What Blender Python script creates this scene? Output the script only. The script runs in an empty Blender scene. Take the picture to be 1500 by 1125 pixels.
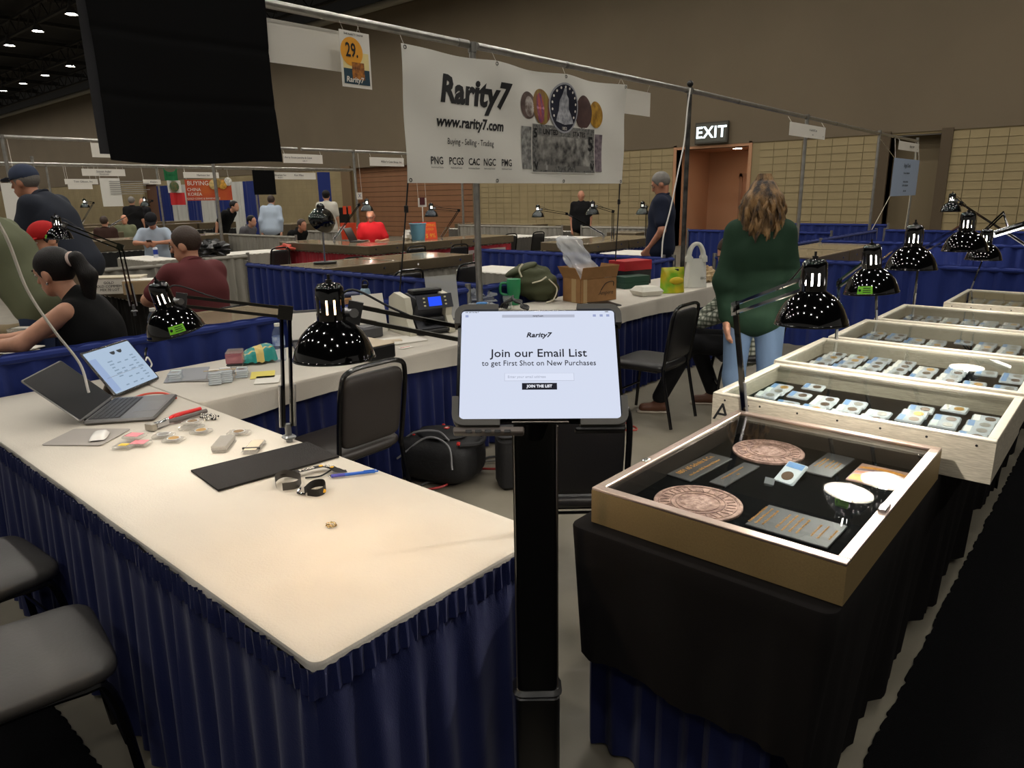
import bpy, bmesh, math, random
import numpy as np
from mathutils import Vector, Matrix
random.seed(7)
R_ = math.radians
SC = bpy.context.scene
COL = SC.collection
# ---------------------------------------------------------------- camera
CAMZ = 1.65
CR = np.array([[0.75239928, -0.15538627, 0.64011752], [0.65847707, 0.20311753, -0.72467318], [-0.01741483, 0.96674628, 0.25514378]])
cd = bpy.data.cameras.new('camera'); cam = bpy.data.objects.new('camera', cd); COL.objects.link(cam)
cd.sensor_width = 36.0; cd.lens = 1040.0 / 1500 * 36; cd.clip_start = 0.05; cd.clip_end = 400
cam.matrix_world = Matrix([[*CR[0], 0], [*CR[1], 0], [*CR[2], CAMZ], [0, 0, 0, 1]])
SC.camera = cam
# ---------------------------------------------------------------- world, exposure
w = bpy.data.worlds.new('hall_ambient'); SC.world = w; w.use_nodes = True
w.node_tree.nodes['Background'].inputs[0].default_value = (1.0, 0.93, 0.82, 1)
w.node_tree.nodes['Background'].inputs[1].default_value = 0.17
SC.view_settings.view_transform = 'Standard'; SC.view_settings.look = 'None'
SC.view_settings.exposure = 0.0; SC.view_settings.gamma = 1.0; SC.view_settings.use_curve_mapping = False
SC.cycles.use_denoising = True; SC.cycles.max_bounces = 7; SC.cycles.diffuse_bounces = 3; SC.cycles.glossy_bounces = 3
SC.cycles.transmission_bounces = 4; SC.cycles.transparent_max_bounces = 14
SC.cycles.caustics_reflective = False; SC.cycles.caustics_refractive = False
SC.cycles.sample_clamp_indirect = 30.0; SC.cycles.sample_clamp_direct = 0.0
BAY_POWER = 205.0     # radiance of a high-bay lens
LAMP_W = 1.0
# ---------------------------------------------------------------- picking real places
def ray(px, py): return CR @ np.array([(px - 750) / 1040.0, -(py - 562.5) / 1040.0, -1.0])
def on(px, py, z): r = ray(px, py); return Vector((r * ((z - CAMZ) / r[2]) + [0, 0, CAMZ]).tolist())
def at_x(px, py, X): r = ray(px, py); return Vector((r * (X / r[0]) + [0, 0, CAMZ]).tolist())
def at_y(px, py, Y): r = ray(px, py); return Vector((r * (Y / r[1]) + [0, 0, CAMZ]).tolist())
def at_d(px, py, d): return Vector((ray(px, py) * d + [0, 0, CAMZ]).tolist())
# ---------------------------------------------------------------- materials
def s2l(c):
    c = c / 255.0
    return c / 12.92 if c <= 0.04045 else ((c + 0.055) / 1.055) ** 2.4
def C(r, g, b): return (s2l(r), s2l(g), s2l(b), 1.0)
MATS = {}
def mat(name, col, rough=0.6, metal=0.0, spec=0.5, var=0.0, vscale=8.0, bump=0.0, bscale=60.0, emit=None, es=0.0, alpha=1.0, stretch=(1, 1, 1), col2=None, sheen=0.0, coat=0.0, trans=0.0):
    if name in MATS: return MATS[name]
    m = bpy.data.materials.new(name); m.use_nodes = True; nt = m.node_tree; b = nt.nodes['Principled BSDF']
    b.inputs['Base Color'].default_value = col; b.inputs['Roughness'].default_value = rough; b.inputs['Metallic'].default_value = metal
    b.inputs['Specular IOR Level'].default_value = spec
    if sheen: b.inputs['Sheen Weight'].default_value = sheen
    if coat: b.inputs['Coat Weight'].default_value = coat; b.inputs['Coat Roughness'].default_value = 0.05
    if trans: b.inputs['Transmission Weight'].default_value = trans
    if alpha < 1: b.inputs['Alpha'].default_value = alpha
    if emit: b.inputs['Emission Color'].default_value = emit; b.inputs['Emission Strength'].default_value = es
    if var or bump or col2:
        tc = nt.nodes.new('ShaderNodeTexCoord'); mp = nt.nodes.new('ShaderNodeMapping'); nt.links.new(tc.outputs['Object'], mp.inputs[0])
        mp.inputs['Scale'].default_value = stretch
        if var or col2:
            n = nt.nodes.new('ShaderNodeTexNoise'); n.inputs['Scale'].default_value = vscale; n.inputs['Detail'].default_value = 6
            nt.links.new(mp.outputs[0], n.inputs[0])
            rp = nt.nodes.new('ShaderNodeValToRGB'); nt.links.new(n.outputs[0], rp.inputs[0])
            c2 = col2 or tuple(x * (1 + var) for x in col[:3]) + (1,)
            c1 = col if col2 else tuple(x * (1 - var) for x in col[:3]) + (1,)
            rp.color_ramp.elements[0].position = 0.36; rp.color_ramp.elements[0].color = c1
            rp.color_ramp.elements[1].position = 0.64; rp.color_ramp.elements[1].color = c2
            nt.links.new(rp.outputs[0], b.inputs['Base Color'])
        if bump:
            n2 = nt.nodes.new('ShaderNodeTexNoise'); n2.inputs['Scale'].default_value = bscale; n2.inputs['Detail'].default_value = 4
            nt.links.new(mp.outputs[0], n2.inputs[0])
            bp = nt.nodes.new('ShaderNodeBump'); bp.inputs['Strength'].default_value = bump; bp.inputs['Distance'].default_value = 0.01
            nt.links.new(n2.outputs[0], bp.inputs['Height']); nt.links.new(bp.outputs[0], b.inputs['Normal'])
    MATS[name] = m; return m
def clear_mat(name, tint=(1, 1, 1, 1), rough=0.02, ior=1.5, body=0.0, bodycol=(0.8, 0.85, 0.9, 1)):
    """thin clear sheet: transparent with a fresnel reflection (and optionally some milky body)"""
    if name in MATS: return MATS[name]
    m = bpy.data.materials.new(name); m.use_nodes = True; nt = m.node_tree; nt.nodes.clear()
    o = nt.nodes.new('ShaderNodeOutputMaterial'); t = nt.nodes.new('ShaderNodeBsdfTransparent'); t.inputs[0].default_value = tint
    g = nt.nodes.new('ShaderNodeBsdfGlossy'); g.inputs['Roughness'].default_value = rough
    lw = nt.nodes.new('ShaderNodeLayerWeight'); lw.inputs[0].default_value = 0.5; f0 = ((ior - 1) / (ior + 1)) ** 2
    pw = nt.nodes.new('ShaderNodeMath'); pw.operation = 'POWER'; pw.inputs[1].default_value = 5; nt.links.new(lw.outputs['Facing'], pw.inputs[0])
    fr = nt.nodes.new('ShaderNodeMath'); fr.operation = 'MULTIPLY_ADD'; fr.inputs[1].default_value = 1 - f0; fr.inputs[2].default_value = f0; nt.links.new(pw.outputs[0], fr.inputs[0])
    mx = nt.nodes.new('ShaderNodeMixShader'); nt.links.new(fr.outputs[0], mx.inputs[0])
    src = t
    if body:
        d = nt.nodes.new('ShaderNodeBsdfDiffuse'); d.inputs[0].default_value = bodycol
        m2 = nt.nodes.new('ShaderNodeMixShader'); m2.inputs[0].default_value = body
        nt.links.new(t.outputs[0], m2.inputs[1]); nt.links.new(d.outputs[0], m2.inputs[2]); src = m2
    nt.links.new(src.outputs[0], mx.inputs[1]); nt.links.new(g.outputs[0], mx.inputs[2]); nt.links.new(mx.outputs[0], o.inputs[0])
    MATS[name] = m; return m
def emit_mat(name, col, s):
    if name in MATS: return MATS[name]
    m = bpy.data.materials.new(name); m.use_nodes = True; nt = m.node_tree; nt.nodes.clear()
    o = nt.nodes.new('ShaderNodeOutputMaterial'); e = nt.nodes.new('ShaderNodeEmission'); e.inputs[0].default_value = col; e.inputs[1].default_value = s
    nt.links.new(e.outputs[0], o.inputs[0]); MATS[name] = m; return m
# ---------------------------------------------------------------- mesh helpers
def V(*a): return Vector(a)
def frame(d, up=None):
    d = Vector(d).normalized(); up = Vector(up) if up else (Vector((0, 0, 1)) if abs(d.z) < 0.95 else Vector((1, 0, 0)))
    x = up.cross(d).normalized(); y = d.cross(x); return Matrix((x, y, d)).transposed()
class MB:
    def __init__(s): s.v = []; s.f = []; s.m = []; s.mi = 0
    def add(s, vs, fs):
        k = len(s.v); s.v += [tuple(p) for p in vs]; s.f += [tuple(i + k for i in f) for f in fs]; s.m += [s.mi] * len(fs); return s
    def box(s, c, size, rot=None):
        x, y, z = [q / 2 for q in size]; c = Vector(c)
        ps = [Vector((a * x, b * y, d * z)) for a in (-1, 1) for b in (-1, 1) for d in (-1, 1)]
        if rot is not None: ps = [rot @ p for p in ps]
        return s.add([c + p for p in ps], [(0, 1, 3, 2), (4, 6, 7, 5), (0, 4, 5, 1), (2, 3, 7, 6), (0, 2, 6, 4), (1, 5, 7, 3)])
    def b2(s, x0, x1, y0, y1, z0, z1): return s.box(((x0 + x1) / 2, (y0 + y1) / 2, (z0 + z1) / 2), (abs(x1 - x0), abs(y1 - y0), abs(z1 - z0)))
    def rbox(s, c, size, r=0.01, rot=None, n=3):
        """box with rounded vertical edges and chamfered top and bottom"""
        x, y, z = [q / 2 for q in size]; c = Vector(c); r = min(r, x * .98, y * .98); ch = min(r * .6, z * .9)
        def ring(ins, zz):
            o = []
            for (sx, sy, a0) in ((1, 1, 0), (-1, 1, 90), (-1, -1, 180), (1, -1, 270)):
                for i in range(n + 1):
                    a = R_(a0 + 90 * i / n); o.append(Vector((sx * (x - r) + (r - ins) * math.cos(a), sy * (y - r) + (r - ins) * math.sin(a), zz)))
            return o
        rings = [ring(ch, -z), ring(0, -z + ch), ring(0, z - ch), ring(ch, z)]; k = len(rings[0]); ps = [p for q in rings for p in q]
        if rot is not None: ps = [rot @ p for p in ps]
        fs = [tuple(range(k - 1, -1, -1)), tuple(range(3 * k, 4 * k))]
        for j in range(3):
            for i in range(k): fs.append((j * k + i, j * k + (i + 1) % k, (j + 1) * k + (i + 1) % k, (j + 1) * k + i))
        return s.add([c + p for p in ps], fs)
    def cyl(s, a, b, r0, r1=None, n=12, cap=True):
        r1 = r0 if r1 is None else r1; a = Vector(a); b = Vector(b); F = frame(b - a); ps = []
        for (p, r) in ((a, r0), (b, r1)):
            for i in range(n): t = 2 * math.pi * i / n; ps.append(p + F @ Vector((r * math.cos(t), r * math.sin(t), 0)))
        fs = [(i, (i + 1) % n, n + (i + 1) % n, n + i) for i in range(n)]
        if cap: fs += [tuple(range(n - 1, -1, -1)), tuple(range(n, 2 * n))]
        return s.add(ps, fs)
    def tube(s, pts, r, n=8, cap=True, flat=None, up=None):
        pts = [Vector(p) for p in pts]; m = len(pts); ps = []; F = None
        for i, p in enumerate(pts):
            d = (pts[min(i + 1, m - 1)] - pts[max(i - 1, 0)])
            if d.length < 1e-9: d = Vector((0, 0, 1))
            d.normalize()
            if F is None: F = frame(d, up)
            else:
                x = F.col[0] - d * F.col[0].dot(d)
                x = x.normalized() if x.length > 1e-6 else frame(d).col[0]
                F = Matrix((x, d.cross(x), d)).transposed()
            rr = r[i] if isinstance(r, (list, tuple)) else r
            for k in range(n):
                t = 2 * math.pi * k / n; ps.append(p + F @ Vector((rr * math.cos(t), rr * (flat or 1) * math.sin(t), 0)))
        fs = [(j * n + i, j * n + (i + 1) % n, (j + 1) * n + (i + 1) % n, (j + 1) * n + i) for j in range(m - 1) for i in range(n)]
        if cap: fs += [tuple(range(n - 1, -1, -1)), tuple(range((m - 1) * n, m * n))]
        return s.add(ps, fs)
    def lathe(s, prof, c=(0, 0, 0), n=24, rot=None, skip=None):
        c = Vector(c); ps = []
        for (r, z) in prof:
            for i in range(n):
                t = 2 * math.pi * i / n; p = Vector((r * math.cos(t), r * math.sin(t), z)); ps.append(c + (rot @ p if rot is not None else p))
        fs = []
        for j in range(len(prof) - 1):
            for i in range(n):
                if skip and skip(j, i): continue
                fs.append((j * n + i, j * n + (i + 1) % n, (j + 1) * n + (i + 1) % n, (j + 1) * n + i))
        return s.add(ps, fs)
    def ell(s, c, r, n=12, m=8, rot=None):
        if isinstance(r, (int, float)): r = (r, r, r)
        c = Vector(c); ps = []
        for j in range(m + 1):
            a = math.pi * j / m
            for i in range(n):
                t = 2 * math.pi * i / n; p = Vector((r[0] * math.sin(a) * math.cos(t), r[1] * math.sin(a) * math.sin(t), r[2] * math.cos(a))); ps.append(c + (rot @ p if rot is not None else p))
        return s.add(ps, [(j * n + i, (j + 1) * n + i, (j + 1) * n + (i + 1) % n, j * n + (i + 1) % n) for j in range(m) for i in range(n)])
    def grid(s, nu, nv, fn, flip=False):
        ps = [fn(i / nu, j / nv) for j in range(nv + 1) for i in range(nu + 1)]; k = nu + 1
        fs = [(j * k + i, j * k + i + 1, (j + 1) * k + i + 1, (j + 1) * k + i) for j in range(nv) for i in range(nu)]
        if flip: fs = [f[::-1] for f in fs]
        return s.add(ps, fs)
    def prism(s, poly, M, h):
        """2-D polygon, local z from 0 to h, placed by the 4x4 matrix M"""
        k = len(poly); ps = [M @ Vector((x, y, 0)) for x, y in poly] + [M @ Vector((x, y, h)) for x, y in poly]
        return s.add(ps, [tuple(range(k - 1, -1, -1)), tuple(range(k, 2 * k))] + [(i, (i + 1) % k, k + (i + 1) % k, k + i) for i in range(k)])
    def mesh(s, name, mats, smooth=True, ang=38):
        me = bpy.data.meshes.new(name); me.from_pydata(s.v, [], s.f)
        for q in (mats if isinstance(mats, (list, tuple)) else [mats]): me.materials.append(q)
        if any(s.m): me.polygons.foreach_set('material_index', s.m)
        if smooth: me.shade_smooth(); me.set_sharp_from_angle(angle=R_(ang))
        me.update(); return me
    def build(s, name, mats, parent=None, smooth=True, ang=38, loc=None):
        o = bpy.data.objects.new(name, s.mesh(name, mats, smooth, ang)); COL.objects.link(o)
        if parent: o.parent = parent
        if loc is not None: o.location = loc
        return o
def tag(o, label=None, cat=None, group=None, kind=None):
    if label: o['label'] = label
    if cat: o['category'] = cat
    if group: o['group'] = group
    if kind: o['kind'] = kind
    return o
def thing(name, label, cat, loc=(0, 0, 0), rotz=0.0, group=None, rot=None):
    o = bpy.data.objects.new(name, None); COL.objects.link(o); o.empty_display_size = 0.05
    o.location = loc; o.rotation_euler = rot if rot else (0, 0, rotz); return tag(o, label, cat, group)
def struct(o): o['kind'] = 'structure'; return o
KIDS = {}
def copy_tree(o, loc=None, rotz=None, label=None, group=None, parent=None):
    c = o.copy(); COL.objects.link(c); c.parent = parent
    if loc is not None: c.location = loc
    if rotz is not None: c.rotation_euler = (0, 0, rotz)
    if label: c['label'] = label
    if group: c['group'] = group
    for ch in list(o.children): copy_tree(ch, parent=c)
    return c
def text(body, size, m, parent, M, name='lettering', ax='CENTER', shear=0.0, bold=0.0, ext=0.0004, spc=1.0, sx=1.0, line=1.0):
    """flat lettering; M is the 4x4 placing the text plane (x right, y up, z out of the surface)"""
    cu = bpy.data.curves.new('t', 'FONT'); cu.body = body; cu.size = size; cu.align_x = ax; cu.align_y = 'CENTER'
    cu.shear = shear; cu.offset = bold; cu.extrude = ext; cu.resolution_u = 2; cu.space_character = spc; cu.space_line = line
    o = bpy.data.objects.new('t', cu); me = bpy.data.meshes.new_from_object(o); bpy.data.objects.remove(o); bpy.data.curves.remove(cu)
    me.transform(M @ Matrix.Diagonal((sx, 1, 1, 1))); me.materials.clear(); me.materials.append(m); me.name = name
    p = bpy.data.objects.new(name, me); COL.objects.link(p)
    if parent: p.parent = parent
    return p
def plane_M(o, x, y):
    x = Vector(x).normalized(); y = Vector(y); y = (y - x * y.dot(x)).normalized(); z = x.cross(y); o = Vector(o)
    return Matrix(((x.x, y.x, z.x, o.x), (x.y, y.y, z.y, o.y), (x.z, y.z, z.z, o.z), (0, 0, 0, 1)))
def bez(ps, n=12):
    """smooth curve through points (Catmull-Rom)"""
    ps = [Vector(p) for p in ps]; q = [ps[0] * 2 - ps[1]] + ps + [ps[-1] * 2 - ps[-2]]; out = []
    for i in range(1, len(q) - 2):
        a, b, c, d = q[i - 1], q[i], q[i + 1], q[i + 2]
        for k in range(n):
            t = k / n; out.append(0.5 * ((2 * b) + (c - a) * t + (2 * a - 5 * b + 4 * c - d) * t * t + (3 * b - a - 3 * c + d) * t ** 3))
    return out + [ps[-1]]
BLACK = mat('black_gloss', C(10, 10, 11), 0.12, spec=0.6); DARK = mat('black_satin', C(16, 16, 17), 0.42)
CHROME = mat('chrome', C(205, 205, 208), 0.16, 1.0); STEEL = mat('pipe_steel', C(168, 166, 160), 0.33, 0.85, var=0.12, vscale=14)
WHITE = mat('white_plastic', C(228, 226, 220), 0.45); INK = mat('ink', C(18, 18, 20), 0.7)
PAPER = mat('paper_white', C(226, 222, 212), 0.7)
# ================================================================ the hall
concrete = mat('concrete', C(128, 122, 108), 0.45, var=0.10, vscale=2.3, bump=0.06, bscale=30)
m = MB(); m.b2(-125, 25, -25, 26, -0.3, 0); struct(m.build('floor', concrete, smooth=False))
carpet_m = mat('black_carpet', C(13, 13, 15), 0.95, spec=0.1, bump=0.9, bscale=420, var=0.35, vscale=260)
def carpet(name, pts):
    # loose-cut carpet with an uneven edge
    poly = []
    for i, (p, q, jag) in enumerate(pts):
        nx = pts[(i + 1) % len(pts)]; L = math.hypot(nx[0] - p, nx[1] - q); n = max(1, int(L / 0.02)) if jag else 1
        for k in range(n):
            t = k / n; a = random.uniform(-.006, .006) if jag else 0
            poly.append((p + (nx[0] - p) * t + a, q + (nx[1] - q) * t + a))
    MB().prism(poly, Matrix.Translation((0, 0, 0.001)), 0.009).build(name, carpet_m, smooth=False)
    return bpy.data.objects[name]
c1 = carpet('aisle_carpet', [(-0.39, 0.50, True), (-0.39, 14, False), (2.6, 14, False), (2.6, -3, False), (-9, -3, False), (-9, 0.50, True)])
struct(c1)
# walls
wall_up = mat('wall_upper_paint', C(112, 99, 79), 0.8, var=0.05, vscale=0.4)
block_a = mat('painted_block', C(158, 142, 106), 0.85, var=0.07, vscale=1.2, bump=0.25, bscale=90)
mortar = mat('block_joint', C(148, 133, 99), 0.9)
WY = 21.0; ZB = 3.05; ZT = 9.6
openings = [(-28.3, -20.4, 3.05), (-51.4, -49.4, 2.9), (-11.5, -9.15, 2.97), (-5.35, -4.2, 3.0)]
openings.sort()
m = MB(); x = -125.0
m.mi = 1
for (a, b, h) in openings:
    m.b2(x, a, WY + 0.03, WY + 0.4, 0, ZB); m.b2(a, b, WY + 0.03, WY + 0.4, h, ZB); x = b
m.b2(x, 25, WY + 0.03, WY + 0.4, 0, ZB)
m.mi = 0; m.b2(-125, 25, WY, WY + 0.4, ZB, ZT)
wall_back = struct(m.build('wall_back', [wall_up, mortar], smooth=False))
# concrete blocks: the nearest ones are single pieces, the rest one joined course-work
bw, bh = 0.4, 0.2; gap = 0.012
def in_open(x0, x1, z): return any(x1 > a + .01 and x0 < b - .01 and z < h for a, b, h in openings)
blk = MB(); blk.box((0, 0, 0), (bw - gap, 0.05, bh - gap)); blkm = blk.mesh('block', block_a, False)
cells = []
for r in range(15):
    z = r * bh + bh / 2 + 0.02
    for k in range(-240, 40):
        x = k * bw + .2
        if not in_open(x - bw / 2, x + bw / 2, z - bh / 2 + .02): cells.append((x, z))
near = sorted([c for c in cells if -9.2 < c[0] < -1.2 and c[1] > 0.6], key=lambda c: abs(c[0] + 3))[:290]
ns = set(near)
for (x, z) in near:
    o = bpy.data.objects.new('block', blkm); COL.objects.link(o); o.parent = wall_back; o.location = (x, WY + 0.02 + random.uniform(-.003, .003), z)
rest = MB()
for (x, z) in cells:
    if (x, z) not in ns and x > -95: rest.box((x, WY + 0.02, z), (bw - gap, 0.05, bh - gap))
tag(rest.build('block_courses', block_a, wall_back, smooth=False), kind='stuff')
# ceiling, beams, conduit
ceil_m = mat('black_ceiling', C(15, 15, 17), 0.9)
m = MB(); m.b2(-125, 25, -25, 26, 10.6, 10.9); struct(m.build('ceiling', ceil_m, smooth=False))
beam_m = mat('ceiling_beam_paint', C(40, 39, 38), 0.8)
for i, y in enumerate((-6, -1.5, 3.8, 8.1, 12.4, 16.4, 19.6)):
    m = MB()
    for z in (9.55, 10.25): m.b2(-110, 15, y - .07, y + .07, z, z + .1)
    for k in range(-73, 10): m.tube([(k * 1.5, y, 9.6), (k * 1.5 + .75, y, 10.3), (k * 1.5 + 1.5, y, 9.6)], .03, 4)
    struct(m.build('trim_%d' % (i + 1), beam_m, smooth=False))
for i, x in enumerate(range(-78, 0, 5)):
    m = MB(); m.b2(x - .06, x + .06, -20, 20.8, 10.3, 10.5); m.cyl((x + 1.3, -20, 10.1), (x + 1.3, 20.8, 10.1), .05, n=6); struct(m.build('trim_%d' % (i + 20), beam_m, smooth=False))
cond = mat('grey_conduit', C(150, 145, 132), 0.6)
m = MB(); m.cyl((-100, 20.75, 9.35), (-20.5, 20.75, 9.35), .16, n=10); m.cyl((-20.5, 20.75, 9.35), (-19.2, 20.9, 9.1), .16, n=10); struct(m.build('trim_50', cond))
m = MB(); m.b2(-29, -28.3, WY - .08, WY + .05, 0, 3.15); m.b2(-20.4, -20.1, WY - .08, WY + .05, 0, 3.15); struct(m.build('trim_51', mat('door_frame_brown', C(120, 98, 70), .7), smooth=False))
d = MB(); d.cyl((-24, 18.5, 9.5), (-16.5, 18.5, 9.5), .45, n=16); d.cyl((-16.6, 18.5, 9.5), (-16.4, 18.5, 9.5), .36, n=16)
tag(d.build('air_duct', mat('duct_dark', C(48, 47, 46), .6)), 'round dark air duct hung under the black ceiling', 'air duct')
# roll-up door (slats), brown door, exit passage
def slat_door(name, x0, x1, h, y, ms, n):
    t = bpy.data.objects.new(name, None); COL.objects.link(t); struct(t)
    s = MB(); s.rbox((0, 0, 0), (x1 - x0, 0.05, h / n - .012), .012); me = s.mesh('slat', ms)
    bk = MB(); bk.b2(x0, x1, y + .03, y + .06, 0, h); bk.build('backing', DARK, t, False)
    for i in range(n):
        o = bpy.data.objects.new('slat', me); COL.objects.link(o); o.parent = t; o.location = ((x0 + x1) / 2, y, (i + .5) * h / n)
slat_door('door_1', -28.3, -20.4, 3.05, WY + .25, mat('roll_door_brown', C(139, 97, 66), .6, var=.05, vscale=2), 14)
t = bpy.data.objects.new('door_2', None); COL.objects.link(t); struct(t)
MB().b2(-51.4, -49.4, WY + .2, WY + .26, 0, 2.9).build('leaf', mat('door_brown', C(96, 62, 38), .6), t, False)
peach = mat('passage_peach', C(186, 138, 104), .8); peachd = mat('passage_peach_door', C(170, 122, 92), .7)
m = MB(); m.b2(-11.5, -9.15, WY + 2.3, WY + 2.4, 0, 3.1); m.b2(-11.6, -11.5, WY, WY + 2.4, 0, 3.1); m.b2(-9.15, -9.05, WY, WY + 2.4, 0, 3.1); m.b2(-11.6, -9.05, WY + .01, WY + 2.4, 2.97, 3.1)
struct(m.build('wall_passage', peach, smooth=False))
t = bpy.data.objects.new('door_3', None); COL.objects.link(t); struct(t)
MB().b2(-10.25, -9.2, WY + 2.2, WY + 2.29, 0, 2.15).build('leaf', peachd, t, False)
m = MB(); m.b2(-10.35, -10.25, WY + 2.17, WY + 2.3, 0, 2.25); m.b2(-10.35, -9.16, WY + 2.17, WY + 2.3, 2.15, 2.25); m.build('frame', mat('peach_frame', C(160, 116, 88), .7), t, False)
m = MB(); m.b2(-5.35, -4.2, WY + .5, WY + .6, 0, 3.0); struct(m.build('door_4', mat('recess_door', C(122, 108, 82), .7), smooth=False))
m = MB(); m.b2(-5.6, -5.35, WY - .06, WY + .5, 0, 3.1); m.b2(-4.2, -3.95, WY - .06, WY + .5, 0, 3.1); struct(m.build('trim_52', mat('recess_frame', C(84, 70, 50), .7), smooth=False))
# recessed downlights of the two doorways
for (x, y, z, lb, gl) in ((-9.9, WY + .9, 2.965, 'round recessed downlight in the peach exit passage ceiling', 60), (-23.2, WY - .001, 3.3, 'small round wall light above the brown roll-up door', 60)):
    t = thing('downlight', lb, 'light', (x, y, z), rot=((0, 0, 0) if z < 3 else (R_(-60), 0, 0))); MB().cyl((0, 0, -.004), (0, 0, .03), .16, n=20).build('rim', WHITE, t)
    MB().cyl((0, 0, -.012), (0, 0, -.005), .12, n=20).build('lens', emit_mat('downlight_lens', (1, .9, .75, 1), gl), t)
# EXIT sign
t = thing('exit_sign', 'illuminated grey EXIT sign on the wall above the passage', 'sign', (-10.3, WY - .02, 3.4))
sm = mat('exit_face', C(92, 92, 84), .6)
MB().rbox((0, -.06, 0), (1.06, .1, .62), .02).build('housing', mat('exit_housing', C(70, 66, 56), .6), t)
MB().b2(-.48, .48, -.118, -.11, -.26, .26).build('face', sm, t, False)
text('EXIT', .46, emit_mat('exit_letters', (.8, .95, 1, 1), 3.2), t, plane_M((0, -.122, 0), (1, 0, 0), (0, 0, 1)), bold=.008, spc=1.06)
# high-bay lights
hb = thing('high_bay_light', 'round high-bay light hanging from the black hall ceiling', 'ceiling light', (0, 0, 0), group='high-bay lights under the ceiling')
MB().lathe([(.05, .5), (.09, .45), (.12, .25), (.27, .0), (.25, .0), (.1, .22), (.0, .24)], n=16).build('housing', mat('bay_housing', C(120, 120, 118), .4, .6), hb)
MB().cyl((0, 0, .03), (0, 0, .035), .2, n=10).build('lens', emit_mat('bay_lens', (1, .945, .86, 1), BAY_POWER), hb)
MB().cyl((0, 0, .48), (0, 0, 1.3), .012, n=5).build('cord', DARK, hb)
spots = []
for y in (16.4, 12.4):
    for k in range(23): spots.append((4 - k * 4.3 - (0 if y > 15 else .2), y))
for y in (8.1, 3.8, -1.5, -6):
    for k in range(9): spots.append((6 - k * 4.3 - .2, y))
for i, (x, y) in enumerate(spots):
    if i == 0: hb.location = (x, y, 9.25)
    else: copy_tree(hb, (x, y, 9.25))
# ================================================================ own booth: tables, cloths, skirts, drapes
def nz(*a):
    x = math.sin(a[0] * 12.9898 + (a[1] if len(a) > 1 else 0) * 78.233 + (a[2] if len(a) > 2 else 0) * 37.719) * 43758.5453
    return x - math.floor(x)
def wob(s, k=0): return math.sin(s * 1.7 + k) * .5 + math.sin(s * 3.9 + k * 2.1) * .3 + math.sin(s * 8.3 + k * 1.3) * .2
navy = mat('navy_drape', C(37, 52, 118), .8, spec=.2, sheen=.12, bump=.15, bscale=500)
skirt_m = mat('navy_skirt', C(14, 25, 74), .75, spec=.2, sheen=.12, bump=.2, bscale=300)
white_cloth_m = mat('white_linen', C(199, 193, 181), .8, bump=.12, bscale=160, var=.02, vscale=5)
white_vinyl = mat('white_vinyl', C(222, 220, 212), .5, bump=.1, bscale=8)
black_cloth_m = mat('black_cloth', C(25, 23, 23), .9, spec=.12, bump=.12, bscale=400)
grey_skirt = mat('grey_drape', C(150, 146, 136), .8, bump=.15, bscale=300)
def pleats(path, z0, z1, wl=.07, a0=.006, a1=.022, rows=12, step=.011, closed=False, seed=0, top_gather=False, flare=0.0, zt=None):
    """pleated sheet along a 2-D polyline; returns MB"""
    segs = []; L = 0; pts = [Vector((p[0], p[1], 0)) for p in path]
    for a, b in zip(pts[:-1], pts[1:]): segs.append((L, a, b)); L += (b - a).length
    n = max(4, int(L / step)); m = MB(); base = []
    for i in range(n + 1):
        s = L * i / n
        for (l0, a, b) in segs:
            if s <= l0 + (b - a).length + 1e-6: break
        d = (b - a).normalized(); p = a + d * (s - l0); nr = Vector((d.y, -d.x, 0))
        ph = 2 * math.pi * s / wl + 1.6 * wob(s * 5, seed) + 1.2 * wob(s * 1.3, seed + 3)
        base.append((p, nr, ph, s))
    vs = []
    for j in range(rows + 1):
        t = j / rows
        for (p, nr, ph, s) in base:
            zz0 = zt(s / L) if zt else z0
            z = z1 + (zz0 - z1) * t
            amp = a0 + (a1 - a0) * min(1, t * 1.6) ** .8
            off = amp * math.sin(ph) + amp * .45 * math.sin(ph * .37 + 2 * t) + flare * t
            if top_gather and t < .12: off += .004 * math.sin(ph * 4.2)
            vs.append((p.x + nr.x * off, p.y + nr.y * off, z))
    k = n + 1
    return m.add(vs, [(j * k + i, j * k + i + 1, (j + 1) * k + i + 1, (j + 1) * k + i) for j in range(rows) for i in range(n)])
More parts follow.
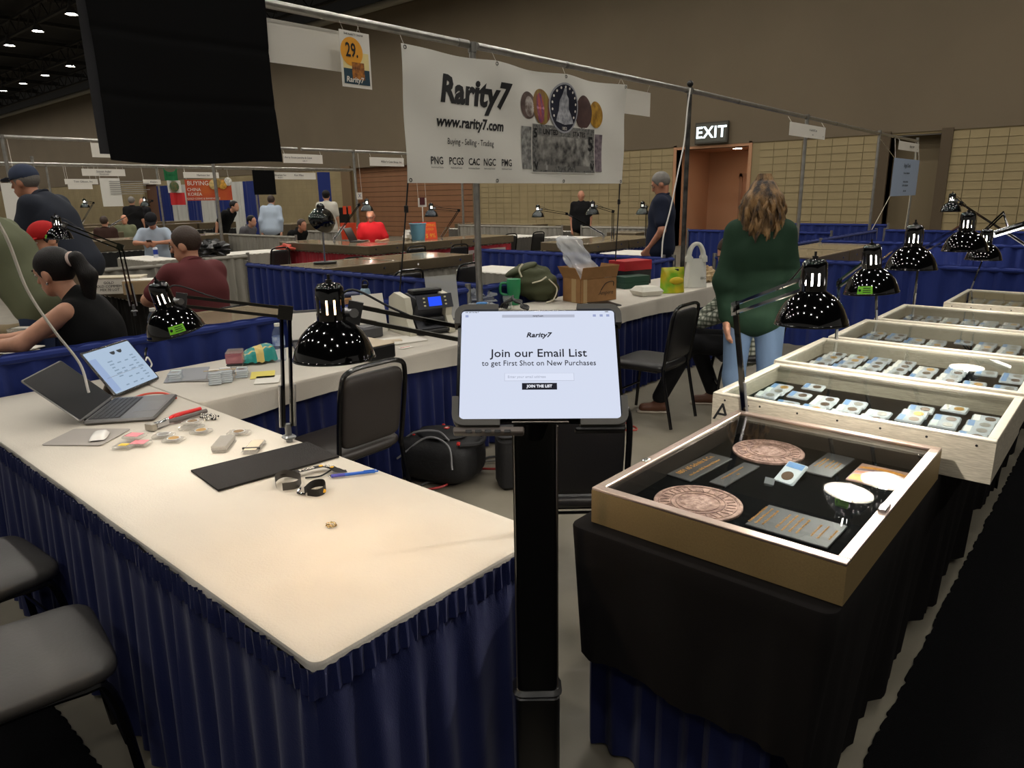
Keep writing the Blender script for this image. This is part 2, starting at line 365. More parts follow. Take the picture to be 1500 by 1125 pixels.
def cloth(x0, x1, y0, y1, z, drop, r=.035, wav=.004, wrk=.0012, hem=None, lean=0.0, step=.03, inner=14, seed=0):
    """tablecloth over a rectangular top: rounded perimeter, folded edge, hanging drop (a number or f(angle-side, s))"""
    pts = []
    def edge(ax, ay, bx, by, nx, ny):
        n = max(2, int(math.hypot(bx - ax, by - ay) / step))
        for i in range(n): pts.append((ax + (bx - ax) * i / n, ay + (by - ay) * i / n, nx, ny))
    def corner(cx, cy, a0):
        for i in range(6): a = R_(a0 + 90 * i / 6); pts.append((cx + r * math.cos(a), cy + r * math.sin(a), math.cos(a), math.sin(a)))
    edge(x0 + r, y0, x1 - r, y0, 0, -1); corner(x1 - r, y0 + r, -90); edge(x1, y0 + r, x1, y1 - r, 1, 0); corner(x1 - r, y1 - r, 0)
    edge(x1 - r, y1, x0 + r, y1, 0, 1); corner(x0 + r, y1 - r, 90); edge(x0, y1 - r, x0, y0 + r, -1, 0); corner(x0 + r, y0 + r, 180)
    k = len(pts); m = MB(); vs = []; hw = min(x1 - x0, y1 - y0) / 2
    rows = []
    for j in range(inner + 1):           # from the spine out to the edge
        t = j / inner
        for (px, py, nx, ny) in pts:
            sx = min(max(px, x0 + hw), x1 - hw); sy = min(max(py, y0 + hw), y1 - hw); x = sx + (px - sx) * t; y = sy + (py - sy) * t
            vs.append((x, y, z + wrk * (wob(x * 9 + y * 3, seed) + wob(y * 13 - x * 4, seed + 2)) * (1 if t < .97 else .3)))
    e = .008
    prof = [(e * .7, -e * .3), (e, -e)]
    for (o, dz) in prof:
        for (px, py, nx, ny) in pts: vs.append((px + nx * o, py + ny * o, z + dz))
    D = 8
    for j in range(1, D + 1):
        t = j / D
        for i, (px, py, nx, ny) in enumerate(pts):
            dd = drop(px, py, nx, ny) if callable(drop) else drop
            s = px * 1.0 + py * 1.0; w_ = wav * t * (1 + .6 * (dd > .3)) * (wob(s * 6, seed + 5) + .6 * wob(s * 15, seed + 7))
            zz = z - e - (dd - e) * t; o = e + w_ + lean * t * max(nx, 0)
            vs.append((px + nx * o, py + ny * o, zz))
    nr = inner + 1 + 2 + D
    m.add(vs, [(j * k + i, j * k + (i + 1) % k, (j + 1) * k + (i + 1) % k, (j + 1) * k + i) for j in range(nr - 1) for i in range(k)])
    return m
def folding_table(label, x0, x1, y0, y1, z=.745, grp=None):
    t = thing('folding_table', label, 'table', ((x0 + x1) / 2, (y0 + y1) / 2, 0), group=grp); w_, d_ = (x1 - x0) / 2, (y1 - y0) / 2
    MB().rbox((0, 0, z - .02), (2 * w_, 2 * d_, .04), .02).build('tabletop', mat('table_grey', C(150, 148, 140), .6), t)
    for sx in (-1, 1):
        for sy in (-1, 1):
            lm = MB(); lm.cyl((sx * (w_ - .2), sy * (d_ - .1), 0), (sx * (w_ - .2), sy * (d_ - .1), z - .04), .016, n=8)
            lm.build('leg', mat('table_leg_steel', C(120, 118, 112), .4, .7), t)
    return t
TZ = .76
# corner table in front (runs along X), back table (runs along Y), display tables (run along Y)
folding_table('folding table under the white cloth with laptop and black mat', -4.0, -1.14, .68, 1.36)
folding_table('folding table under the white cloth with bill counter and backpack', -3.9, -3.18, 1.45, 7.1)
folding_table('folding table under the black cloth carrying the display cases', -1.06, -.42, 1.55, 7.4)
o = cloth(-4.02, -1.115, .655, 1.385, TZ, .022, r=.02, wrk=.0008, step=.03, inner=16).build('white_tablecloth', white_cloth_m)
tag(o, 'white cloth on the front table lit by the warm lamp, holding laptop and mat', 'tablecloth')
o = cloth(-3.93, -3.14, 1.40, 7.15, TZ + .004, lambda x, y, nx, ny: .13 + .03 * math.sin(y * 2.1) + (.03 if y > 4 else 0) if nx > .3 else .03, r=.03, wav=.007, wrk=.0012).build('white_tablecloth', white_cloth_m)
tag(o, 'white cloth hanging over the back table, under bill counter and cardboard box', 'tablecloth')
o = pleats([(-4.02, .64), (-1.105, .64), (-1.10, .645), (-1.10, 1.39), (-1.105, 1.395), (-2.9, 1.395)], .015, TZ - .012, wl=.095, a0=.003, a1=.013, rows=14, top_gather=True, flare=.02).build('table_skirt', skirt_m)
tag(o, 'navy pleated table skirt around the white front table', 'table skirt')
cl = MB()
o2 = pleats([(-4.02, .633), (-1.1, .633), (-1.094, .64), (-1.094, 1.39)], TZ - .07, TZ - .008, wl=.03, a0=.003, a1=.005, rows=4, step=.006).build('gathered_band', skirt_m, o)
o = pleats([(-3.16, 1.42), (-3.16, 7.1)], .015, .66, wl=.085, a0=.006, a1=.024, rows=10, seed=4).build('table_skirt', skirt_m)
tag(o, 'navy pleated skirt hanging below the white back table', 'table skirt')
# black display cloth with the lifted front hem and navy skirt below
def hem_front(x):
    t = max(0, min(1, (x + .455) / .07)); return .405 + .014 * math.sin(x * 9) + .30 * t * t * (3 - 2 * t)
def bdrop(x, y, nx, ny):
    if ny < -.3 and nx < .7: return hem_front(x)
    if nx > .3: return min(.745, .705 + .03 * math.sin(y * 4.3) + .012 * math.sin(y * 11))
    return .35
def black_cloth(x0, x1, y0, y1, label, seed, fd):
    o = cloth(x0, x1, y0, y1, TZ, fd, r=.03, wav=.016, wrk=.001, step=.022, inner=8, seed=seed, lean=-.055).build('black_tablecloth', black_cloth_m)
    return tag(o, label, 'tablecloth')
black_cloth(-1.09, -.385, 1.475, 4.4, 'black cloth under the bronze case, draped to the floor over the table corner', 2, bdrop)
black_cloth(-1.09, -.385, 4.42, 7.5, 'black cloth under the far pale wooden cases', 5, bdrop)
o = pleats([(-1.05, 7.4), (-1.05, 1.535), (-.53, 1.535), (-.52, 1.6), (-.52, 7.4)], .012, TZ - .03, wl=.08, a0=.004, a1=.014, rows=10, seed=9).build('table_skirt', skirt_m)
tag(o, 'navy pleated skirt showing below the black cloth of the display table', 'table skirt')
# pipe-and-drape
def drape(label, p, q, z0, z1, m_=navy, wl=.16, grp=None, seed=0, a1=.026, posts=True):
    p = Vector((p[0], p[1], 0)); q = Vector((q[0], q[1], 0)); t = thing('booth_drape', label, 'drape', p, group=grp); d = q - p
    pleats([(0, 0), (d.x, d.y)], z0, z1, wl=wl, a0=.012, a1=a1, rows=8, step=.018, seed=seed).build('curtain', m_, t)
    MB().cyl((0, 0, z1 - .03), (d.x, d.y, z1 - .03), .022, n=8).build('rod_pocket', m_, t)
    if posts:
        for e in (Vector((0, 0, 0)), d):
            b = MB(); b.cyl(e, e + V(0, 0, z1 + .02), .024, n=10); b.rbox(e + V(0, 0, .006), (.12, .12, .012), .01); b.build('upright', STEEL, t)
    return t
drape('navy drape wall behind the laptop and bill counter', (-4.06, -.6), (-4.06, 4.08), .03, .955, seed=1)
drape('navy drape wall behind the green backpack and cardboard box', (-4.06, 4.22), (-4.06, 7.45), .03, .95, seed=2)
drape('navy side drape running off behind the man in maroon', (-4.15, 4.3), (-7.95, 4.3), .03, .955, seed=3)
drape('navy side drape behind the cardboard box and stacked boxes', (-4.12, 7.32), (-7.1, 7.32), .03, .955, seed=4)
PX = -4.0
def pipe(name, label, a, b, r=.026, cat='pipe', grp=None, coll=True):
    a = Vector(a); t = thing(name, label, cat, a, group=grp); b = Vector(b) - a
    MB().cyl((0, 0, 0), b, r, n=14).build('tube', STEEL, t)
    d = b.normalized()
    if coll:
        for k in ((.33, .34), (.98, 1.0)): MB().cyl(b * k[0], b * k[1], r * 1.12, n=14).build('collar', mat('pipe_collar', C(140, 138, 132), .4, .8), t)
    return t
def post(label, x, y, h, grp=None, r=.026, m_=STEEL):
    t = thing('drape_upright', label, 'pipe post', (x, y, 0), group=grp)
    MB().cyl((0, 0, 0), (0, 0, h), r, n=14).build('tube', m_, t)
    MB().rbox((0, 0, .008), (.16, .3, .014), .01).build('base_plate', mat('base_plate', C(90, 90, 88), .5, .5), t)
    MB().cyl((0, 0, h - .02), (0, 0, h + .05), r * 1.25, n=14).build('cap', mat('pipe_collar', C(140, 138, 132), .4, .8), t)
    return t
ZP = 2.745
post('steel upright behind the counter machine holding the pipe over the banner', PX, 4.15, ZP - .03)
post('dark taped upright beside the hanging white cord and EXIT sign', PX, 7.55, ZP - .03, m_=mat('taped_post', C(96, 94, 90), .45, .6, col2=C(38, 38, 38), vscale=7))
post('steel upright under the first hanging white booth sign past EXIT', PX, 11.15, ZP - .06)
post('steel upright left of the pale blue hanging banner', PX, 14.9, ZP - .08)
post('steel upright right of the pale blue hanging banner', PX, 17.75, ZP - .08)
pipe('overhead_pipe', 'steel overhead pipe carrying the black drape and show poster', (PX, -1.2, ZP), (PX, 4.1, ZP))
pipe('overhead_pipe', 'steel overhead pipe above the large white banner', (PX, 4.2, ZP), (PX, 7.5, ZP - .01))
pipe('overhead_pipe', 'steel overhead pipe between EXIT and the first white booth sign', (PX, 7.6, ZP - .01), (PX, 11.1, ZP - .05))
pipe('overhead_pipe', 'steel overhead pipe left of the pale blue banner', (PX, 11.2, ZP - .05), (PX, 14.85, ZP - .09))
pipe('overhead_pipe', 'steel overhead pipe over the pale blue hanging banner', (PX, 14.95, ZP - .09), (PX, 17.7, ZP - .1))
# big black drape over the pipe
def bd(u, v):
    y = 1.475 + .96 * u + .012 * math.sin(v * 5 + u * 3) * v; z = 2.775 - v * (.915 + .015 * math.sin(u * 5))
    f = .010 * math.sin(u * 13 + 2 * v) * v * v + .014 * math.sin(u * 4 + v * 2) * v
    cr = -.005 * math.exp(-((v - .33) / .02) ** 2) - .005 * math.exp(-((v - .66) / .02) ** 2)
    return (PX + .035 + f + cr + .03 * v * v * (1 - u), y, z)
drape_blk = mat('drape_black', C(13, 13, 14), .9, spec=.1, bump=.1, bscale=300)
t = thing('hanging_drape', 'large black cloth folded over the overhead pipe', 'drape', (0, 0, 0))
MB().grid(40, 60, bd).build('front_fall', drape_blk, t)
MB().grid(20, 20, lambda u, v: (PX - .035 - .01 * v * math.sin(u * 7), 1.462 + 1.0 * u, 2.775 - v * .88)).build('back_fall', mat('drape_lining', C(70, 70, 74), .8), t)
MB().grid(20, 6, lambda u, v: (PX + .035 * math.cos(math.pi * v), 1.47 + .965 * u, 2.775 + .02 * math.sin(math.pi * v))).build('fold_over', drape_blk, t)
# white backs of booth name boards
def board(label, y0, y1, z0, z1, x=PX - .045, tilt=0.0, name='booth_sign', grp=None):
    t = thing(name, label, 'sign', (x, (y0 + y1) / 2, z0), group=grp); h = z1 - z0; w_ = y1 - y0
    MB().grid(10, 6, lambda u, v: (.006 * math.sin(u * 3), (u - .5) * w_, v * h + tilt * (u - .5))).build('card', PAPER, t)
    return t
for (y0, y1, z0, z1, lb) in ((2.38, 3.2, 2.44, 2.68, 'blank white card sign hanging beside the black drape'), (6.12, 6.8, 2.42, 2.65, 'blank white card sign hanging at the right end of the big banner')):
    t = board(lb, y0, y1, z0, z1)
    h = z1 - z0
    for s in (-.4, .4): MB().cyl((0, s * (y1 - y0), h), (.045, s * (y1 - y0), ZP - z0), .002, n=4).build('string', PAPER, t)
# show poster "29."
t = thing('show_poster', 'small poster with a yellow sun and number 29', 'poster', (PX + .05, 3.03, 2.34))
MB().b2(-.002, .002, -.115, .115, 0, .33).build('card', PAPER, t, False)
def dsc(cy, cz, r, x, m_, nm, ry=None, n=28): 
    mm = MB(); mm.add([(x, cy, cz)] + [(x, cy + (ry or r) * math.cos(2 * math.pi * i / n), cz + r * math.sin(2 * math.pi * i / n)) for i in range(n)], [(0, 1 + i, 1 + (i + 1) % n) for i in range(n)]); return mm.build(nm, m_, t, False)
def rect(y0, y1, z0, z1, x, m_, nm): return MB().b2(x - .0004, x, y0, y1, z0, z1).build(nm, m_, t, False)
rect(-.1, .1, .02, .21, .0032, mat('poster_cream', C(232, 214, 150), .6), 'print_field'); rect(-.1, .1, .02, .11, .0038, mat('poster_teal', C(30, 62, 78), .6), 'print_sea')
dsc(-.03, .21, .085, .0042, mat('poster_sun', C(232, 160, 40), .6), 'print_sun')
rect(-.035, .06, .05, .15, .0046, mat('poster_barrel', C(190, 120, 40), .6, col2=C(96, 50, 20), vscale=30), 'print_chest')
YM = lambda y, z, x=.006: plane_M((x, y, z), (0, 1, 0), (0, 0, 1))
text('29.', .115, INK, t, YM(-.03, .215), sx=.7, bold=.002); text('Rarity7', .046, PAPER, t, YM(-.02, .045), shear=.15, bold=.001); text('THE RARITY SHOW', .017, INK, t, YM(-.01, .31))
for s in (-.08, .05): MB().cyl((-.002, s, .33), (-.045, s, .405), .0012, n=4).build('string', PAPER, t)
# the large vinyl banner
bt = thing('vinyl_banner', 'large white vinyl banner with coins and banknotes hung from pipe', 'banner', (PX + .04, 3.41, 1.755))
BW, BH = 2.765, .9
def bnf(u, v):
    sag = -.012 * math.sin(math.pi * ((u * 3) % 1)) * (v > .5) * v
    wv = .022 * math.exp(-((v - 1) / .28) ** 2) * math.sin(u * 21) + .012 * math.sin(u * 6 + 1) * (.4 + .6 * v) + .006 * math.sin(u * 17 + v * 9)
    return Vector((wv, u * BW, v * BH * (1 - .0) + sag - .055 * (1 - v) * (1 - u) * 0))
MB().grid(90, 36, bnf).build('sheet', white_vinyl, bt)
def BM(y, z, lift=.016): p = bnf(y / BW, z / BH); return plane_M((p.x + lift, y, z), (0, 1, 0), (0, 0, 1))
def wrap(o, lift=.003):
    b = bmesh.new(); b.from_mesh(o.data)
    ys = [v_.co.y for v_ in b.verts]; zs = [v_.co.z for v_ in b.verts]
    for ax, lo, hi in ((1, min(ys), max(ys)), (2, min(zs), max(zs))):
        if hi - lo < .12: continue
        for i in range(1, int((hi - lo) / .03) + 1):
            co = [0, 0, 0]; no = [0, 0, 0]; co[ax] = lo + i * .03; no[ax] = 1
            bmesh.ops.bisect_plane(b, geom=b.verts[:] + b.edges[:] + b.faces[:], plane_co=co, plane_no=no)
    b.to_mesh(o.data); b.free()
    for v_ in o.data.vertices:
        p = bnf(v_.co.y / BW, v_.co.z / BH); v_.co.x = p.x + lift
    o.data.update(); return o
def btxt(b, s, y, z, **k):
    return wrap(text(b, s, INK, bt, plane_M((0, y, z), (0, 1, 0), (0, 0, 1)), ext=0, **k))
btxt('Rarity7', .255, .70, .645, shear=.22, bold=.010); btxt('www.rarity7.com', .104, .66, .428, shear=.2, bold=.0035); btxt('Buying - Selling - Trading', .062, .65, .295, sx=.8)
for (s_, y, sz) in (('PNG', .29, .075), ('PCGS', .49, .075), ('CAC', .68, .07), ('NGC', .85, .075), ('PMG', 1.05, .075)):
    btxt(s_, sz, y, .155, bold=.001, sx=.85); btxt('Authorized Dealer', .0165, y, .11)
def bdisc(cy, cz, ry, rz, m_, nm, lift=.004, n=36):
    mm = MB(); rings = 6; vs = [(0, cy, cz)]
    for k in range(1, rings + 1): vs += [(0, cy + ry * k / rings * math.cos(2 * math.pi * i / n), cz + rz * k / rings * math.sin(2 * math.pi * i / n)) for i in range(n)]
    fs = [(0, 1 + i, 1 + (i + 1) % n) for i in range(n)]
    for k in range(rings - 1): fs += [(1 + k * n + i, 1 + (k + 1) * n + i, 1 + (k + 1) * n + (i + 1) % n, 1 + k * n + (i + 1) % n) for i in range(n)]
    o = mm.add(vs, fs).build(nm, m_, bt); return wrap(o, lift)
def brect(y0, y1, z0, z1, m_, nm, lift=.004):
    o = MB().grid(14, 8, lambda u, v: (0, y0 + (y1 - y0) * u, z0 + (z1 - z0) * v)).build(nm, m_, bt); return wrap(o, lift)
def coinmat(nm, c1_, c2_, sc=14): return mat(nm, c1_, .5, col2=c2_, vscale=sc)
brect(1.25, 1.42, .115, .45, coinmat('note_grey2', C(92, 92, 92), C(160, 160, 156), 22), 'banknote_print', .004)
brect(2.24, 2.40, .105, .435, coinmat('note_mauve', C(88, 76, 86), C(140, 128, 134), 22), 'banknote_print', .004)
brect(1.375, 2.285, .085, .483, mat('note_edge', C(214, 212, 204), .6), 'banknote_margin', .005)
brect(1.385, 2.275, .095, .475, coinmat('note_border', C(70, 70, 70), C(130, 130, 126), 45), 'banknote_print', .0065)
brect(1.45, 2.20, .145, .39, coinmat('note_scene', C(38, 38, 40), C(168, 166, 160), 9), 'banknote_vignette', .0075)
brect(1.50, 1.74, .385, .45, mat('note_band', C(120, 118, 114), .6), 'banknote_band', .008); brect(1.92, 2.16, .385, .45, MATS['note_band'], 'banknote_band', .008); brect(1.46, 1.7, .11, .15, MATS['note_band'], 'banknote_band', .008); brect(1.98, 2.18, .11, .15, MATS['note_band'], 'banknote_band', .008)
for o_ in [btxt('UNITED', .058, 1.62, .418, bold=.002), btxt('STATES', .058, 2.04, .418, bold=.001), btxt('5', .17, 2.215, .34, bold=.004), btxt('5', .1, 1.42, .40, bold=.003), btxt('V', .09, 1.43, .14, bold=.003), btxt('V', .09, 2.235, .14, bold=.003)]:
    for v_ in o_.data.vertices: v_.co.x += .008
bdisc(1.34, .615, .105, .105, coinmat('coin_bronze', C(70, 56, 52), C(112, 92, 88), 10), 'coin_print'); bdisc(1.35, .605, .06, .08, coinmat('coin_bust', C(190, 182, 176), C(96, 78, 72), 16), 'coin_relief', .006)
bdisc(1.52, .615, .118, .142, mat('coin_rainbow', C(120, 70, 60), .45, col2=C(150, 130, 50), vscale=7, stretch=(1, 3, .6)), 'coin_print', .006); bdisc(1.50, .605, .05, .12, mat('coin_rainbow2', C(70, 60, 120), .45, col2=C(180, 80, 50), vscale=9, stretch=(1, 3, .6)), 'coin_relief', .0075)
bdisc(2.30, .605, .10, .115, coinmat('coin_gold', C(196, 150, 50), C(130, 92, 26), 12), 'coin_print', .004); bdisc(2.11, .612, .125, .142, coinmat('coin_brown', C(66, 48, 48), C(92, 68, 64), 8), 'coin_print', .005)
K0, Z0 = 1.815, .625
bdisc(K0, Z0, .202, .205, mat('coin_rim', C(160, 162, 168), .5), 'coin_rim', .009); bdisc(K0, Z0, .186, .189, mat('coin_navy', C(20, 24, 44), .5), 'coin_print', .0105)
for i in range(13):
    a = R_(-28 + 236 * i / 12); bdisc(K0 + .16 * math.cos(a), Z0 + .008 + .162 * math.sin(a), .011, .011, PAPER, 'star', .0125, 8)
seat = [(2.03, .47), (2.05, .53), (2.07, .58), (2.08, .68), (2.11, .74), (2.125, .80), (2.15, .80), (2.16, .74), (2.19, .70), (2.2, .6), (2.25, .52), (2.27, .46), (2.15, .44)]
o = MB().add([(0, K0, Z0 - .04)] + [(0, K0 + (a - 2.14) * 1.05, Z0 + (b - .605) * .82) for a, b in seat], [(0, 1 + i, 1 + (i + 1) % len(seat)) for i in range(len(seat))]).build('seated_figure', coinmat('coin_figure', C(186, 188, 194), C(120, 122, 130), 18), bt); wrap(o, .013)
o = btxt('1853', .038, K0, .458); o.data.materials[0] = PAPER
for v_ in o.data.vertices: v_.co.x += .011
gm = mat('grommet', C(70, 68, 64), .35, .8)
for i in range(4):
    for z in (.02, BH - .02):
        u = (.01, .34, .66, .99)[i]; p = bnf(u, z / BH); g = MB(); g.lathe([(.008, 0), (.014, .003), (.014, 0)], (p.x + .001, p.y, p.z), 12, frame((1, 0, 0))); g.build('grommet', gm, bt)
        if z > .5: MB().cyl((p.x, p.y, p.z), (-.04, p.y, ZP - 1.755), .0015, n=4).build('tie', PAPER, bt)
# bungee cords from the lower corners
for (y, yb, zb, lb) in ((3.43, 3.30, .93, 'black bungee cord tied below the left corner of the banner'), (6.15, 6.12, .95, 'black bungee cord tied below the right corner of the banner')):
    t = thing('bungee_cord', lb, 'cord', (PX + .03, y, 1.76)); d = V(-.02, yb - y, zb - 1.76)
    MB().tube([V(0, 0, .02), d * .5, d], .006, 6).build('cord', DARK, t); MB().rbox(d * .22, (.02, .03, .05), .006).build('toggle', DARK, t)
    MB().tube(bez([d + V(0, 0, .05), d + V(0, .05, .03), d + V(0, .06, -.05)], 5), .007, 6).build('hook', DARK, t)
# white hanging power cord near the upright and another above the laptop
o = MB().tube(bez([(PX + .03, 7.5, 2.75), (PX + .05, 7.42, 2.55), (PX + .06, 7.36, 2.2), (PX + .08, 7.22, 1.9), (PX + .07, 7.1, 1.5), (PX + .05, 7.0, 1.2), (PX + .05, 6.98, .98)], 8), .008, 6).build('power_cord', WHITE)
tag(o, 'white cord hanging down beside the dark taped upright', 'cord')
pa = at_d(-40, 270, 2.2); pb = at_d(117, 533, 3.1)
o = MB().tube(bez([pa, at_d(8, 345, 2.5), at_d(40, 425, 2.75), at_d(80, 485, 2.95), pb, at_d(130, 575, 3.15)], 8), .006, 6).build('power_cord', WHITE)
tag(o, 'white cord slanting down across the woman to the laptop', 'cord')
mk = MB(); mk.ell((PX + .0, 7.55, ZP + .06), .035); tag(mk.build('camera_head', DARK), 'small black camera head on top of the taped upright', 'camera')
# ================================================================ chairs
vinyl = mat('black_vinyl', C(24, 23, 24), .42, bump=.05, bscale=120); vinyl_lit = mat('black_vinyl_lit', C(46, 41, 38), .5, bump=.05, bscale=120)  # vinyl_lit: same black vinyl with the brownish light put into its colour
tubem = mat('chair_tube_black', C(12, 12, 13), .22)
def cushion(c, size, e1=.45, e2=.32, rot=None, n=32, m=14):
    """padded block: a superellipsoid"""
    pw = lambda v_, e: math.copysign(abs(v_) ** e, v_); c = Vector(c)
    def f(u, v_):
        a = 2 * math.pi * u; b = math.pi * (v_ - .5); p = V(size[0] / 2 * pw(math.cos(b), e1) * pw(math.cos(a), e2), size[1] / 2 * pw(math.cos(b), e1) * pw(math.sin(a), e2), size[2] / 2 * pw(math.sin(b), e1 * 1.6))
        return c + (rot @ p if rot is not None else p)
    return MB().grid(n, m, f)
def make_chair(label, seat_m=vinyl, grp=None, loc=(0, 0, 0), rz=0.0, cat='chair'):
    t = thing('banquet_chair', label, cat, loc, rz, grp)
    cushion((0, .02, .45), (.44, .43, .075)).build('seat', seat_m, t, ang=80)
    s = MB(); s.rbox((0, .02, .421), (.40, .39, .014), .08, n=4); s.build('seat_pan', DARK, t)
    tilt = .16
    def bk(x, z, y=0): return V(x, -.19 - (z - .44) * tilt + y, z)
    F = Matrix.Rotation(tilt, 3, 'X')
    cushion(bk(0, .675, .012), (.37, .37, .055), .4, .25, F @ Matrix.Rotation(math.pi / 2, 3, 'X')).build('backrest', seat_m, t, ang=80)
    s = MB(); s.tube(bez([bk(-.195, .43), bk(-.2, .6), bk(-.195, .82), bk(-.15, .885), bk(0, .895), bk(.15, .885), bk(.195, .82), bk(.2, .6), bk(.195, .43)], 6), .0125, 8); s.build('back_frame', tubem, t)
    for sx in (-1, 1):
        s = MB(); s.tube(bez([(sx * .19, -.14, .425), (sx * .2, .12, .425), (sx * .2, .2, .38), (sx * .2, .24, .02)], 6), .0125, 8); s.build('leg', tubem, t)
        s = MB(); s.tube(bez([bk(sx * .195, .45), (sx * .2, -.2, .36), (sx * .2, -.27, .02)], 6), .0125, 8); s.build('leg', tubem, t)
        for y in (.24, -.27): pass
    s = MB(); s.cyl((-.2, .215, .22), (.2, .215, .22), .008, n=6); s.build('stretcher', tubem, t)
    return t
CH = make_chair('grey vinyl banquet chair pushed against the navy skirt, fully shown seat', mat('grey_vinyl', C(62, 60, 58), .45, bump=.06, bscale=90), loc=(-2.10, .33, .011), rz=R_(-8))
make_chair('dark banquet chair beside the grey one at the navy skirt', MATS['grey_vinyl'], loc=(-2.76, .37, .011), rz=R_(4))
def chair(label, loc, rz, m_=None, grp=None):
    c = copy_tree(CH, loc, R_(rz), label)
    if grp: c['group'] = grp
    for ch in c.children:
        if ch.name.split('.')[0] in ('seat', 'backrest'):
            ch.material_slots[0].link = 'OBJECT'; ch.material_slots[0].material = m_ or vinyl
    return c
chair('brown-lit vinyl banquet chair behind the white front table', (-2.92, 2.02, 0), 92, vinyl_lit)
chair('black banquet chair with its back turned, behind the tablet stand', (-1.69, 2.29, 0), 41.6)
chair('black banquet chair at the white back table below the foam box', (-2.62, 4.55, 0), 92)
chair('black banquet chair under the person in plaid', (-2.85, 5.35, 0), -115)
chair('black banquet chair in the shade by the floor cables', (-2.72, 3.5, 0), 70)
# ================================================================ tablet kiosk
sx_, sy_ = -.848, 1.025
t = thing('kiosk_stand', 'black floor stand with telescopic square pole holding the tablet', 'tablet stand', (sx_, sy_, 0), R_(41.5))
polem = mat('stand_black', C(9, 9, 10), .3)
MB().rbox((0, 0, .012), (.34, .30, .02), .03).build('base_plate', polem, t)
zc = .612
MB().rbox((0, 0, zc / 2 + .01), (.096, .062, zc - .02), .014).build('lower_pole', polem, t)
MB().rbox((0, 0, zc + .004), (.106, .072, .018), .02).build('collar', polem, t)
MB().rbox((0, 0, (zc + 1.24) / 2), (.086, .052, 1.24 - zc), .012).build('upper_pole', polem, t)
for s in (-1, 1): MB().b2(s * .0435 - .0012, s * .0435 + .0012, -.026, -.02, zc + .02, 1.22).build('edge_streak', mat('stand_edge', C(120, 112, 104), .3, .8), t, False)  # pale metallic streak along each edge of the upper pole
TL, TR, BL, BR = at_d(668, 447, 1.34), at_d(910, 447, 1.34), at_d(660, 625, 1.245), at_d(920, 622, 1.245)
xa = ((TR - TL) + (BR - BL)).normalized(); ya = ((TL - BL) + (TR - BR)); TH = ya.length / 2; ya = (ya - xa * ya.dot(xa)).normalized(); za = xa.cross(ya); TW = ((TR - TL).length + (BR - BL).length) / 2
tc_ = (TL + TR + BL + BR) / 4
MB().cyl(t.matrix_basis.inverted() @ (tc_ - za * .035), (0, 0, 1.2), .03, n=12).build('mount_neck', polem, t)
MB().rbox((0, 0, 0), (.1, .1, .012), .01, t.matrix_basis.inverted().to_3x3() @ Matrix((xa, ya, za)).transposed()).build('mount_plate', polem, t, loc=t.matrix_basis.inverted() @ (tc_ - za * .028))
tb = thing('tablet', 'large tablet on the floor stand showing an email sign-up page', 'tablet'); tb.matrix_basis = Matrix.Translation(tc_) @ Matrix((xa, ya, za)).transposed().to_4x4()
W2, H2 = TW / 2, TH / 2
MB().rbox((0, 0, -.009), (TW - .012, TH - .012, .018), .02, n=5).build('body', mat('tablet_black', C(8, 8, 9), .25), tb)
bump_m = mat('bumper_grey', C(96, 94, 90), .7)
for (sx, sy) in ((-1, 1), (1, 1), (-1, -1), (1, -1)):
    p = []; r = .022; lx, ly = (.082, .040) if sy > 0 else (.085, .055); th = .011
    out = [(-lx, 0)] + [(-r + r * math.sin(R_(a)), -r + r * math.cos(R_(a))) for a in range(0, 91, 15)] + [(0, -ly), (-th, -ly)]
    inn = [(-th - .012 + .012 * math.cos(R_(a)), -th - .012 + .012 * math.sin(R_(a))) for a in range(0, 91, 15)] + [(-lx, -th)]
    poly = [(x, y) for x, y in out + inn]
    M = Matrix.Translation((sx * W2, sy * H2, -.022)) @ Matrix.Diagonal((sx, sy, 1, 1))
    MB().prism(poly, M, .027).build('corner_bumper', bump_m, tb, ang=60)
sl = MB()
MB().rbox((-W2 + .065, -H2 - .006, -.012), (.125, .012, .02), .004).build('speaker_bar', mat('speaker_bar', C(120, 110, 104), .5), tb)
for i in range(5): MB().rbox((-W2 + .03 + i * .017, -H2 - .0095, -.0015), (.011, .006, .003), .001).build('slot', DARK, tb)
MB().rbox((W2 - .05, -H2 - .004, -.012), (.09, .009, .018), .004).build('lower_lip', DARK, tb)
MB().b2(-.05, .05, -H2 + .0055, -H2 + .0075, -.001, .0025).build('metal_edge', mat('stand_edge', C(120, 112, 104), .3, .8), tb, False)
SW, SH = TW - .026, TH - .026
scr = MB().rbox((0, 0, .0005), (SW, SH, .001), .006).build('screen', emit_mat('screen_page', (.70, .755, .91, 1), .96), tb)
SK = lambda x, y, z=.0016: plane_M((x * SW, y * SH, z), (1, 0, 0), (0, 1, 0))
sink = emit_mat('screen_ink', (.018, .018, .025, 1), 1.0); sgrey = emit_mat('screen_grey', (.42, .45, .55, 1), 1.0); swhite = emit_mat('screen_white', (.9, .92, 1, 1), 1)
sicon = emit_mat('screen_icon', (.33, .38, .6, 1), 1)
def srect(x0, x1, y0, y1, m_, nm, z=.0014): return MB().b2(x0 * SW, x1 * SW, y0 * SH, y1 * SH, z - .0002, z).build(nm, m_, scr, False)
text('Rarity7', .0135, sink, scr, SK(0, .262), shear=.25, bold=.0003, sx=1.15); text('Join our Email List', .0225, sink, scr, SK(0, .088), sx=1.06, bold=.00015); text('to get First Shot on New Purchases', .0148, sink, scr, SK(0, -.004), sx=.97)
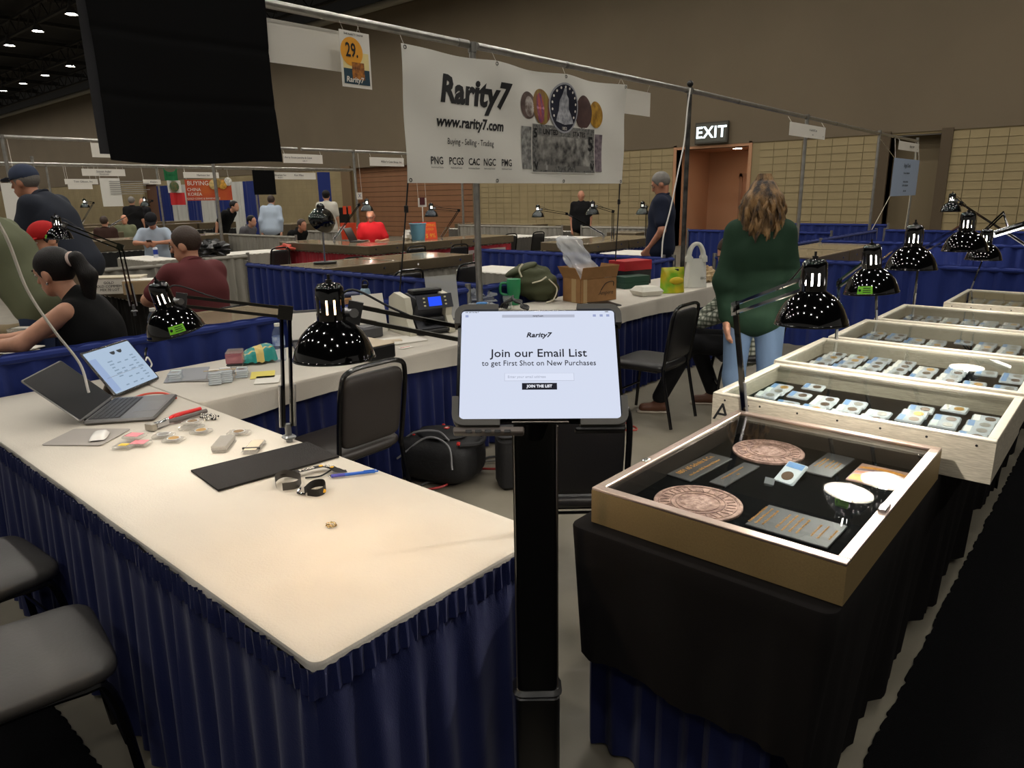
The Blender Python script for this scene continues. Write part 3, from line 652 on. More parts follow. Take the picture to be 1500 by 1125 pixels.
srect(-.22, .22, -.165, -.095, sgrey, 'field_border'); srect(-.218, .218, -.163, -.097, emit_mat('screen_field', (.75, .80, .95, 1), .98), 'field', .0018); text('Enter your email address', .0068, sgrey, scr, SK(-.2, -.13, .0021), ax='LEFT')
srect(-.11, .11, -.245, -.185, sink, 'button'); text('JOIN THE LIST', .0072, swhite, scr, SK(0, -.215, .0018), bold=.0002)
srect(-.235, .24, .435, .462, emit_mat('screen_bar', (.48, .51, .62, 1), .95), 'address_bar'); text('rarity7.com', .0042, sink, scr, SK(0, .448, .0018))
for x in (-.465, .37, .415, .458): srect(x - .01, x + .01, .44, .462, sicon, 'icon')
text('9:41 AM  Fri Mar 7', .0032, sink, scr, SK(-.475, .487), ax='LEFT'); text('100%', .0032, sink, scr, SK(.45, .487))
# ================================================================ desk lamps
lamp_black = mat('lamp_black', C(7, 7, 8), .07, coat=.6); shade_in = mat('lamp_white_inside', C(240, 238, 230), .6)
tag_m = mat('sticker_green', C(128, 214, 44), .5); spring_m = mat('lamp_spring', C(170, 170, 172), .3, .9)
WARM = (1.0, .66, .34, 1); COOL = (1.0, .93, .84, 1)
LAMP = {}
def lamp_meshes():
    # shade: local z up, rim plane at z=0, radius .097
    P = [(.097, 0), (.0965, .006), (.092, .022), (.083, .044), (.071, .062), (.055, .078), (.04, .088), (.034, .092)]
    LAMP['shade'] = MB().lathe(P, n=40).lathe([(.097, 0), (.0985, -.002), (.0985, .002), (.097, .004)], n=40).mesh('shade', lamp_black, ang=60)
    LAMP['reflector'] = MB().lathe([(r - .0025, z + .001) for r, z in P] + [(.002, .094)], n=40).mesh('reflector', shade_in, ang=60)
    NP = [(.034, .092), (.0345, .108), (.0345, .142), (.034, .150), (.033, .168), (.026, .178), (.012, .181), (.001, .182)]
    def sk(j, i): return j == 1 and i % 4 == 1
    n = MB().lathe(NP, n=48, skip=sk); n.lathe([(.0335, .090), (.0335, .094)], n=24)
    LAMP['neck'] = n.mesh('neck', lamp_black, ang=60)
    LAMP['neck_liner'] = MB().lathe([(.0318, .094), (.0322, .165), (.02, .174)], n=32, skip=lambda j, i: False).mesh('neck_liner', shade_in)
    LAMP['bulb'] = MB().lathe([(.001, .028), (.014, .032), (.024, .046), (.026, .062), (.019, .085), (.016, .13), (.014, .145)], n=20)
    LAMP['switch'] = MB().cyl((0, 0, .18), (0, 0, .188), .008, n=10).cyl((0, 0, .186), (0, 0, .2), .0035, n=8).mesh('switch', DARK)
lamp_meshes()
def bar_pair(a, b, off, r=.0055):
    m = MB()
    for s in (-1, 1): m.cyl(a + off * s, b + off * s, r, n=4)
    return m
def lamp(label, rim, axis, base, elbow, watt, colr=COOL, sticker=None, s=1.0, glow=9.0, small=False, clamp_dir=None, grp=None):
    """spring-arm lamp clamped to a table: rim = centre of the shade opening, axis = direction from rim up the neck"""
    rim, axis, base, elbow = Vector(rim), Vector(axis).normalized(), Vector(base), Vector(elbow)
    t = thing('desk_lamp', label, 'lamp', base, group=grp); L = lambda p: Vector(p) - base
    Fz = frame(axis); sm = Matrix.Translation(L(rim)) @ Fz.to_4x4() @ Matrix.Scale(s, 4)
    def part(nm, me):
        o = bpy.data.objects.new(nm, me); COL.objects.link(o); o.parent = t; o.matrix_basis = sm; return o
    sh = part('shade', LAMP['shade']); part('reflector', LAMP['reflector']); part('neck', LAMP['neck']); part('switch', LAMP['switch'])
    key = 'bulb_%s' % ('w' if colr is WARM else 'c') + str(glow)
    if key not in LAMP: LAMP[key] = LAMP['bulb'].mesh('bulb', emit_mat(key, colr, glow))
    part('bulb', LAMP[key])
    if watt > 0:
        ld = bpy.data.lights.new('lamp_light', 'POINT'); ld.energy = watt * LAMP_W; ld.color = colr[:3]; ld.shadow_soft_size = .010 * s
        lo = bpy.data.objects.new('lamp_light', ld); COL.objects.link(lo); lo.parent = t; lo.location = L(rim + axis * .014 * s)
    neck = rim + axis * .115 * s; hd = (elbow - neck); hd.z *= .6; hd.normalize(); piv = neck + hd * .055 * s
    sd = axis.cross(hd).normalized()
    kb = MB(); kb.cyl(L(neck + hd * .03 * s), L(neck + hd * .05 * s), .012 * s, n=10); kb.cyl(L(piv - sd * .014), L(piv + sd * .014), .011 * s, n=10); kb.build('knob', spring_m, t)
    up = (elbow - piv).normalized(); side = up.cross(V(0, 0, 1)).normalized(); perp = side.cross(up).normalized()
    u = MB()
    for q in (-1, 1): u.box(L((piv + elbow) / 2 + perp * .016 * q), (.010, .010, (elbow - piv).length), frame(up))
    u.build('upper_arm', lamp_black, t)
    br = MB(); br.box(L(piv), (.012, .055, .035), frame(up, perp) ); br.build('head_bracket', mat('bracket_grey', C(92, 92, 94), .35, .8), t)
    lw = (elbow - base).normalized(); fw = V(up.x, up.y, 0); fw = fw.normalized() if fw.length > .01 else V(1, 0, 0)
    l = MB(); b0 = base + V(0, 0, .05)
    for q in (-1, 1): l.box(L((b0 + elbow) / 2 + fw * .014 * q), (.010, .010, (elbow - b0).length), frame(elbow - b0))
    l.build('lower_arm', lamp_black, t)
    for q in (-1, 1):
        sp = MB(); a_ = b0 + fw * .026 * q; b_ = a_ + (elbow - b0) * .38; sp.cyl(L(a_), L(b_), .0055, n=8); sp.build('spring', spring_m, t)
    e = MB(); e.box(L(elbow), (.014, .05, .05), frame(up, perp)); e.cyl(L(elbow - side * .012), L(elbow + side * .012), .014, n=10); e.build('elbow_joint', lamp_black, t)
    c = MB(); c.cyl((0, 0, -.03), (0, 0, .06), .012, n=10); c.rbox((0, 0, .008), (.045, .045, .016), .01); c.build('clamp', mat('clamp_grey', C(128, 130, 132), .35, .7), t)
    cm = MB().tube(bez([L(neck + hd * .01 + axis * .02), L(piv + axis * .055), L(piv + up * .08 + perp * .03), L(piv + up * .16 + perp * .012)], 6), .003, 6); cm.build('cord', DARK, t)
    if sticker:
        a0, z0, z1 = sticker
        def sf(u_, v_):
            z = z0 + (z1 - z0) * v_; r = np.interp(z, [0, .006, .022, .044, .062, .078], [.097, .0965, .092, .083, .071, .055]) + .0012; a = R_(a0 + 32 * u_); return (r * math.cos(a), r * math.sin(a), z)
        st = MB().grid(8, 3, sf).build('sticker', tag_m, sh)
        mm = MB()
        for i, q in enumerate((.25, .5, .75)):
            mm.grid(4, 1, lambda u_, v_: tuple(x * 1.006 for x in sf(.38 + u_ * .5, q + (v_ - .5) * .1)))
        mm.ell([x * 1.0 for x in sf(.16, .5)], .005, 8, 5); mm.build('sticker_print', INK, sh)
    return t
# warm lamp over the front table, arm running behind the tablet
lamp('glossy black desk lamp with warm glow over the white front table', at_d(490, 524, 1.72), (-.02, .02, 1), (-1.145, 1.35, TZ + .012), at_d(775, 508, 1.80), 4.6, WARM, glow=7)
lamp('tilted black desk lamp with green sticker leaning over the laptop', at_d(258, 485, 2.42), (-.05, -.22, 1), (-2.34, 1.36, TZ + .012), at_d(418, 458, 2.52), 7, (1, .9, .78, 1), sticker=(56, .010, .036), glow=7, s=.96)
r1 = lamp('black desk lamp over the bronze case with lifted cord loop', at_d(1188, 474, 2.0), (-.03, .02, 1), (-1.02, 2.475, TZ), at_d(1077, 452, 2.62), 22, COOL, glow=30)
lamp('black desk lamp with green sticker over the pale wooden cases', at_d(1276, 428, 2.72), (-.08, -.03, 1), (-1.14, 3.88, TZ), (-1.12, 3.75, 1.2), 24, COOL, sticker=(-14, .006, .034), glow=30)
lamp('black desk lamp above the third wooden case with silver arm bracket', at_d(1334, 394, 2.95), (-.02, .02, 1), (-1.13, 4.6, TZ), (-1.15, 4.5, 1.22), 19, COOL, glow=30)
lamp('black desk lamp above the fourth wooden case on a thin upright', at_d(1413, 367, 3.4), (-.03, .0, 1), (-1.12, 5.42, TZ), (-1.1, 5.3, 1.25), 19, COOL, glow=30)
lamp('small black desk lamp above the farthest wooden case', at_d(1440, 380, 4.3), (.0, .0, 1), (-.98, 6.5, TZ), (-.9, 6.5, 1.2), 6, COOL, glow=30)
# tube task light and small chrome lamp further along the row
t = thing('task_light', 'bright tube task light on a black jointed arm', 'lamp', on(1425, 398, .78)); b = Vector(t.location)
e1, e2 = at_d(1428, 352, 5.3), at_d(1470, 312, 5.2); h1, h2 = at_d(1456, 342, 5.0), at_d(1515, 324, 4.9)
b2_ = MB()
for q in (-.012, .012): b2_.cyl(e1 - b + V(0, 0, q), e2 - b + V(0, 0, q), .006, n=6)
b2_.cyl((0, 0, 0), e1 - b, .008, n=6); b2_.tube([e2 - b, at_d(1478, 338, 5.1) - b, (h1 * .6 + h2 * .4) - b], .008, 6); b2_.build('arm', lamp_black, t)
MB().cyl(h1 - b, h2 - b, .022, n=10).build('housing', lamp_black, t); MB().cyl(h1 - b + V(0, 0, -.012), h2 - b + V(0, 0, -.012), .017, n=10).build('tube', emit_mat('tube_light', (1, .97, .92, 1), 5), t)
MB().rbox((0, 0, .01), (.06, .06, .02), .01).build('clamp', DARK, t)
# ================================================================ display cases
bronze = mat('bronze_aluminium', C(156, 134, 94), .5, .45, bump=.12, bscale=600, stretch=(1, 1, 1), var=.06, vscale=200)
trimb = mat('case_trim_rose', C(178, 160, 148), .3, .8)
palew = mat('pale_wood_grain', C(176, 168, 150), .5, .25, col2=C(206, 198, 180), vscale=26, stretch=(1.2, 1.2, 14), bump=.05, bscale=60)
palet = mat('pale_trim', C(206, 200, 184), .38, .4, var=.05, vscale=60)
velvet = mat('black_velvet', C(7, 7, 8), .95, spec=.05)
glass_m = clear_mat('case_glass', (.93, .95, .94, 1), .003, 1.66)
def case(label, x0, x1, y0, y1, z0, h, side, trim, wall=.016, rail=.028, screws=True, fl=.012):
    t = thing('display_case', label, 'display case', ((x0 + x1) / 2, (y0 + y1) / 2, z0)); w_, d_ = (x1 - x0) / 2, (y1 - y0) / 2
    for sy, nm in ((-1, 'front_side'), (1, 'back_side')): MB().box((0, sy * (d_ - wall / 2), h / 2 - .002), (2 * w_, wall, h - .004)).build(nm, side, t, False)
    for sx in (-1, 1): MB().box((sx * (w_ - wall / 2), 0, h / 2 - .002), (wall, 2 * d_ - 2 * wall, h - .004)).build('end_side', side, t, False)
    MB().box((0, 0, fl), (2 * w_ - 2 * wall, 2 * d_ - 2 * wall, .012)).build('velvet_floor', velvet, t, False)
    lid = MB().box((0, 0, h - .004), (2 * w_ - .03, 2 * d_ - .03, .004)).build('glass_lid', glass_m, t, False)
    for sy in (-1, 1): MB().rbox((0, sy * (d_ - rail / 2), h), (2 * w_, rail, .008), .003).build('lid_rail', trim, lid)
    for sx in (-1, 1): MB().rbox((sx * (w_ - rail / 2), 0, h), (rail, 2 * d_ - 2 * rail, .008), .003).build('lid_rail', trim, lid)
    if screws:
        for i in range(7):
            q = MB(); q.cyl((-w_ + .05 + i * (2 * w_ - .1) / 6, -d_ - .001, h - .02), (-w_ + .05 + i * (2 * w_ - .1) / 6, -d_ + .002, h - .02), .004, n=8); q.build('screw', DARK, t)
    return t
bc = case('bronze display case with round stone prints on the black cloth', -1.05, -.378, 1.515, 2.455, TZ + .003, .100, bronze, trimb, screws=False)
for (a, b, c, d) in ((-.322, .322, .452, .456), (-.322, .322, -.456, -.452), (-.322, -.318, -.452, .452), (.318, .322, -.452, .452)): MB().b2(a, b, c, d, .018, .09).build('lining', mat('case_lining', C(30, 24, 20), .6), bc, False)
lt = MB(); lt.rbox((.32, -.12, .106), (.02, .05, .012), .003); lt.build('latch', CHROME, bc); MB().rbox((-.325, -.2, .104), (.016, .03, .01), .003).build('latch', CHROME, bc)
cases = [bc]
cdat = [('pale wooden display case marked A, full of coin slabs', -1.17, -.245, 2.50, 3.13), ('pale wooden display case next behind the one marked A', -1.2, -.25, 3.18, 3.84),
        ('pale wooden display case, third behind the bronze one', -1.19, -.24, 3.89, 4.56), ('pale wooden display case, fourth behind the bronze one', -1.16, -.24, 4.62, 5.32), ('pale wooden display case at the far end of the black table', -.97, -.2, 5.56, 6.4)]
for lb, x0, x1, y0, y1 in cdat: cases.append(case(lb, x0, x1, y0, y1, TZ + .003, .137, palew, palet, fl=.055))
ca = cases[1]
FM = lambda x, z: plane_M((x, -.3155, z), (1, 0, 0), (0, 0, 1))
text('A', .1, INK, ca, FM(-.425, .065), shear=.1); text('T', .05, INK, ca, FM(-.33, .095))
lk = MB(); lk.ell((.0, .335, .11), .018); lk.cyl((0, .30, .11), (0, .34, .11), .01); lk.build('lock', CHROME, ca)
# what lies in the bronze case (flat prints, plaques, one slab on an easel)
z1 = TZ + .003 + .0185
stone = mat('stone_print', C(196, 160, 148), .7, col2=C(132, 100, 92), vscale=46)
stone2 = mat('stone_print_dark', C(120, 90, 84), .7, col2=C(176, 144, 132), vscale=60)
def on_case(px, py): return on(px, py, z1)
def medallion(label, px, py, r, rays):
    c = on_case(px, py); t = thing('round_print', label, 'print', c)
    MB().lathe([(.0, 0), (r, 0), (r, .006), (r * .985, .008), (r * .93, .0085), (r * .92, .007), (0.0, .007)], n=56).build('disc', stone, t)
    for (a, b, mm_) in ((r * .90, r * .885, stone2), (r * .62, r * .60, stone2), (r * .50, r * .485, stone2)):
        MB().lathe([(b, .0072), (b, .0088), (a, .0088), (a, .0072)], n=48).build('ring', mm_, t)
    g = MB()
    for i in range(rays):
        a = 2 * math.pi * i / rays; g.box((r * .75 * math.cos(a), r * .75 * math.sin(a), .0078), (r * .2, .0028, .0018), Matrix.Rotation(a + .3 * (i % 2), 3, 'Z'))
    g.build('ray_marks', stone2, t)
    g = MB(); g.ell((0, 0, .007), (r * .3, r * .38, .004), 16, 6); g.ell((r * .1, r * .16, .008), (r * .13, r * .14, .005), 10, 6); g.ell((-r * .16, -r * .2, .008), (r * .2, r * .12, .004), 10, 6); g.build('relief', mat('stone_relief', C(206, 172, 160), .7, col2=C(150, 116, 108), vscale=90), t)
    return t
medallion('round pink stone print with rings at the back of the bronze case', 1125, 663, .118, 26)
medallion('round pink stone print with sun rays at the front of the bronze case', 1022, 739, .125, 30)
plaq = mat('plaque_grey', C(62, 61, 63), .5); goldink = mat('gold_ink', C(206, 148, 74), .5)
def plaque(label, corners, lines, tall):
    P = [on_case(*c) for c in corners]; c = sum(P, V(0, 0, 0)) / 4; x = (P[1] - P[0] + P[2] - P[3]).normalized(); ang = math.atan2(x.y, x.x)
    wd = ((P[1] - P[0]).length + (P[2] - P[3]).length) / 2; hg = ((P[3] - P[0]).length + (P[2] - P[1]).length) / 2
    t = thing('text_plaque', label, 'plaque', c, ang); MB().rbox((0, 0, .003), (wd, hg, .006), .003).build('card', plaq, t)
    for (s_, y, sz) in lines: text(s_, sz, goldink, t, plane_M((0, y * hg, .0066), (1, 0, 0), (0, 1, 0)), sx=.92)
    return t
# the reading direction of all cards runs along +Y (they face the aisle side of the case)
plaque('grey plaque headed 1851 in gold at the left of the bronze case', [(975, 697), (1040, 665), (1072, 674), (1012, 707)], [('1851 65 Schultz & Co.', .2, .026), ('struck on 1847 Mozart & Baxter', -.2, .0155)], 0)
plaque('small grey plaque with one gold line beside the 1851 plaque', [(1038, 708), (1090, 679), (1113, 685), (1062, 715)], [('Ex. Humphrey-Boyd, Mercantile Cabinet', .15, .009), ('1996', -.2, .009)], 0)
plaque('grey plaque with short gold text near the centre back of the bronze case', [(1175, 691), (1212, 666), (1253, 673), (1218, 702)], [('The only known example of this', .33, .008), ('overstrike, discovered in 1909', .2, .008), ('and held in one family until', .0, .008), ('it was offered at auction', -.15, .008), ('in the spring of 1996', -.3, .008)], 0)
pp = [('A detailed account of the Schultz &', .42, .0095), ('Company five-dollar issues, struck', .35, .0095), ('in San Francisco during the rush', .28, .0095), ('of 1851, shows that dies were', .14, .0095), ('reworked over earlier coins when', .07, .0095), ('planchets ran short. This piece', .0, .0095), ('retains clear undertype detail', -.07, .0095), ('on both sides and is the', -.21, .0095), ('finest of the three known', -.28, .0095), ('to collectors today', -.38, .0095)]
plaque('large grey plaque of gold text at the front of the bronze case', [(1090, 770), (1128, 741), (1240, 774), (1213, 806)], [], 0)
lp = bpy.data.objects['text_plaque.003']
for (s_, y, sz) in pp: text(s_, sz * 1.05, goldink, lp, plane_M((0, y * .25, .0066), (1, 0, 0), (0, 1, 0)), sx=.85)
bpy.data.objects['text_plaque.003']['category'] = 'plaque'
t = thing('colour_print', 'square print of a toned coin edge in orange bands', 'print', on_case(1288, 700), 0)
MB().rbox((0, 0, .003), (.15, .17, .006), .003).build('card', mat('toned_base', C(186, 150, 138), .5, var=.06, vscale=60), t)
for i, (r0, r1_, col_) in enumerate(((.10, .118, (224, 150, 60)), (.075, .092, (120, 90, 96)), (.05, .07, (214, 120, 80)), (.0, .036, (226, 176, 60)))):
    g = MB(); n = 18; vs = []
    for k in range(n + 1):
        x = -.07 + .14 * k / n
        for rr in (r0, r1_): vs.append((x, -.08 + rr + .03 * (1 - (x / .09) ** 2) * (1 if rr > 0 else 0), .0064 + i * .0001))
    g.add(vs, [(2 * k, 2 * k + 2, 2 * k + 3, 2 * k + 1) for k in range(n)]); g.build('band', mat('toned_%d' % i, C(*col_), .5, var=.18, vscale=90), t)
# coin slabs
slab_body = clear_mat('slab_plastic', (.9, .93, .96, 1), .06, 1.45, .8, C(214, 222, 228)); lab_b = mat('slab_label_blue', C(104, 146, 196), .5); lab_w = mat('slab_label_white', C(232, 230, 222), .5); lab_g = mat('slab_label_pale', C(206, 218, 214), .5)
coin_s = mat('coin_silver', C(150, 146, 140), .35, .7); coin_d = mat('coin_dark', C(98, 78, 62), .4, .6); coin_g = mat('coin_goldm', C(196, 150, 70), .35, .7); gask = mat('slab_gasket', C(214, 216, 218), .6)
_sb = MB().rbox((0, 0, .0045), (.062, .088, .009), .006).rbox((0, 0, .009), (.056, .082, .002), .005).mesh('slab_shell', slab_body)
_core = MB().rbox((0, -.012, .0045), (.05, .05, .004), .004).mesh('gasket', gask)
_lab = {k: MB().rbox((0, .028, .0105), (.05, .02, .0006), .001).mesh('label_insert', m_) for k, m_ in (('b', lab_b), ('w', lab_w), ('g', lab_g))}
_coin = {k: MB().cyl((0, -.014, .0098), (0, -.014, .0108), .017, n=20).mesh('coin', m_) for k, m_ in (('s', coin_s), ('d', coin_d), ('g', coin_g))}
def slab(label, loc, rz, grp, lk_='b', ck='s', rot=None, sc=1.0):
    t = thing('graded_coin', label, 'coin slab', loc, rz, grp, rot=rot); t.scale = (sc, sc, sc)
    for nm, me in (('shell', _sb), ('gasket', _core), ('label_insert', _lab[lk_]), ('coin', _coin[ck])):
        o = bpy.data.objects.new(nm, me); COL.objects.link(o); o.parent = t
    return t
lkn = {'b': 'blue', 'w': 'white', 'g': 'pale green'}; ckn = {'s': 'silver', 'd': 'dark', 'g': 'gold'}
cn = ['the bronze case', 'wooden case marked A', 'second wooden case', 'third wooden case', 'fourth wooden case', 'farthest wooden case']
rnd = random.Random(11)
gapz = {1: [(3, 6), (3, 5), (2, 6), (4, 6), (4, 5), (7, 6), (0, 6), (5, 6), (4, 4)], 2: [(3, 0), (3, 1), (4, 7), (4, 6), (6, 5), (6, 4), (0, 7), (1, 7)], 3: [(4, 2), (4, 3), (5, 3), (7, 0)], 4: [(3, 0), (4, 1)], 5: []}
for ci in range(1, 6):
    lb, x0, x1, y0, y1 = cdat[ci - 1]; rows_ = int((y1 - y0 - .06) / .078); colsn = int((x1 - x0 - .08) / .099)
    for i in range(colsn):
        for j in range(rows_):
            if (i, j) in gapz[ci] or rnd.random() < .1: continue
            x = x0 + .04 + (i + .5) * (x1 - x0 - .08) / colsn + rnd.uniform(-.004, .004); y = y0 + .035 + (j + .5) * (y1 - y0 - .07) / rows_ + rnd.uniform(-.004, .004)
            lk_ = rnd.choice('bbbwwg'); ck = rnd.choice('ssddg')
            slab('coin slab with %s label and %s coin in the %s' % (lkn[lk_], ckn[ck], cn[ci]), (x, y, TZ + .0645 + .0062), 0, 'slabs laid in rows in the ' + cn[ci], lk_, ck, rot=(0, R_(-9), math.pi / 2 + rnd.uniform(-.06, .06)))
p = on_case(1158, 702)
slab('graded coin slab propped on an easel in the bronze case', p + V(0, 0, .014), 0, 'slab on the easel', 'b', 'd', rot=(R_(28), 0, R_(-12)), sc=1.1)
t = thing('slab_easel', 'small clear easel behind the propped slab in the bronze case', 'easel', p + V(.0, .052, 0)); MB().box((0, 0, .026), (.04, .004, .052), Matrix.Rotation(R_(-18), 3, 'X')).build('prop', glass_m, t, False); MB().b2(-.03, .03, -.05, .02, 0, .003).build('foot', glass_m, t, False)
t = thing('slab_easel', 'empty clear easel standing left of the propped slab', 'easel', on_case(1127, 709)); MB().box((0, 0, .01), (.03, .003, .02), Matrix.Rotation(R_(-25), 3, 'X')).build('prop', mat('acrylic_white', C(200, 205, 210), .2, alpha=.4), t, False); MB().b2(-.015, .015, -.02, .006, 0, .003).build('foot', glass_m, t, False)
# ================================================================ things on the front table
alu = mat('laptop_grey', C(112, 110, 108), .38, .7); keym = mat('key_black', C(18, 18, 20), .5)
def frame_xy(o, x, y):
    return plane_M(o, x, y)
HL, HR, FLp, FRp = V(-3.19, .92, 0), V(-3.50, 1.165, 0), V(-2.95, 1.13, 0), V(-3.265, 1.375, 0)
lx = ((HR - HL) + (FRp - FLp)).normalized(); LWd = .385; LD = .28
hc = (HL + HR) / 2; vz = V(lx.y, -lx.x, 0)      # from hinge towards the front edge
if vz.dot(((FLp + FRp) / 2 - hc)) < 0: vz = -vz
lap = thing('laptop', 'open grey laptop with a dark screen on the white table', 'laptop'); lap.matrix_basis = plane_M((hc.x, hc.y, TZ + .003), -lx, vz * -1) if False else plane_M((hc.x, hc.y, TZ + .003), lx, lx.cross(V(0, 0, 1)) if lx.cross(V(0, 0, 1)).dot(vz) > 0 else V(0, 0, 1).cross(lx))
up_ = 1 if lap.matrix_basis.to_3x3().col[2].z > 0 else -1
if up_ < 0: lap.matrix_basis = plane_M((hc.x, hc.y, TZ + .003), -lx, vz)
base = MB().rbox((0, LD / 2, .009), (LWd, LD, .016), .015).build('base', alu, lap)
kb = MB().rbox((0, .075, .0175), (LWd - .06, .125, .001), .003).build('keyboard', keym, lap)
kk = MB().rbox((0, 0, 0), (.021, .0165, .002), .002).mesh('key', mat('key_cap', C(30, 30, 33), .45))
for r in range(6):
    for c in range(14):
        o = bpy.data.objects.new('key', kk); COL.objects.link(o); o.parent = kb; o.location = (-LWd / 2 + .042 + c * .0232, .022 + r * .0205, .0188)
MB().rbox((0, .212, .0173), (.16, .105, .0008), .004).build('trackpad', mat('trackpad', C(100, 98, 97), .3, .6), lap)
LM = Matrix.Rotation(R_(42), 3, 'X')
ldir = V(0, -math.cos(R_(44)), math.sin(R_(44)))
lc = V(0, -.004, .017); FL3 = Matrix((V(-1, 0, 0), ldir, V(-1, 0, 0).cross(ldir))).transposed()
scm = MB().rbox(lc + ldir * .135, (LWd, .27, .006), .012, FL3).build('screen_lid', alu, lap)
MB().rbox(lc + ldir * .136 + FL3.col[2] * .0034, (LWd - .012, .256, .001), .008, FL3).build('display', mat('screen_off', C(5, 5, 6), .35, spec=.12), lap)
MB().cyl((-.15, -.002, .014), (.15, -.002, .014), .006, n=8).build('hinge', DARK, lap)
# second tablet leaning on its folio
a_, b_ = on(170, 581, .775), on(235, 554, .775); xd = (b_ - a_); wd = xd.length; xd.normalize(); bk = V(0, 0, 1).cross(xd); 
if bk.dot(V(-.75, -.66, 0)) < 0: bk = -bk
yd = (bk * math.cos(R_(54)) + V(0, 0, 1) * math.sin(R_(54)))
t = thing('tablet', 'tablet leaning on a folio stand behind the laptop, showing a parts list', 'tablet'); t.matrix_basis = plane_M((a_ + b_) / 2, xd, yd); hh = .255
MB().rbox((0, hh / 2, -.004), (wd, hh, .009), .014).build('body', mat('tablet_black', C(8, 8, 9), .25), t)
sc2 = MB().rbox((0, hh / 2, .001), (wd - .022, hh - .022, .001), .006).build('screen', emit_mat('screen_list', (.52, .66, .84, 1), .8), t)
MB().b2(-wd / 2 + .012, -wd / 2 + .06, .02, hh - .05, .0013, .0016).build('sidebar', emit_mat('screen_side', (.40, .52, .78, 1), .8), sc2, False)
for i in range(4):
    for j in range(9):
        if rnd.random() < .2: continue
        MB().b2(-.065 + i * .055, -.065 + i * .055 + .018 + .02 * rnd.random(), .03 + j * .017, .036 + j * .017, .0013, .0016).build('text_row', emit_mat('screen_row', (.30, .40, .52, 1), .8), sc2, False)
for x in (.01, .06):
    g = MB(); g.add([(x, .215, .0017)] + [(x + .018 * math.cos(R_(180 + q)), .215 + .018 * math.sin(R_(180 + q)), .0017) for q in range(0, 181, 20)], [(0, i + 1, i + 2) for i in range(9)]); g.build('thumbnail', emit_mat('screen_thumb', (.07, .075, .08, 1), .8), sc2, False)
MB().box((0, .06, -.07), (wd * .8, .006, .16), Matrix.Rotation(R_(-28), 3, 'X')).build('folio_stand', mat('folio_grey', C(120, 112, 104), .7), t, False)
MB().tube(bez([(wd / 2, hh * .45, 0), (wd / 2 + .03, hh * .5, .0), (wd / 2 + .035, hh * .35, -.01), (wd / 2 + .015, hh * .3, -.02)], 6), .004, 6).build('plug_cable', WHITE, t)
# mouse on a pad
t = thing('mouse_pad', 'thin pale grey mouse pad by the laptop', 'mouse pad', on(128, 640, TZ + .003), R_(38)); MB().rbox((0, 0, .001), (.24, .20, .002), .012).build('pad', mat('pad_grey', C(160, 155, 149), .8), t)
t = thing('computer_mouse', 'white low computer mouse lying on the grey pad', 'mouse', on(146, 641, TZ + .005), R_(60))
MB().grid(16, 12, lambda u, v: ((u - .5) * .062 * (1 - .25 * (2 * v - 1) ** 4), (v - .5) * .115, .006 + .017 * max(0, (1 - (2 * u - 1) ** 4)) * max(0, 1 - (2 * v - 1) ** 4 * .9))).build('top_shell', mat('mouse_white', C(226, 224, 220), .25), t)
MB().rbox((0, 0, .004), (.056, .106, .007), .02).build('bottom', mat('mouse_base', C(140, 140, 142), .4), t)
# red-handled nippers
t = thing('pliers', 'steel nippers with red and grey handles beside the laptop', 'pliers', on(245, 622, TZ + .004), 0); d0 = on(222, 630, TZ) - on(245, 622, TZ); d1 = on(298, 606, TZ) - on(245, 622, TZ); pn = V(-d1.y, d1.x, 0).normalized() * .014
redh = mat('handle_red', C(206, 34, 34), .45); greyh = mat('handle_grey', C(88, 82, 80), .5)
MB().tube(bez([V(0, 0, .014), d1 * .3 + pn * 1.1 + V(0, 0, .022), d1 + pn * 1.2 + V(0, 0, .02)], 6), [.008] * 4 + [.010] * 5 + [.009] * 4, 8).build('handle', redh, t)
MB().tube(bez([V(0, 0, .014), d1 * .3 - pn * .7 + V(0, 0, .012), d1 * 1.05 - pn * .6 + V(0, 0, .012)], 6), [.008] * 4 + [.011] * 5 + [.010] * 4, 8).build('handle', greyh, t)
MB().box(d0 * .45 + V(0, 0, .014), (.045, .03, .016), Matrix.Rotation(math.atan2(d0.y, d0.x), 3, 'Z')).build('jaw', CHROME, t, False); MB().box(d0 + V(0, 0, .014), (.02, .045, .026), Matrix.Rotation(math.atan2(d0.y, d0.x), 3, 'Z')).build('jaw_tip', mat('brushed_steel', C(176, 170, 158), .35, .8), t, False)
MB().cyl((0, 0, .004), (0, 0, .026), .011, n=12).build('pivot', CHROME, t); MB().rbox(d1 * .28 + V(0, 0, .014), (.012, .02, .028), .003).build('lock_tab', redh, t)
# bead chain heap: one thing made of small links
t = thing('metal_chain', 'coiled black and white bead chain behind the pliers', 'chain', on(305, 614, TZ + .003)); g = MB(); lkm = MB()
for i in range(90):
    a = i * .42; r = .012 + .032 * ((i * 37 % 90) / 90); (g if i % 2 else lkm).ell((r * 1.2 * math.cos(a) - .01, r * .7 * math.sin(a) + .01, .004 + .003 * (i % 3)), .0042, 6, 4)
g.build('dark_beads', INK, t); lkm.build('light_beads', PAPER, t)
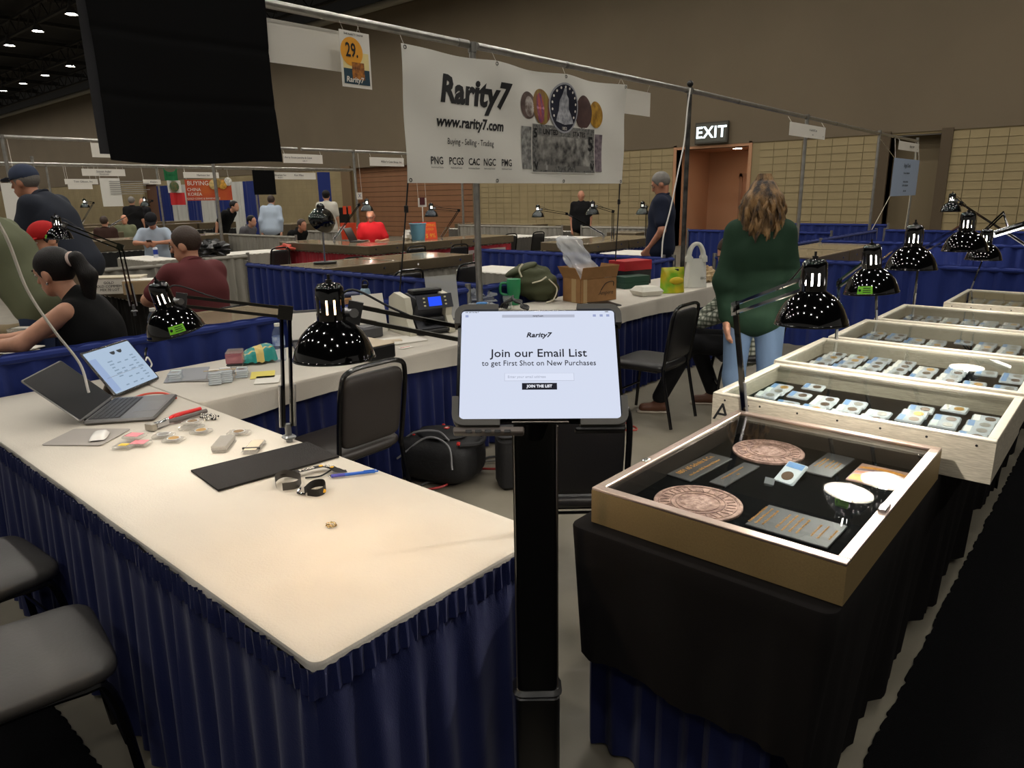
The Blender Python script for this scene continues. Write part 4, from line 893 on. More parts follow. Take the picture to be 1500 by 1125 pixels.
# coin holders and slabs scattered on the front table
clearp = clear_mat('clear_plastic', (.95, .95, .95, 1), .05, 1.45, .28, C(220, 216, 206))
def flat_holder(label, px, py, rz, kind, z=0.0, size=(.075, .055)):
    t = thing('coin_holder', label, 'coin holder', on(px, py, TZ + .003) + V(0, 0, z), R_(rz))
    MB().rbox((0, 0, .006), (size[0], size[1], .012), .005).build('shell', clearp, t)
    if kind == 'pink': MB().rbox((0, 0, .0128), (size[0] * .72, size[1] * .82, .001), .002).build('label_insert', mat('label_pink', C(230, 132, 142), .5), t)
    if kind == 'yellow': MB().rbox((0, 0, .0128), (size[0] * .5, size[1] * .5, .001), .002).build('label_insert', mat('label_yellow', C(226, 190, 60), .5), t)
    if kind in ('coin', 'medal', 'gold'):
        MB().cyl((0, 0, .0122), (0, 0, .0138), .019, n=22).build('coin', {'coin': coin_s, 'medal': mat('medal_brown', C(140, 112, 74), .45, .5), 'gold': coin_g}[kind], t)
        MB().lathe([(.021, .0122), (.024, .0134), (.021, .0134)], n=22).build('capsule_ring', gask, t)
    return t
flat_holder('clear coin holder with pink label in front of the mouse pad', 205, 652, 40, 'pink'); flat_holder('clear coin holder with pink label lying on a pale holder', 198, 646, 30, 'pink', .0135); flat_holder('clear coin holder with yellow label by the pink ones', 182, 656, 36, 'yellow', 0, (.07, .05))
flat_holder('clear holder with brown medal on top of two others', 283, 625, 35, 'medal', .0125); flat_holder('clear holder under the brown medal', 281, 628, 38, '', 0, (.085, .06)); flat_holder('clear holder with gold coin by the chain', 295, 634, 30, 'gold')
flat_holder('clear holder with silver ring beside the pink labels', 240, 640, 42, 'coin'); flat_holder('clear holder with small gold coins near the pliers', 255, 646, 34, 'gold'); flat_holder('clear two-coin holder in front of the lamp clamp', 350, 636, 42, 'medal', 0, (.085, .05))
t = thing('slab_tray', 'clear ribbed plastic slab box with comb edges on the front table', 'plastic box', on(328, 654, TZ + .003), R_(48)); MB().rbox((0, 0, .009), (.05, .14, .018), .004).build('tray', clearp, t)
rib = MB().box((0, 0, 0), (.054, .0018, .016)).mesh('rib', mat('rib_grey', C(190, 188, 182), .5), False)
for i in range(22):
    o = bpy.data.objects.new('rib', rib); COL.objects.link(o); o.parent = t; o.location = (0, -.063 + i * .006, .016)
t = thing('plastic_pouch', 'clear plastic pouch with folded papers beside the black mat', 'pouch', on(372, 657, TZ + .003), R_(44)); MB().rbox((0, 0, .006), (.06, .14, .012), .015).build('pouch', clearp, t); MB().rbox((0, .005, .0125), (.045, .11, .002), .004).build('papers', mat('paper_tan', C(206, 192, 168), .7), t); MB().rbox((0, -.03, .012), (.064, .008, .008), .002).build('clip', DARK, t)
# black mat
P4 = [on(280, 692, TZ), on(450, 650, TZ), on(497, 671, TZ), on(320, 721, TZ)]; c4 = sum(P4, V(0, 0, 0)) / 4
mp_ = MB().prism([(p.x - c4.x, p.y - c4.y) for p in P4][::-1], Matrix.Translation((0, 0, .002)), .006).build('velvet_mat', mat('mat_black', C(20, 17, 17), .95, bump=.3, bscale=300), loc=(c4.x, c4.y, TZ + .001))
tag(mp_, 'rectangular black velvet mat lying on the white table', 'mat')
# lanyard
t = thing('lanyard', 'black lanyard with yellow and white print, partly on the mat', 'lanyard', on(440, 700, TZ + .004)); o0 = Vector(t.location)
def band(pts, wdt, m_, nm, par=None):
    pp = [Vector(p) for p in pts]; g = MB(); vs = []
    for i, p in enumerate(pp):
        d = (pp[min(i + 1, len(pp) - 1)] - pp[max(i - 1, 0)]); n_ = V(-d.y, d.x, 0).normalized() if not isinstance(wdt, tuple) else V(0, 0, 1); w_ = wdt if not isinstance(wdt, tuple) else wdt[0]
        vs += [p - n_ * w_ / 2, p + n_ * w_ / 2]
    g.add(vs, [(2 * i, 2 * i + 1, 2 * i + 3, 2 * i + 2) for i in range(len(pp) - 1)]); return g.build(nm, m_, par or t)
lanm = mat('lanyard_black', C(14, 13, 14), .7); lang = mat('lanyard_back', C(70, 68, 66), .7)
L_ = lambda px, py, z=.006: on(px, py, TZ + z) - o0
st = bez([L_(410, 694, .02), L_(438, 690, .018), L_(470, 683, .016), L_(484, 684, .02), L_(496, 690, .012), L_(508, 690, .008)], 6)
band(st, .027, lanm, 'strap')
for k in (8, 15): 
    p = st[k] + V(0, 0, .0015); d = (st[k + 1] - st[k - 1]); text('PCGS', .022, PAPER, t, plane_M(p, d, V(-d.y, d.x, 0)), bold=.0005); MB().cyl(st[k + 4] + V(0, 0, .0012), st[k + 4] + V(0, 0, .0022), .007, n=14).build('logo_spot', mat('lanyard_yellow', C(230, 176, 40), .6), t)
MB().tube(bez([L_(505, 690, .008), L_(490, 686, .012), L_(470, 697, .006), L_(447, 700, .006)], 5), .003, 5).build('cord', lanm, t)
band([p + V(0, 0, .006) for p in bez([L_(405, 715, .008), L_(404, 703, .012), L_(418, 696, .016), L_(440, 701, .014), L_(436, 712, .010), L_(414, 716, .008)], 6)], (.026,), lang, 'loop')
band([p + V(0, 0, .006) for p in bez([L_(446, 722, .006), L_(458, 712, .008), L_(474, 710, .008), L_(477, 718, .008), L_(466, 725, .006), L_(450, 724, .006)], 6)], (.026,), lanm, 'loop')
MB().tube(bez([L_(430, 710, .008), L_(440, 714, .012), L_(436, 722, .006), L_(448, 724, .006)], 5), .0035, 6).build('metal_clip', CHROME, t)
MB().cyl(L_(475, 719, .01), L_(475, 719, .012), .006, n=12).build('logo_spot', MATS['lanyard_yellow'], t)
# pen
t = thing('ballpoint_pen', 'blue ballpoint pen beside the lanyard', 'pen', on(516, 694, TZ + .008)); o0 = Vector(t.location); A, B = on(480, 698, TZ + .008) - o0, on(553, 690, TZ + .008) - o0
MB().cyl(A * .86, B * .9, .0052, n=10).build('barrel', mat('pen_blue', C(30, 96, 206), .3), t); MB().cyl(A * .86, A * .3, .0056, n=10).build('grip', mat('pen_violet', C(70, 72, 176), .4), t); MB().cyl(A * .86, A, .0045, .001, n=10).build('tip', CHROME, t); MB().cyl(B * .9, B * 1.03, .003, n=8).build('button', mat('pen_blue', C(30, 96, 206), .3), t); MB().box((B * .7) + V(0, 0, .0065), (B.length * .5, .004, .0015), Matrix.Rotation(math.atan2(B.y, B.x), 3, 'Z')).build('clip', MATS['pen_blue'], t, False)
# little gold chain
t = thing('gold_chain', 'small tangled gold chain alone on the white cloth', 'necklace', on(485, 770, TZ + .002)); g = MB()
pts = [(.016 * math.sin(i * 1.9) + .006 * math.sin(i * .7), .012 * math.cos(i * 1.3) + .004 * math.sin(i * 2.9), .002 + .002 * (i % 2)) for i in range(24)]
MB().tube(bez(pts, 4), .0008, 4).build('links', mat('gold', C(206, 166, 90), .25, 1), t)
# orange-red cable behind the laptop
o = MB().tube(bez([on(195, 583, TZ + .01), on(215, 577, TZ + .014), on(240, 576, TZ + .012), on(258, 583, TZ + .008)], 6), .005, 6).build('red_cable', mat('cable_red', C(216, 80, 60), .5)); tag(o, 'short red cable curving behind the laptop', 'cable')
# ================================================================ things on the white back table
TB = TZ + .0075
t = thing('brochure', 'grey brochure lying flat behind the stacked slabs', 'brochure', on(275, 549, TB), R_(60)); MB().rbox((0, 0, .002), (.2, .3, .004), .004).build('cover', mat('brochure_grey', C(140, 142, 146), .6), t)
def slab_stack(what, px, py, n, rz, grp, lk_, z=TB, tint=None):
    p = on(px, py, z)
    for k in range(n): slab('coin slab, %s in the %s' % (['bottom one', 'second from bottom', 'third from bottom', 'fourth from bottom', 'fifth from bottom', 'topmost'][k], what), (p.x, p.y, z + k * .0105), R_(rz + 3 * ((k * 7) % 3)), grp, lk_, 's')
slab_stack('short stack behind the laptop', 258, 556, 4, 55, 'slabs in the short stack behind the laptop', 'g'); slab_stack('banded stack on the back table', 316, 561, 6, 60, 'slabs in the banded stack', 'w'); slab_stack('banded stack next to the yellow note', 332, 558, 6, 60, 'slabs in the second banded stack', 'w'); slab_stack('stack under the pink box', 355, 551, 4, 55, 'slabs under the pink box', 'g')
t = thing('rubber_band', 'tan rubber band round the stacked slabs', 'rubber band', on(324, 560, TB), R_(60)); MB().tube([(.075, -.01, .032), (.075, -.01, .066), (-.075, -.01, .066), (-.075, -.01, .0665), (.075, -.01, .0665)], .0016, 5).build('band', mat('rubber', C(206, 180, 130), .7), t)
p = on(347, 545, TB); t = thing('plastic_box', 'pink clear plastic box on a black lid behind the slab stacks', 'plastic box', p + V(0, 0, .0), R_(55)); MB().rbox((0, 0, .05), (.085, .11, .012), .008).build('lid', DARK, t); MB().rbox((0, 0, .083), (.085, .11, .055), .008).build('box', clear_mat('pink_clear', (.95, .7, .72, 1), .05, 1.45, .5, C(214, 140, 146)), t); MB().rbox((0, 0, .114), (.085, .11, .01), .008).build('cap', clearp, t); MB().rbox((0, 0, .022), (.07, .09, .044), .008).build('stand_block', clearp, t)
for (px, py, rz, lb, m_) in ((385, 549, 58, 'yellow note under clear sleeve on the back table', mat('note_yellow', C(222, 206, 96), .7)), (392, 556, 55, 'white paper sheet near the table edge by the lamp', PAPER), (300, 553, 40, 'small dark flat coin flip lying on the cloth', mat('flip_grey', C(120, 116, 112), .5))):
    t = thing('paper_note', lb, 'paper', on(px, py, TB), R_(rz)); MB().b2(-.06, .06, -.08, .08, 0, .0015).build('sheet', m_, t, False)
# chips bag
t = thing('snack_bag', 'crumpled teal and yellow snack bag on the back table', 'snack bag', on(378, 530, TB), R_(70)); tealm = mat('bag_teal', C(36, 146, 140), .35, bump=.4, bscale=40); yelm = mat('bag_yellow', C(214, 190, 110), .4, bump=.4, bscale=40)
def bagf(u, v):
    x = (u - .5) * .2; y = (v - .5) * .14; h = .055 * (1 - (2 * u - 1) ** 2) ** .5 * (1 - (2 * v - 1) ** 2) ** .5 if 0 < u < 1 and 0 < v < 1 else 0
    return (x, y + .012 * math.sin(u * 9), .006 + h + .01 * abs(math.sin(u * 17 + v * 11)) + .05 * u * (h > 0))
bo = MB().grid(24, 18, bagf); bo.m = [(1 if (i % 24 > 9 and i % 24 < 15) or (i // 24) % 7 == 3 else 0) for i in range(len(bo.f))]; bo.build('bag', [tealm, yelm], t)
# water bottle
bottle_pl = clear_mat('bottle_plastic', (.93, .96, 1, 1), .03, 1.4, .12, C(180, 200, 220))
def bottle(label, loc, h=.2, r=.031, lm=None, capm=WHITE, full=True):
    t = thing('water_bottle', label, 'bottle', loc); MB().lathe([(.0, .001), (r * .9, 0), (r, .008), (r, h * .28), (r * .93, h * .33), (r, h * .4), (r, h * .68), (r * .8, h * .8), (r * .42, h * .9), (r * .42, h * .94), (0, h * .94)], n=20).build('body', bottle_pl, t)
    MB().lathe([(r * 1.01, h * .42), (r * 1.01, h * .66)], n=20).build('label_wrap', lm or mat('label_blue', C(58, 96, 178), .4, col2=C(190, 205, 228), vscale=26), t); MB().cyl((0, 0, h * .92), (0, 0, h), r * .48, n=16).build('cap', capm, t); return t
bottle('water bottle with blue label on the back table beside the lamp upright', on(411, 528, TB), .215, .034)
# grey clamshell, black box, notebook
t = thing('open_case', 'open dark grey clamshell case with pale lining behind the warm lamp', 'case', on(462, 508, TB), R_(62)); MB().rbox((0, 0, .015), (.26, .2, .03), .01).build('tray', mat('case_grey', C(72, 72, 74), .6), t)
MB().rbox((-.02, .10, .12), (.26, .018, .2), .008, Matrix.Rotation(R_(-22), 3, 'X')).build('lid', mat('case_grey', C(72, 72, 74), .6), t); MB().rbox((-.02, .092, .12), (.22, .006, .17), .008, Matrix.Rotation(R_(-22), 3, 'X')).build('lining', PAPER, t)
t = thing('storage_box', 'black box with cream lid behind the warm lamp', 'box', on(540, 522, TB), R_(90)); MB().rbox((0, 0, .04), (.18, .28, .08), .01).build('box', DARK, t); MB().rbox((0, 0, .084), (.18, .28, .008), .008).build('lid', mat('lid_cream', C(208, 192, 166), .7), t)
t = thing('printer', 'low grey label printer behind the black box', 'printer', on(536, 493, TB), R_(88)); MB().rbox((0, 0, .035), (.16, .18, .07), .012).build('body', mat('printer_grey', C(70, 70, 74), .5), t); MB().rbox((.0, .0, .072), (.12, .12, .006), .006).build('lid', mat('printer_lid', C(110, 110, 114), .4), t)
t = thing('paper_pad', 'white paper sheets lying flat on the back table edge', 'paper', on(585, 499, TB), R_(75)); MB().b2(-.15, .15, -.11, .11, 0, .006).build('sheets', PAPER, t, False)
t = thing('envelope', 'small cream envelope on the back table', 'envelope', on(577, 499, TB + .007), R_(60)); MB().b2(-.05, .05, -.03, .03, 0, .004).build('paper', mat('lid_cream', C(208, 192, 166), .7), t, False)
t = thing('business_card', 'small card with red lettering lying on the back table', 'card', on(594, 509, TB), R_(88)); MB().b2(-.045, .045, -.025, .025, 0, .0012).build('card', PAPER, t, False); text('SHIPPING', .017, mat('ink_red', C(206, 74, 44), .6), t, plane_M((0, .004, .0018), (1, 0, 0), (0, 1, 0)))
# white letter rack with blue folders
t = thing('letter_rack', 'white wire letter rack holding navy cloth folders', 'rack', on(570, 474, TB) + V(.1, -.03, 0), R_(88)); wr = WHITE
MB().rbox((0, 0, .008), (.36, .2, .012), .01).build('base', wr, t)
for i in range(5): MB().rbox((-.16 + i * .08, -.07, .085), (.012, .012, .15), .003).build('upright', wr, t)
for i in range(4): MB().rbox((-.12 + i * .08, .02, .085), (.05, .14, .14), .02).build('folder', navy, t)
# bill counter
t = thing('bill_counter', 'cream and dark grey bill counting machine with a blue display', 'bill counter', on(628, 484, TB), R_(74)); t.scale = (1.12, 1.12, 1.12); cream = mat('machine_cream', C(206, 202, 184), .5); dk = mat('machine_dark', C(48, 50, 58), .45)
prof = [(-.16, 0), (.14, 0), (.15, .03), (.10, .10), (.11, .15), (.085, .225), (-.06, .245), (-.14, .21), (-.16, .1)]
for sx in (-1, 1): MB().prism(prof, plane_M((sx * .13 - .02, 0, 0), (0, -1, 0), (0, 0, 1)), .04 if True else 0).build('side_shell', cream, t)
MB().prism([(-.15, 0), (.12, 0), (.05, .09), (.06, .14), (.08, .21), (-.06, .235), (-.14, .2)], plane_M((-.115, 0, 0), (0, -1, 0), (0, 0, 1)), -.23).build('core', dk, t)
FP = plane_M((0, -.098, .19), (1, 0, 0), V(0, .025, .075)); pan = MB().box((0, 0, 0), (.235, .085, .01)).build('control_panel', dk, t, False); pan.matrix_basis = FP
MB().box((0, .0, .006), (.085, .055, .002)).build('display', emit_mat('lcd_blue', (.02, .07, .75, 1), 1.3), pan, False)
for sx in (-1, 1):
    for j in range(3): MB().rbox((sx * .07, -.022 + j * .022, .007), (.014, .009, .004), .003).build('button', mat('button_cream', C(214, 206, 170), .5), pan)
MB().rbox((.0, -.115, .02), (.22, .06, .02), .01).build('stacker', DARK, t); MB().rbox((0, .03, .24), (.2, .08, .03), .01).build('hopper', DARK, t); MB().cyl((-.06, -.075, .075), (.06, -.075, .075), .028, n=14).build('wheel', DARK, t)
# papers, clear display holder, flask, boxes behind
t = thing('paper_stack', 'white papers standing behind the letter rack', 'paper', V(-3.84, 2.92, TB), R_(75)); MB().box((0, 0, .14), (.22, .006, .26), Matrix.Rotation(R_(-14), 3, 'X')).build('sheets', PAPER, t, False)
t = thing('sign_holder', 'clear acrylic sign holder behind the bill counter', 'sign holder', V(-3.85, 3.6, TB), R_(75)); MB().box((0, 0, .17), (.26, .004, .32), Matrix.Rotation(R_(-8), 3, 'X')).build('panel', clear_mat('acrylic_panel', (.95, .96, .96, 1), .05, 1.45, .5, C(205, 206, 202)), t, False); MB().b2(-.13, .13, -.06, .06, 0, .004).build('foot', clearp, t, False)
t = thing('sign_holder', 'small grey card holder right of the bill counter', 'sign holder', on(668, 440, TB), R_(100)); MB().box((0, 0, .07), (.1, .004, .14), Matrix.Rotation(R_(-16), 3, 'X')).build('panel', mat('grey_card', C(176, 176, 174), .5), t, False)
bx = on(512, 462, TB); card_m = mat('cardboard', C(160, 118, 74), .8, var=.06, vscale=20)
for k, (h, lb) in enumerate(((.075, 'flat cardboard box at the bottom behind the warm lamp'), (.07, 'flat cardboard box stacked on another behind the warm lamp'))):
    t = thing('cardboard_box', lb, 'box', (bx.x, bx.y, TB + k * .076), R_(80)); MB().rbox((0, 0, h / 2), (.3, .2, h), .006).build('box', card_m, t); MB().b2(-.03, .03, -.102, -.1, 0, h).build('tape', mat('tape_tan', C(186, 150, 100), .4), t, False)
t = thing('wallet_box', 'small navy box on top of the stacked cardboard boxes', 'box', (bx.x, bx.y, TB + .148), R_(70)); MB().rbox((0, 0, .012), (.16, .12, .024), .008).build('box', mat('box_navy', C(32, 40, 72), .5), t); MB().rbox((0, 0, .026), (.15, .11, .004), .006).build('lid', mat('box_navy2', C(40, 50, 88), .5), t)
t = thing('steel_flask', 'pale blue steel flask with black loop cap', 'flask', on(537, 458, TB)); MB().lathe([(0, 0), (.04, 0), (.042, .006), (.042, .16), (.034, .19), (.022, .2)], n=20).build('body', mat('flask_blue', C(146, 178, 196), .4), t); MB().cyl((0, 0, .195), (0, 0, .225), .026, n=16).build('cap', DARK, t); MB().tube(bez([(.026, 0, .21), (.045, 0, .235), (.02, 0, .26), (-.02, 0, .25), (-.026, 0, .215)], 5), .006, 6).build('loop', DARK, t)
# plastic wrap heap, blue wipes, cup, mug
wrapm = clear_mat('crinkled_film', (.96, .97, .98, 1), .12, 1.45, .35, C(214, 218, 222))
def crumple(c, r, seed, n=28, mm=20):
    g = MB(); rr = random.Random(seed); ph = [rr.uniform(0, 6) for _ in range(8)]
    def f(u, v):
        a = 2 * math.pi * u; b = math.pi * v; k = 1 + .16 * math.sin(5 * a + ph[0] + 3 * b) + .12 * math.sin(9 * a - 7 * b + ph[1]) + .1 * math.sin(14 * b + ph[2] + 2 * a) + .08 * math.sin(17 * a + 5 * b + ph[3])
        z = r[2] * math.cos(b) * k; return (c[0] + r[0] * math.sin(b) * math.cos(a) * k, c[1] + r[1] * math.sin(b) * math.sin(a) * k, max(.001, c[2] + z))
    return g.grid(n, mm, f, True)
t = thing('plastic_wrap', 'heap of crinkled clear plastic wrap on the back table', 'plastic wrap', on(682, 446, TB) + V(.15, -.02, 0)); crumple((0, 0, .06), (.13, .16, .075), 3).build('film', wrapm, t, ang=20)
t = thing('wipes_pack', 'clear pack with blue print beside the plastic wrap', 'wipes pack', on(705, 455, TB), R_(60)); crumple((0, 0, .03), (.12, .08, .03), 5).build('pack', wrapm, t, ang=25); MB().ell((0, -.02, .062), (.05, .03, .012), 14, 8).build('print', mat('print_blue', C(54, 120, 184), .4), t)
t = thing('cable_bundle', 'bundle of black cables behind the plastic wrap', 'cables', V(-3.76, 4.3, TB)); g = MB()
for i in range(5): g.tube(bez([(-.12 + .02 * i, -.05, .01), (-.05, .02 * i - .04, .06 + .01 * i), (.03, .05 - .02 * i, .07), (.1, -.03 + .02 * i, .03), (.13, .02, .008)], 6), .008, 6)
g.build('cables', DARK, t)
t = thing('plastic_cup', 'clear plastic cup in front of the green mug', 'cup', on(744, 452, TB)); MB().lathe([(.0, .002), (.03, .0), (.042, .098), (.044, .1), (.041, .098), (.029, .004)], n=24).build('cup', clear_mat('cup_clear', (.95, .97, .96, 1), .03, 1.45, .16, C(210, 220, 214)), t)
t = thing('tumbler', 'tall green handled tumbler beside the olive backpack', 'tumbler', on(753, 446, TB), R_(-140)); gr = mat('tumbler_green', C(44, 138, 88), .45)
MB().lathe([(0, 0), (.042, 0), (.045, .06), (.055, .1), (.06, .2), (.058, .205)], n=24).build('body', gr, t); MB().cyl((0, 0, .2), (0, 0, .215), .058, n=24).build('lid', gr, t); MB().tube(bez([(.055, 0, .18), (.105, 0, .175), (.11, 0, .1), (.052, 0, .08)], 6), .011, 8).build('handle', gr, t)
# olive backpack slumped on the table
t = thing('backpack', 'olive green drawstring backpack slumped on the back table', 'backpack', on(782, 438, TB) + V(.09, -.06, 0), R_(38)); olive = mat('backpack_olive', C(72, 76, 50), .75, bump=.3, bscale=24)
def bpf(u, v):
    a = 2 * math.pi * u; b = math.pi * v; k = 1 + .05 * math.sin(4 * a + 3 * b) + .04 * math.sin(9 * a + 5 * b) + .05 * math.sin(11 * b + a)
    x = .2 * math.sin(b) * math.cos(a) * k; y = .13 * math.sin(b) * math.sin(a) * k; z = .155 + .16 * math.cos(b) * k; return (x - .35 * (z - .1) * .9, y, max(.002, z))
MB().grid(36, 28, bpf, True).build('body', olive, t)
MB().grid(20, 14, lambda u, v: (-.09 + .14 * math.sin(math.pi * v) * math.cos(2 * math.pi * u) - .05, .1 * math.sin(math.pi * v) * math.sin(2 * math.pi * u), .27 + .045 * math.cos(math.pi * v) + .05 * math.sin(math.pi * v) * math.cos(2 * math.pi * u)), True).build('flap', olive, t)
cordm = mat('cord_cream', C(214, 206, 182), .7)
MB().tube(bez([(-.12, -.11, .33), (-.15, -.12, .28), (-.13, -.125, .22)], 6), .008, 6).build('strap_edge', cordm, t); MB().tube(bez([(-.04, -.14, .17), (.03, -.15, .19), (.08, -.13, .22)], 6), .007, 6).build('drawcord', cordm, t); MB().tube(bez([(.1, -.12, .2), (.17, -.12, .12), (.14, -.15, .03), (.08, -.17, .008)], 6), .006, 6).build('drawcord', cordm, t)
# cardboard box with bubble wrap
A0, A1 = on(822, 446, TB), on(896, 437, TB); ax = (A1 - A0); bwid = .36; rz = math.atan2(ax.y, ax.x) 
t = thing('cardboard_box', 'open brown cardboard shipping box with a curved logo on the back table', 'box', (A0 + A1) / 2 + V(-.03, .08, 0), rz)
for (a, b, c, d) in ((-.2, .2, -.12, -.116), (-.2, .2, .116, .12), (-.2, -.196, -.12, .12), (.196, .2, -.12, .12)): MB().b2(a, b, c, d, 0, .2).build('wall', card_m, t, False)
MB().b2(-.2, .2, -.12, .12, 0, .004).build('bottom', card_m, t, False)
for (p0, p1, d) in (((-.2, -.12), (.2, -.12), V(0, -.03, .1)), ((-.2, .12), (.2, .12), V(0, .06, .09)), ((-.2, -.12), (-.2, .12), V(-.06, 0, .1)), ((.2, -.12), (.2, .12), V(.03, 0, .1))):
    q0, q1 = V(*p0, .2), V(*p1, .2); g = MB(); n_ = (q1 - q0).cross(d).normalized() * .003; g.add([q0, q1, q1 + d, q0 + d, q0 + n_, q1 + n_, q1 + d + n_, q0 + d + n_], [(0, 1, 2, 3), (7, 6, 5, 4), (0, 4, 5, 1), (1, 5, 6, 2), (2, 6, 7, 3), (3, 7, 4, 0)]); g.build('flap', card_m, t, False)
MB().b2(.06, .14, -.1235, -.122, .2, .29).build('shipping_label', PAPER, t, False)
MB().tube(bez([(.02, -.1215, .09), (.08, -.1215, .15), (.16, -.1215, .16), (.165, -.1215, .12)], 8), [.001] + [.004] * 22 + [.002] * 2, 5).build('logo_arc', mat('logo_ink', C(70, 56, 46), .7), t); text('Ampere', .05, MATS['logo_ink'], t, plane_M((.08, -.1212, .07), (1, 0, 0), (0, 0, 1)), shear=.2)
MB().b2(-.2015, -.2, -.06, .0, 0, .2).build('tape', mat('tape_clear', C(196, 166, 122), .25), t, False); MB().b2(-.17, -.13, -.1215, -.12, 0, .2).build('tape', mat('tape_clear', C(196, 166, 122), .25), t, False)
bc_ = Vector(t.location); 
t = thing('bubble_wrap', 'long clear bubble-wrap bag sticking out of the cardboard box', 'bubble wrap', bc_ + V(0, 0, .1))
top_ = at_d(828, 345, (bc_ - cam.location).dot(V(-.64, .725, -.255)) ) - bc_ - V(0, 0, .1)
def bw_(u, v):
    a = 2 * math.pi * u; c = V(.02, 0, .05) * (1 - v) + top_ * v; r = .13 - .03 * v + .012 * math.sin(7 * a + 9 * v) + .01 * math.sin(23 * v + 3 * a)
    if v > .9: r *= math.sqrt(max(0.02, 1 - ((v - .9) / .1) ** 2))
    ex = V(.66, .75, 0); ey = V(-.6, .55, .2); return c + ex * r * math.cos(a) + ey * r * .5 * math.sin(a)
MB().grid(36, 40, bw_).build('bag', wrapm, t, ang=25)
# gift boxes, foam container, produce bag, shopping bag, bread
def lidbox(label, px, py, z, size, rz, cm, lm, lidh=.5):
    t = thing('storage_box', label, 'box', on(px, py, z) if z < .8 else None or on(px, py, z), R_(rz)); w_, d_, h = size
    MB().rbox((0, 0, h * (1 - lidh) / 2), (w_, d_, h * (1 - lidh)), .004).build('box', cm, t); MB().rbox((0, 0, h * (1 - lidh / 2)), (w_ + .006, d_ + .006, h * lidh), .004).build('lid', lm, t); return t
redm = mat('box_red', C(166, 26, 34), .5); bkm = mat('box_black', C(22, 22, 24), .5); grm = mat('box_green', C(22, 62, 48), .55)
pb = on(928, 421, TB)
lb1 = lidbox('black box with red lid standing behind the green box', 930, 420, TB, (.36, .24, .24), 74, bkm, redm, .4); lb1.location = (pb.x - .2, pb.y + .25, TB)
lb2 = lidbox('long dark green box lying beside the foam container', 928, 424, TB, (.30, .16, .115), 70, grm, grm, .5); lb2.location = (pb.x - .02, pb.y - .0, TB)
t = thing('storage_box', 'flat red box glimpsed under the green box', 'box', (pb.x - .22, pb.y - .12, TB), R_(70)); MB().rbox((0, 0, .05), (.12, .1, .1), .004).build('box', redm, t); MB().rbox((0, 0, .104), (.124, .104, .008), .004).build('lid', redm, t)
t = thing('foam_container', 'white foam takeout container on the back table', 'takeout box', on(947, 432, TB), R_(65)); fm = mat('foam_white', C(226, 224, 212), .6)
def frus(z0, z1, a0, a1): 
    g = MB(); vs = [(sx * a * w_, sy * a, z) for (a, z, w_) in ((a0, z0, 1.1), (a1, z1, 1.1)) for sx, sy in ((-1, -1), (1, -1), (1, 1), (-1, 1))]; return g.add(vs, [(3, 2, 1, 0), (4, 5, 6, 7)] + [(i, (i + 1) % 4, 4 + (i + 1) % 4, 4 + i) for i in range(4)])
frus(0, .04, .085, .105).build('base', fm, t); MB().rbox((0, 0, .042), (.235, .215, .006), .02).build('rim', fm, t); frus(.045, .08, .1, .07).build('lid', fm, t)
t = thing('produce_bag', 'bright green produce bag with handle hole', 'produce bag', on(984, 428, TB), R_(52)); gb = mat('bag_lime', C(120, 180, 40), .3, col2=C(206, 186, 40), vscale=9)
def pbf(u, v):
    x = (u - .5) * (.24 - .02 * v); th = .07 * (1 - v) ** .6; return x, th, v * .23
MB().grid(16, 14, lambda u, v: (lambda p: (p[0], -p[1] * (1 - (2 * u - 1) ** 4) - .006 * math.sin(u * 14 + v * 8), p[2]))(pbf(u, v))).build('front', gb, t); MB().grid(16, 14, lambda u, v: (lambda p: (p[0], p[1] * (1 - (2 * u - 1) ** 4), p[2]))(pbf(u, v)), True).build('back', gb, t)
MB().rbox((.02, -.012, .205), (.07, .012, .022), .01).build('handle_hole', DARK, t); MB().ell((.02, -.052, .11), (.07, .012, .035), 14, 8).build('fruit_print', mat('fruit_yellow', C(226, 196, 50), .35), t)
t = thing('shopping_bag', 'white plastic shopping bag with two loop handles', 'bag', on(1018, 420, TB), R_(45)); bagp = mat('bag_white', C(222, 222, 214), .4, bump=.35, bscale=26, alpha=.93)
def sbf(u, v):
    a = 2 * math.pi * u; r = 1 + .05 * math.sin(6 * a + 4 * v) + .03 * math.sin(13 * a); w_ = (.11 - .03 * v); return (w_ * math.copysign(abs(math.cos(a)) ** .6, math.cos(a)) * r, .075 * (1 - .45 * v) * math.copysign(abs(math.sin(a)) ** .6, math.sin(a)) * r, v * .27)
MB().grid(40, 16, sbf).build('bag', bagp, t)
for sy in (-1, 1): MB().tube(bez([(-.07, sy * .035, .24), (-.07, sy * .03, .33), (-.035, sy * .02 , .40), (.02, sy * .022, .41), (.06, sy * .03, .34), (.07, sy * .035, .24)], 6), [.03] * 4 + [.016] * 23 + [.03] * 4, 8, flat=.3, up=(0, 1, 0)).build('handle', bagp, t)
text('BIG', .035, INK, t, plane_M((.05, -.083, .09), (1, 0, 0), (0, 0, 1)))
t = thing('bread_bag', 'tan bread bag beside the shopping bag', 'bread bag', on(1040, 414, TB) + V(-.08, .05, 0), R_(40)); crumple((0, 0, .07), (.1, .08, .08), 9).build('bag', mat('bread_tan', C(170, 140, 98), .6, col2=C(206, 186, 150), vscale=20), t, ang=30)
t = thing('tablet_case', 'thin black folder lying near the edge of the back table', 'folder', on(885, 446, TB), R_(60)); MB().rbox((0, 0, .004), (.2, .26, .008), .01).build('cover', DARK, t)
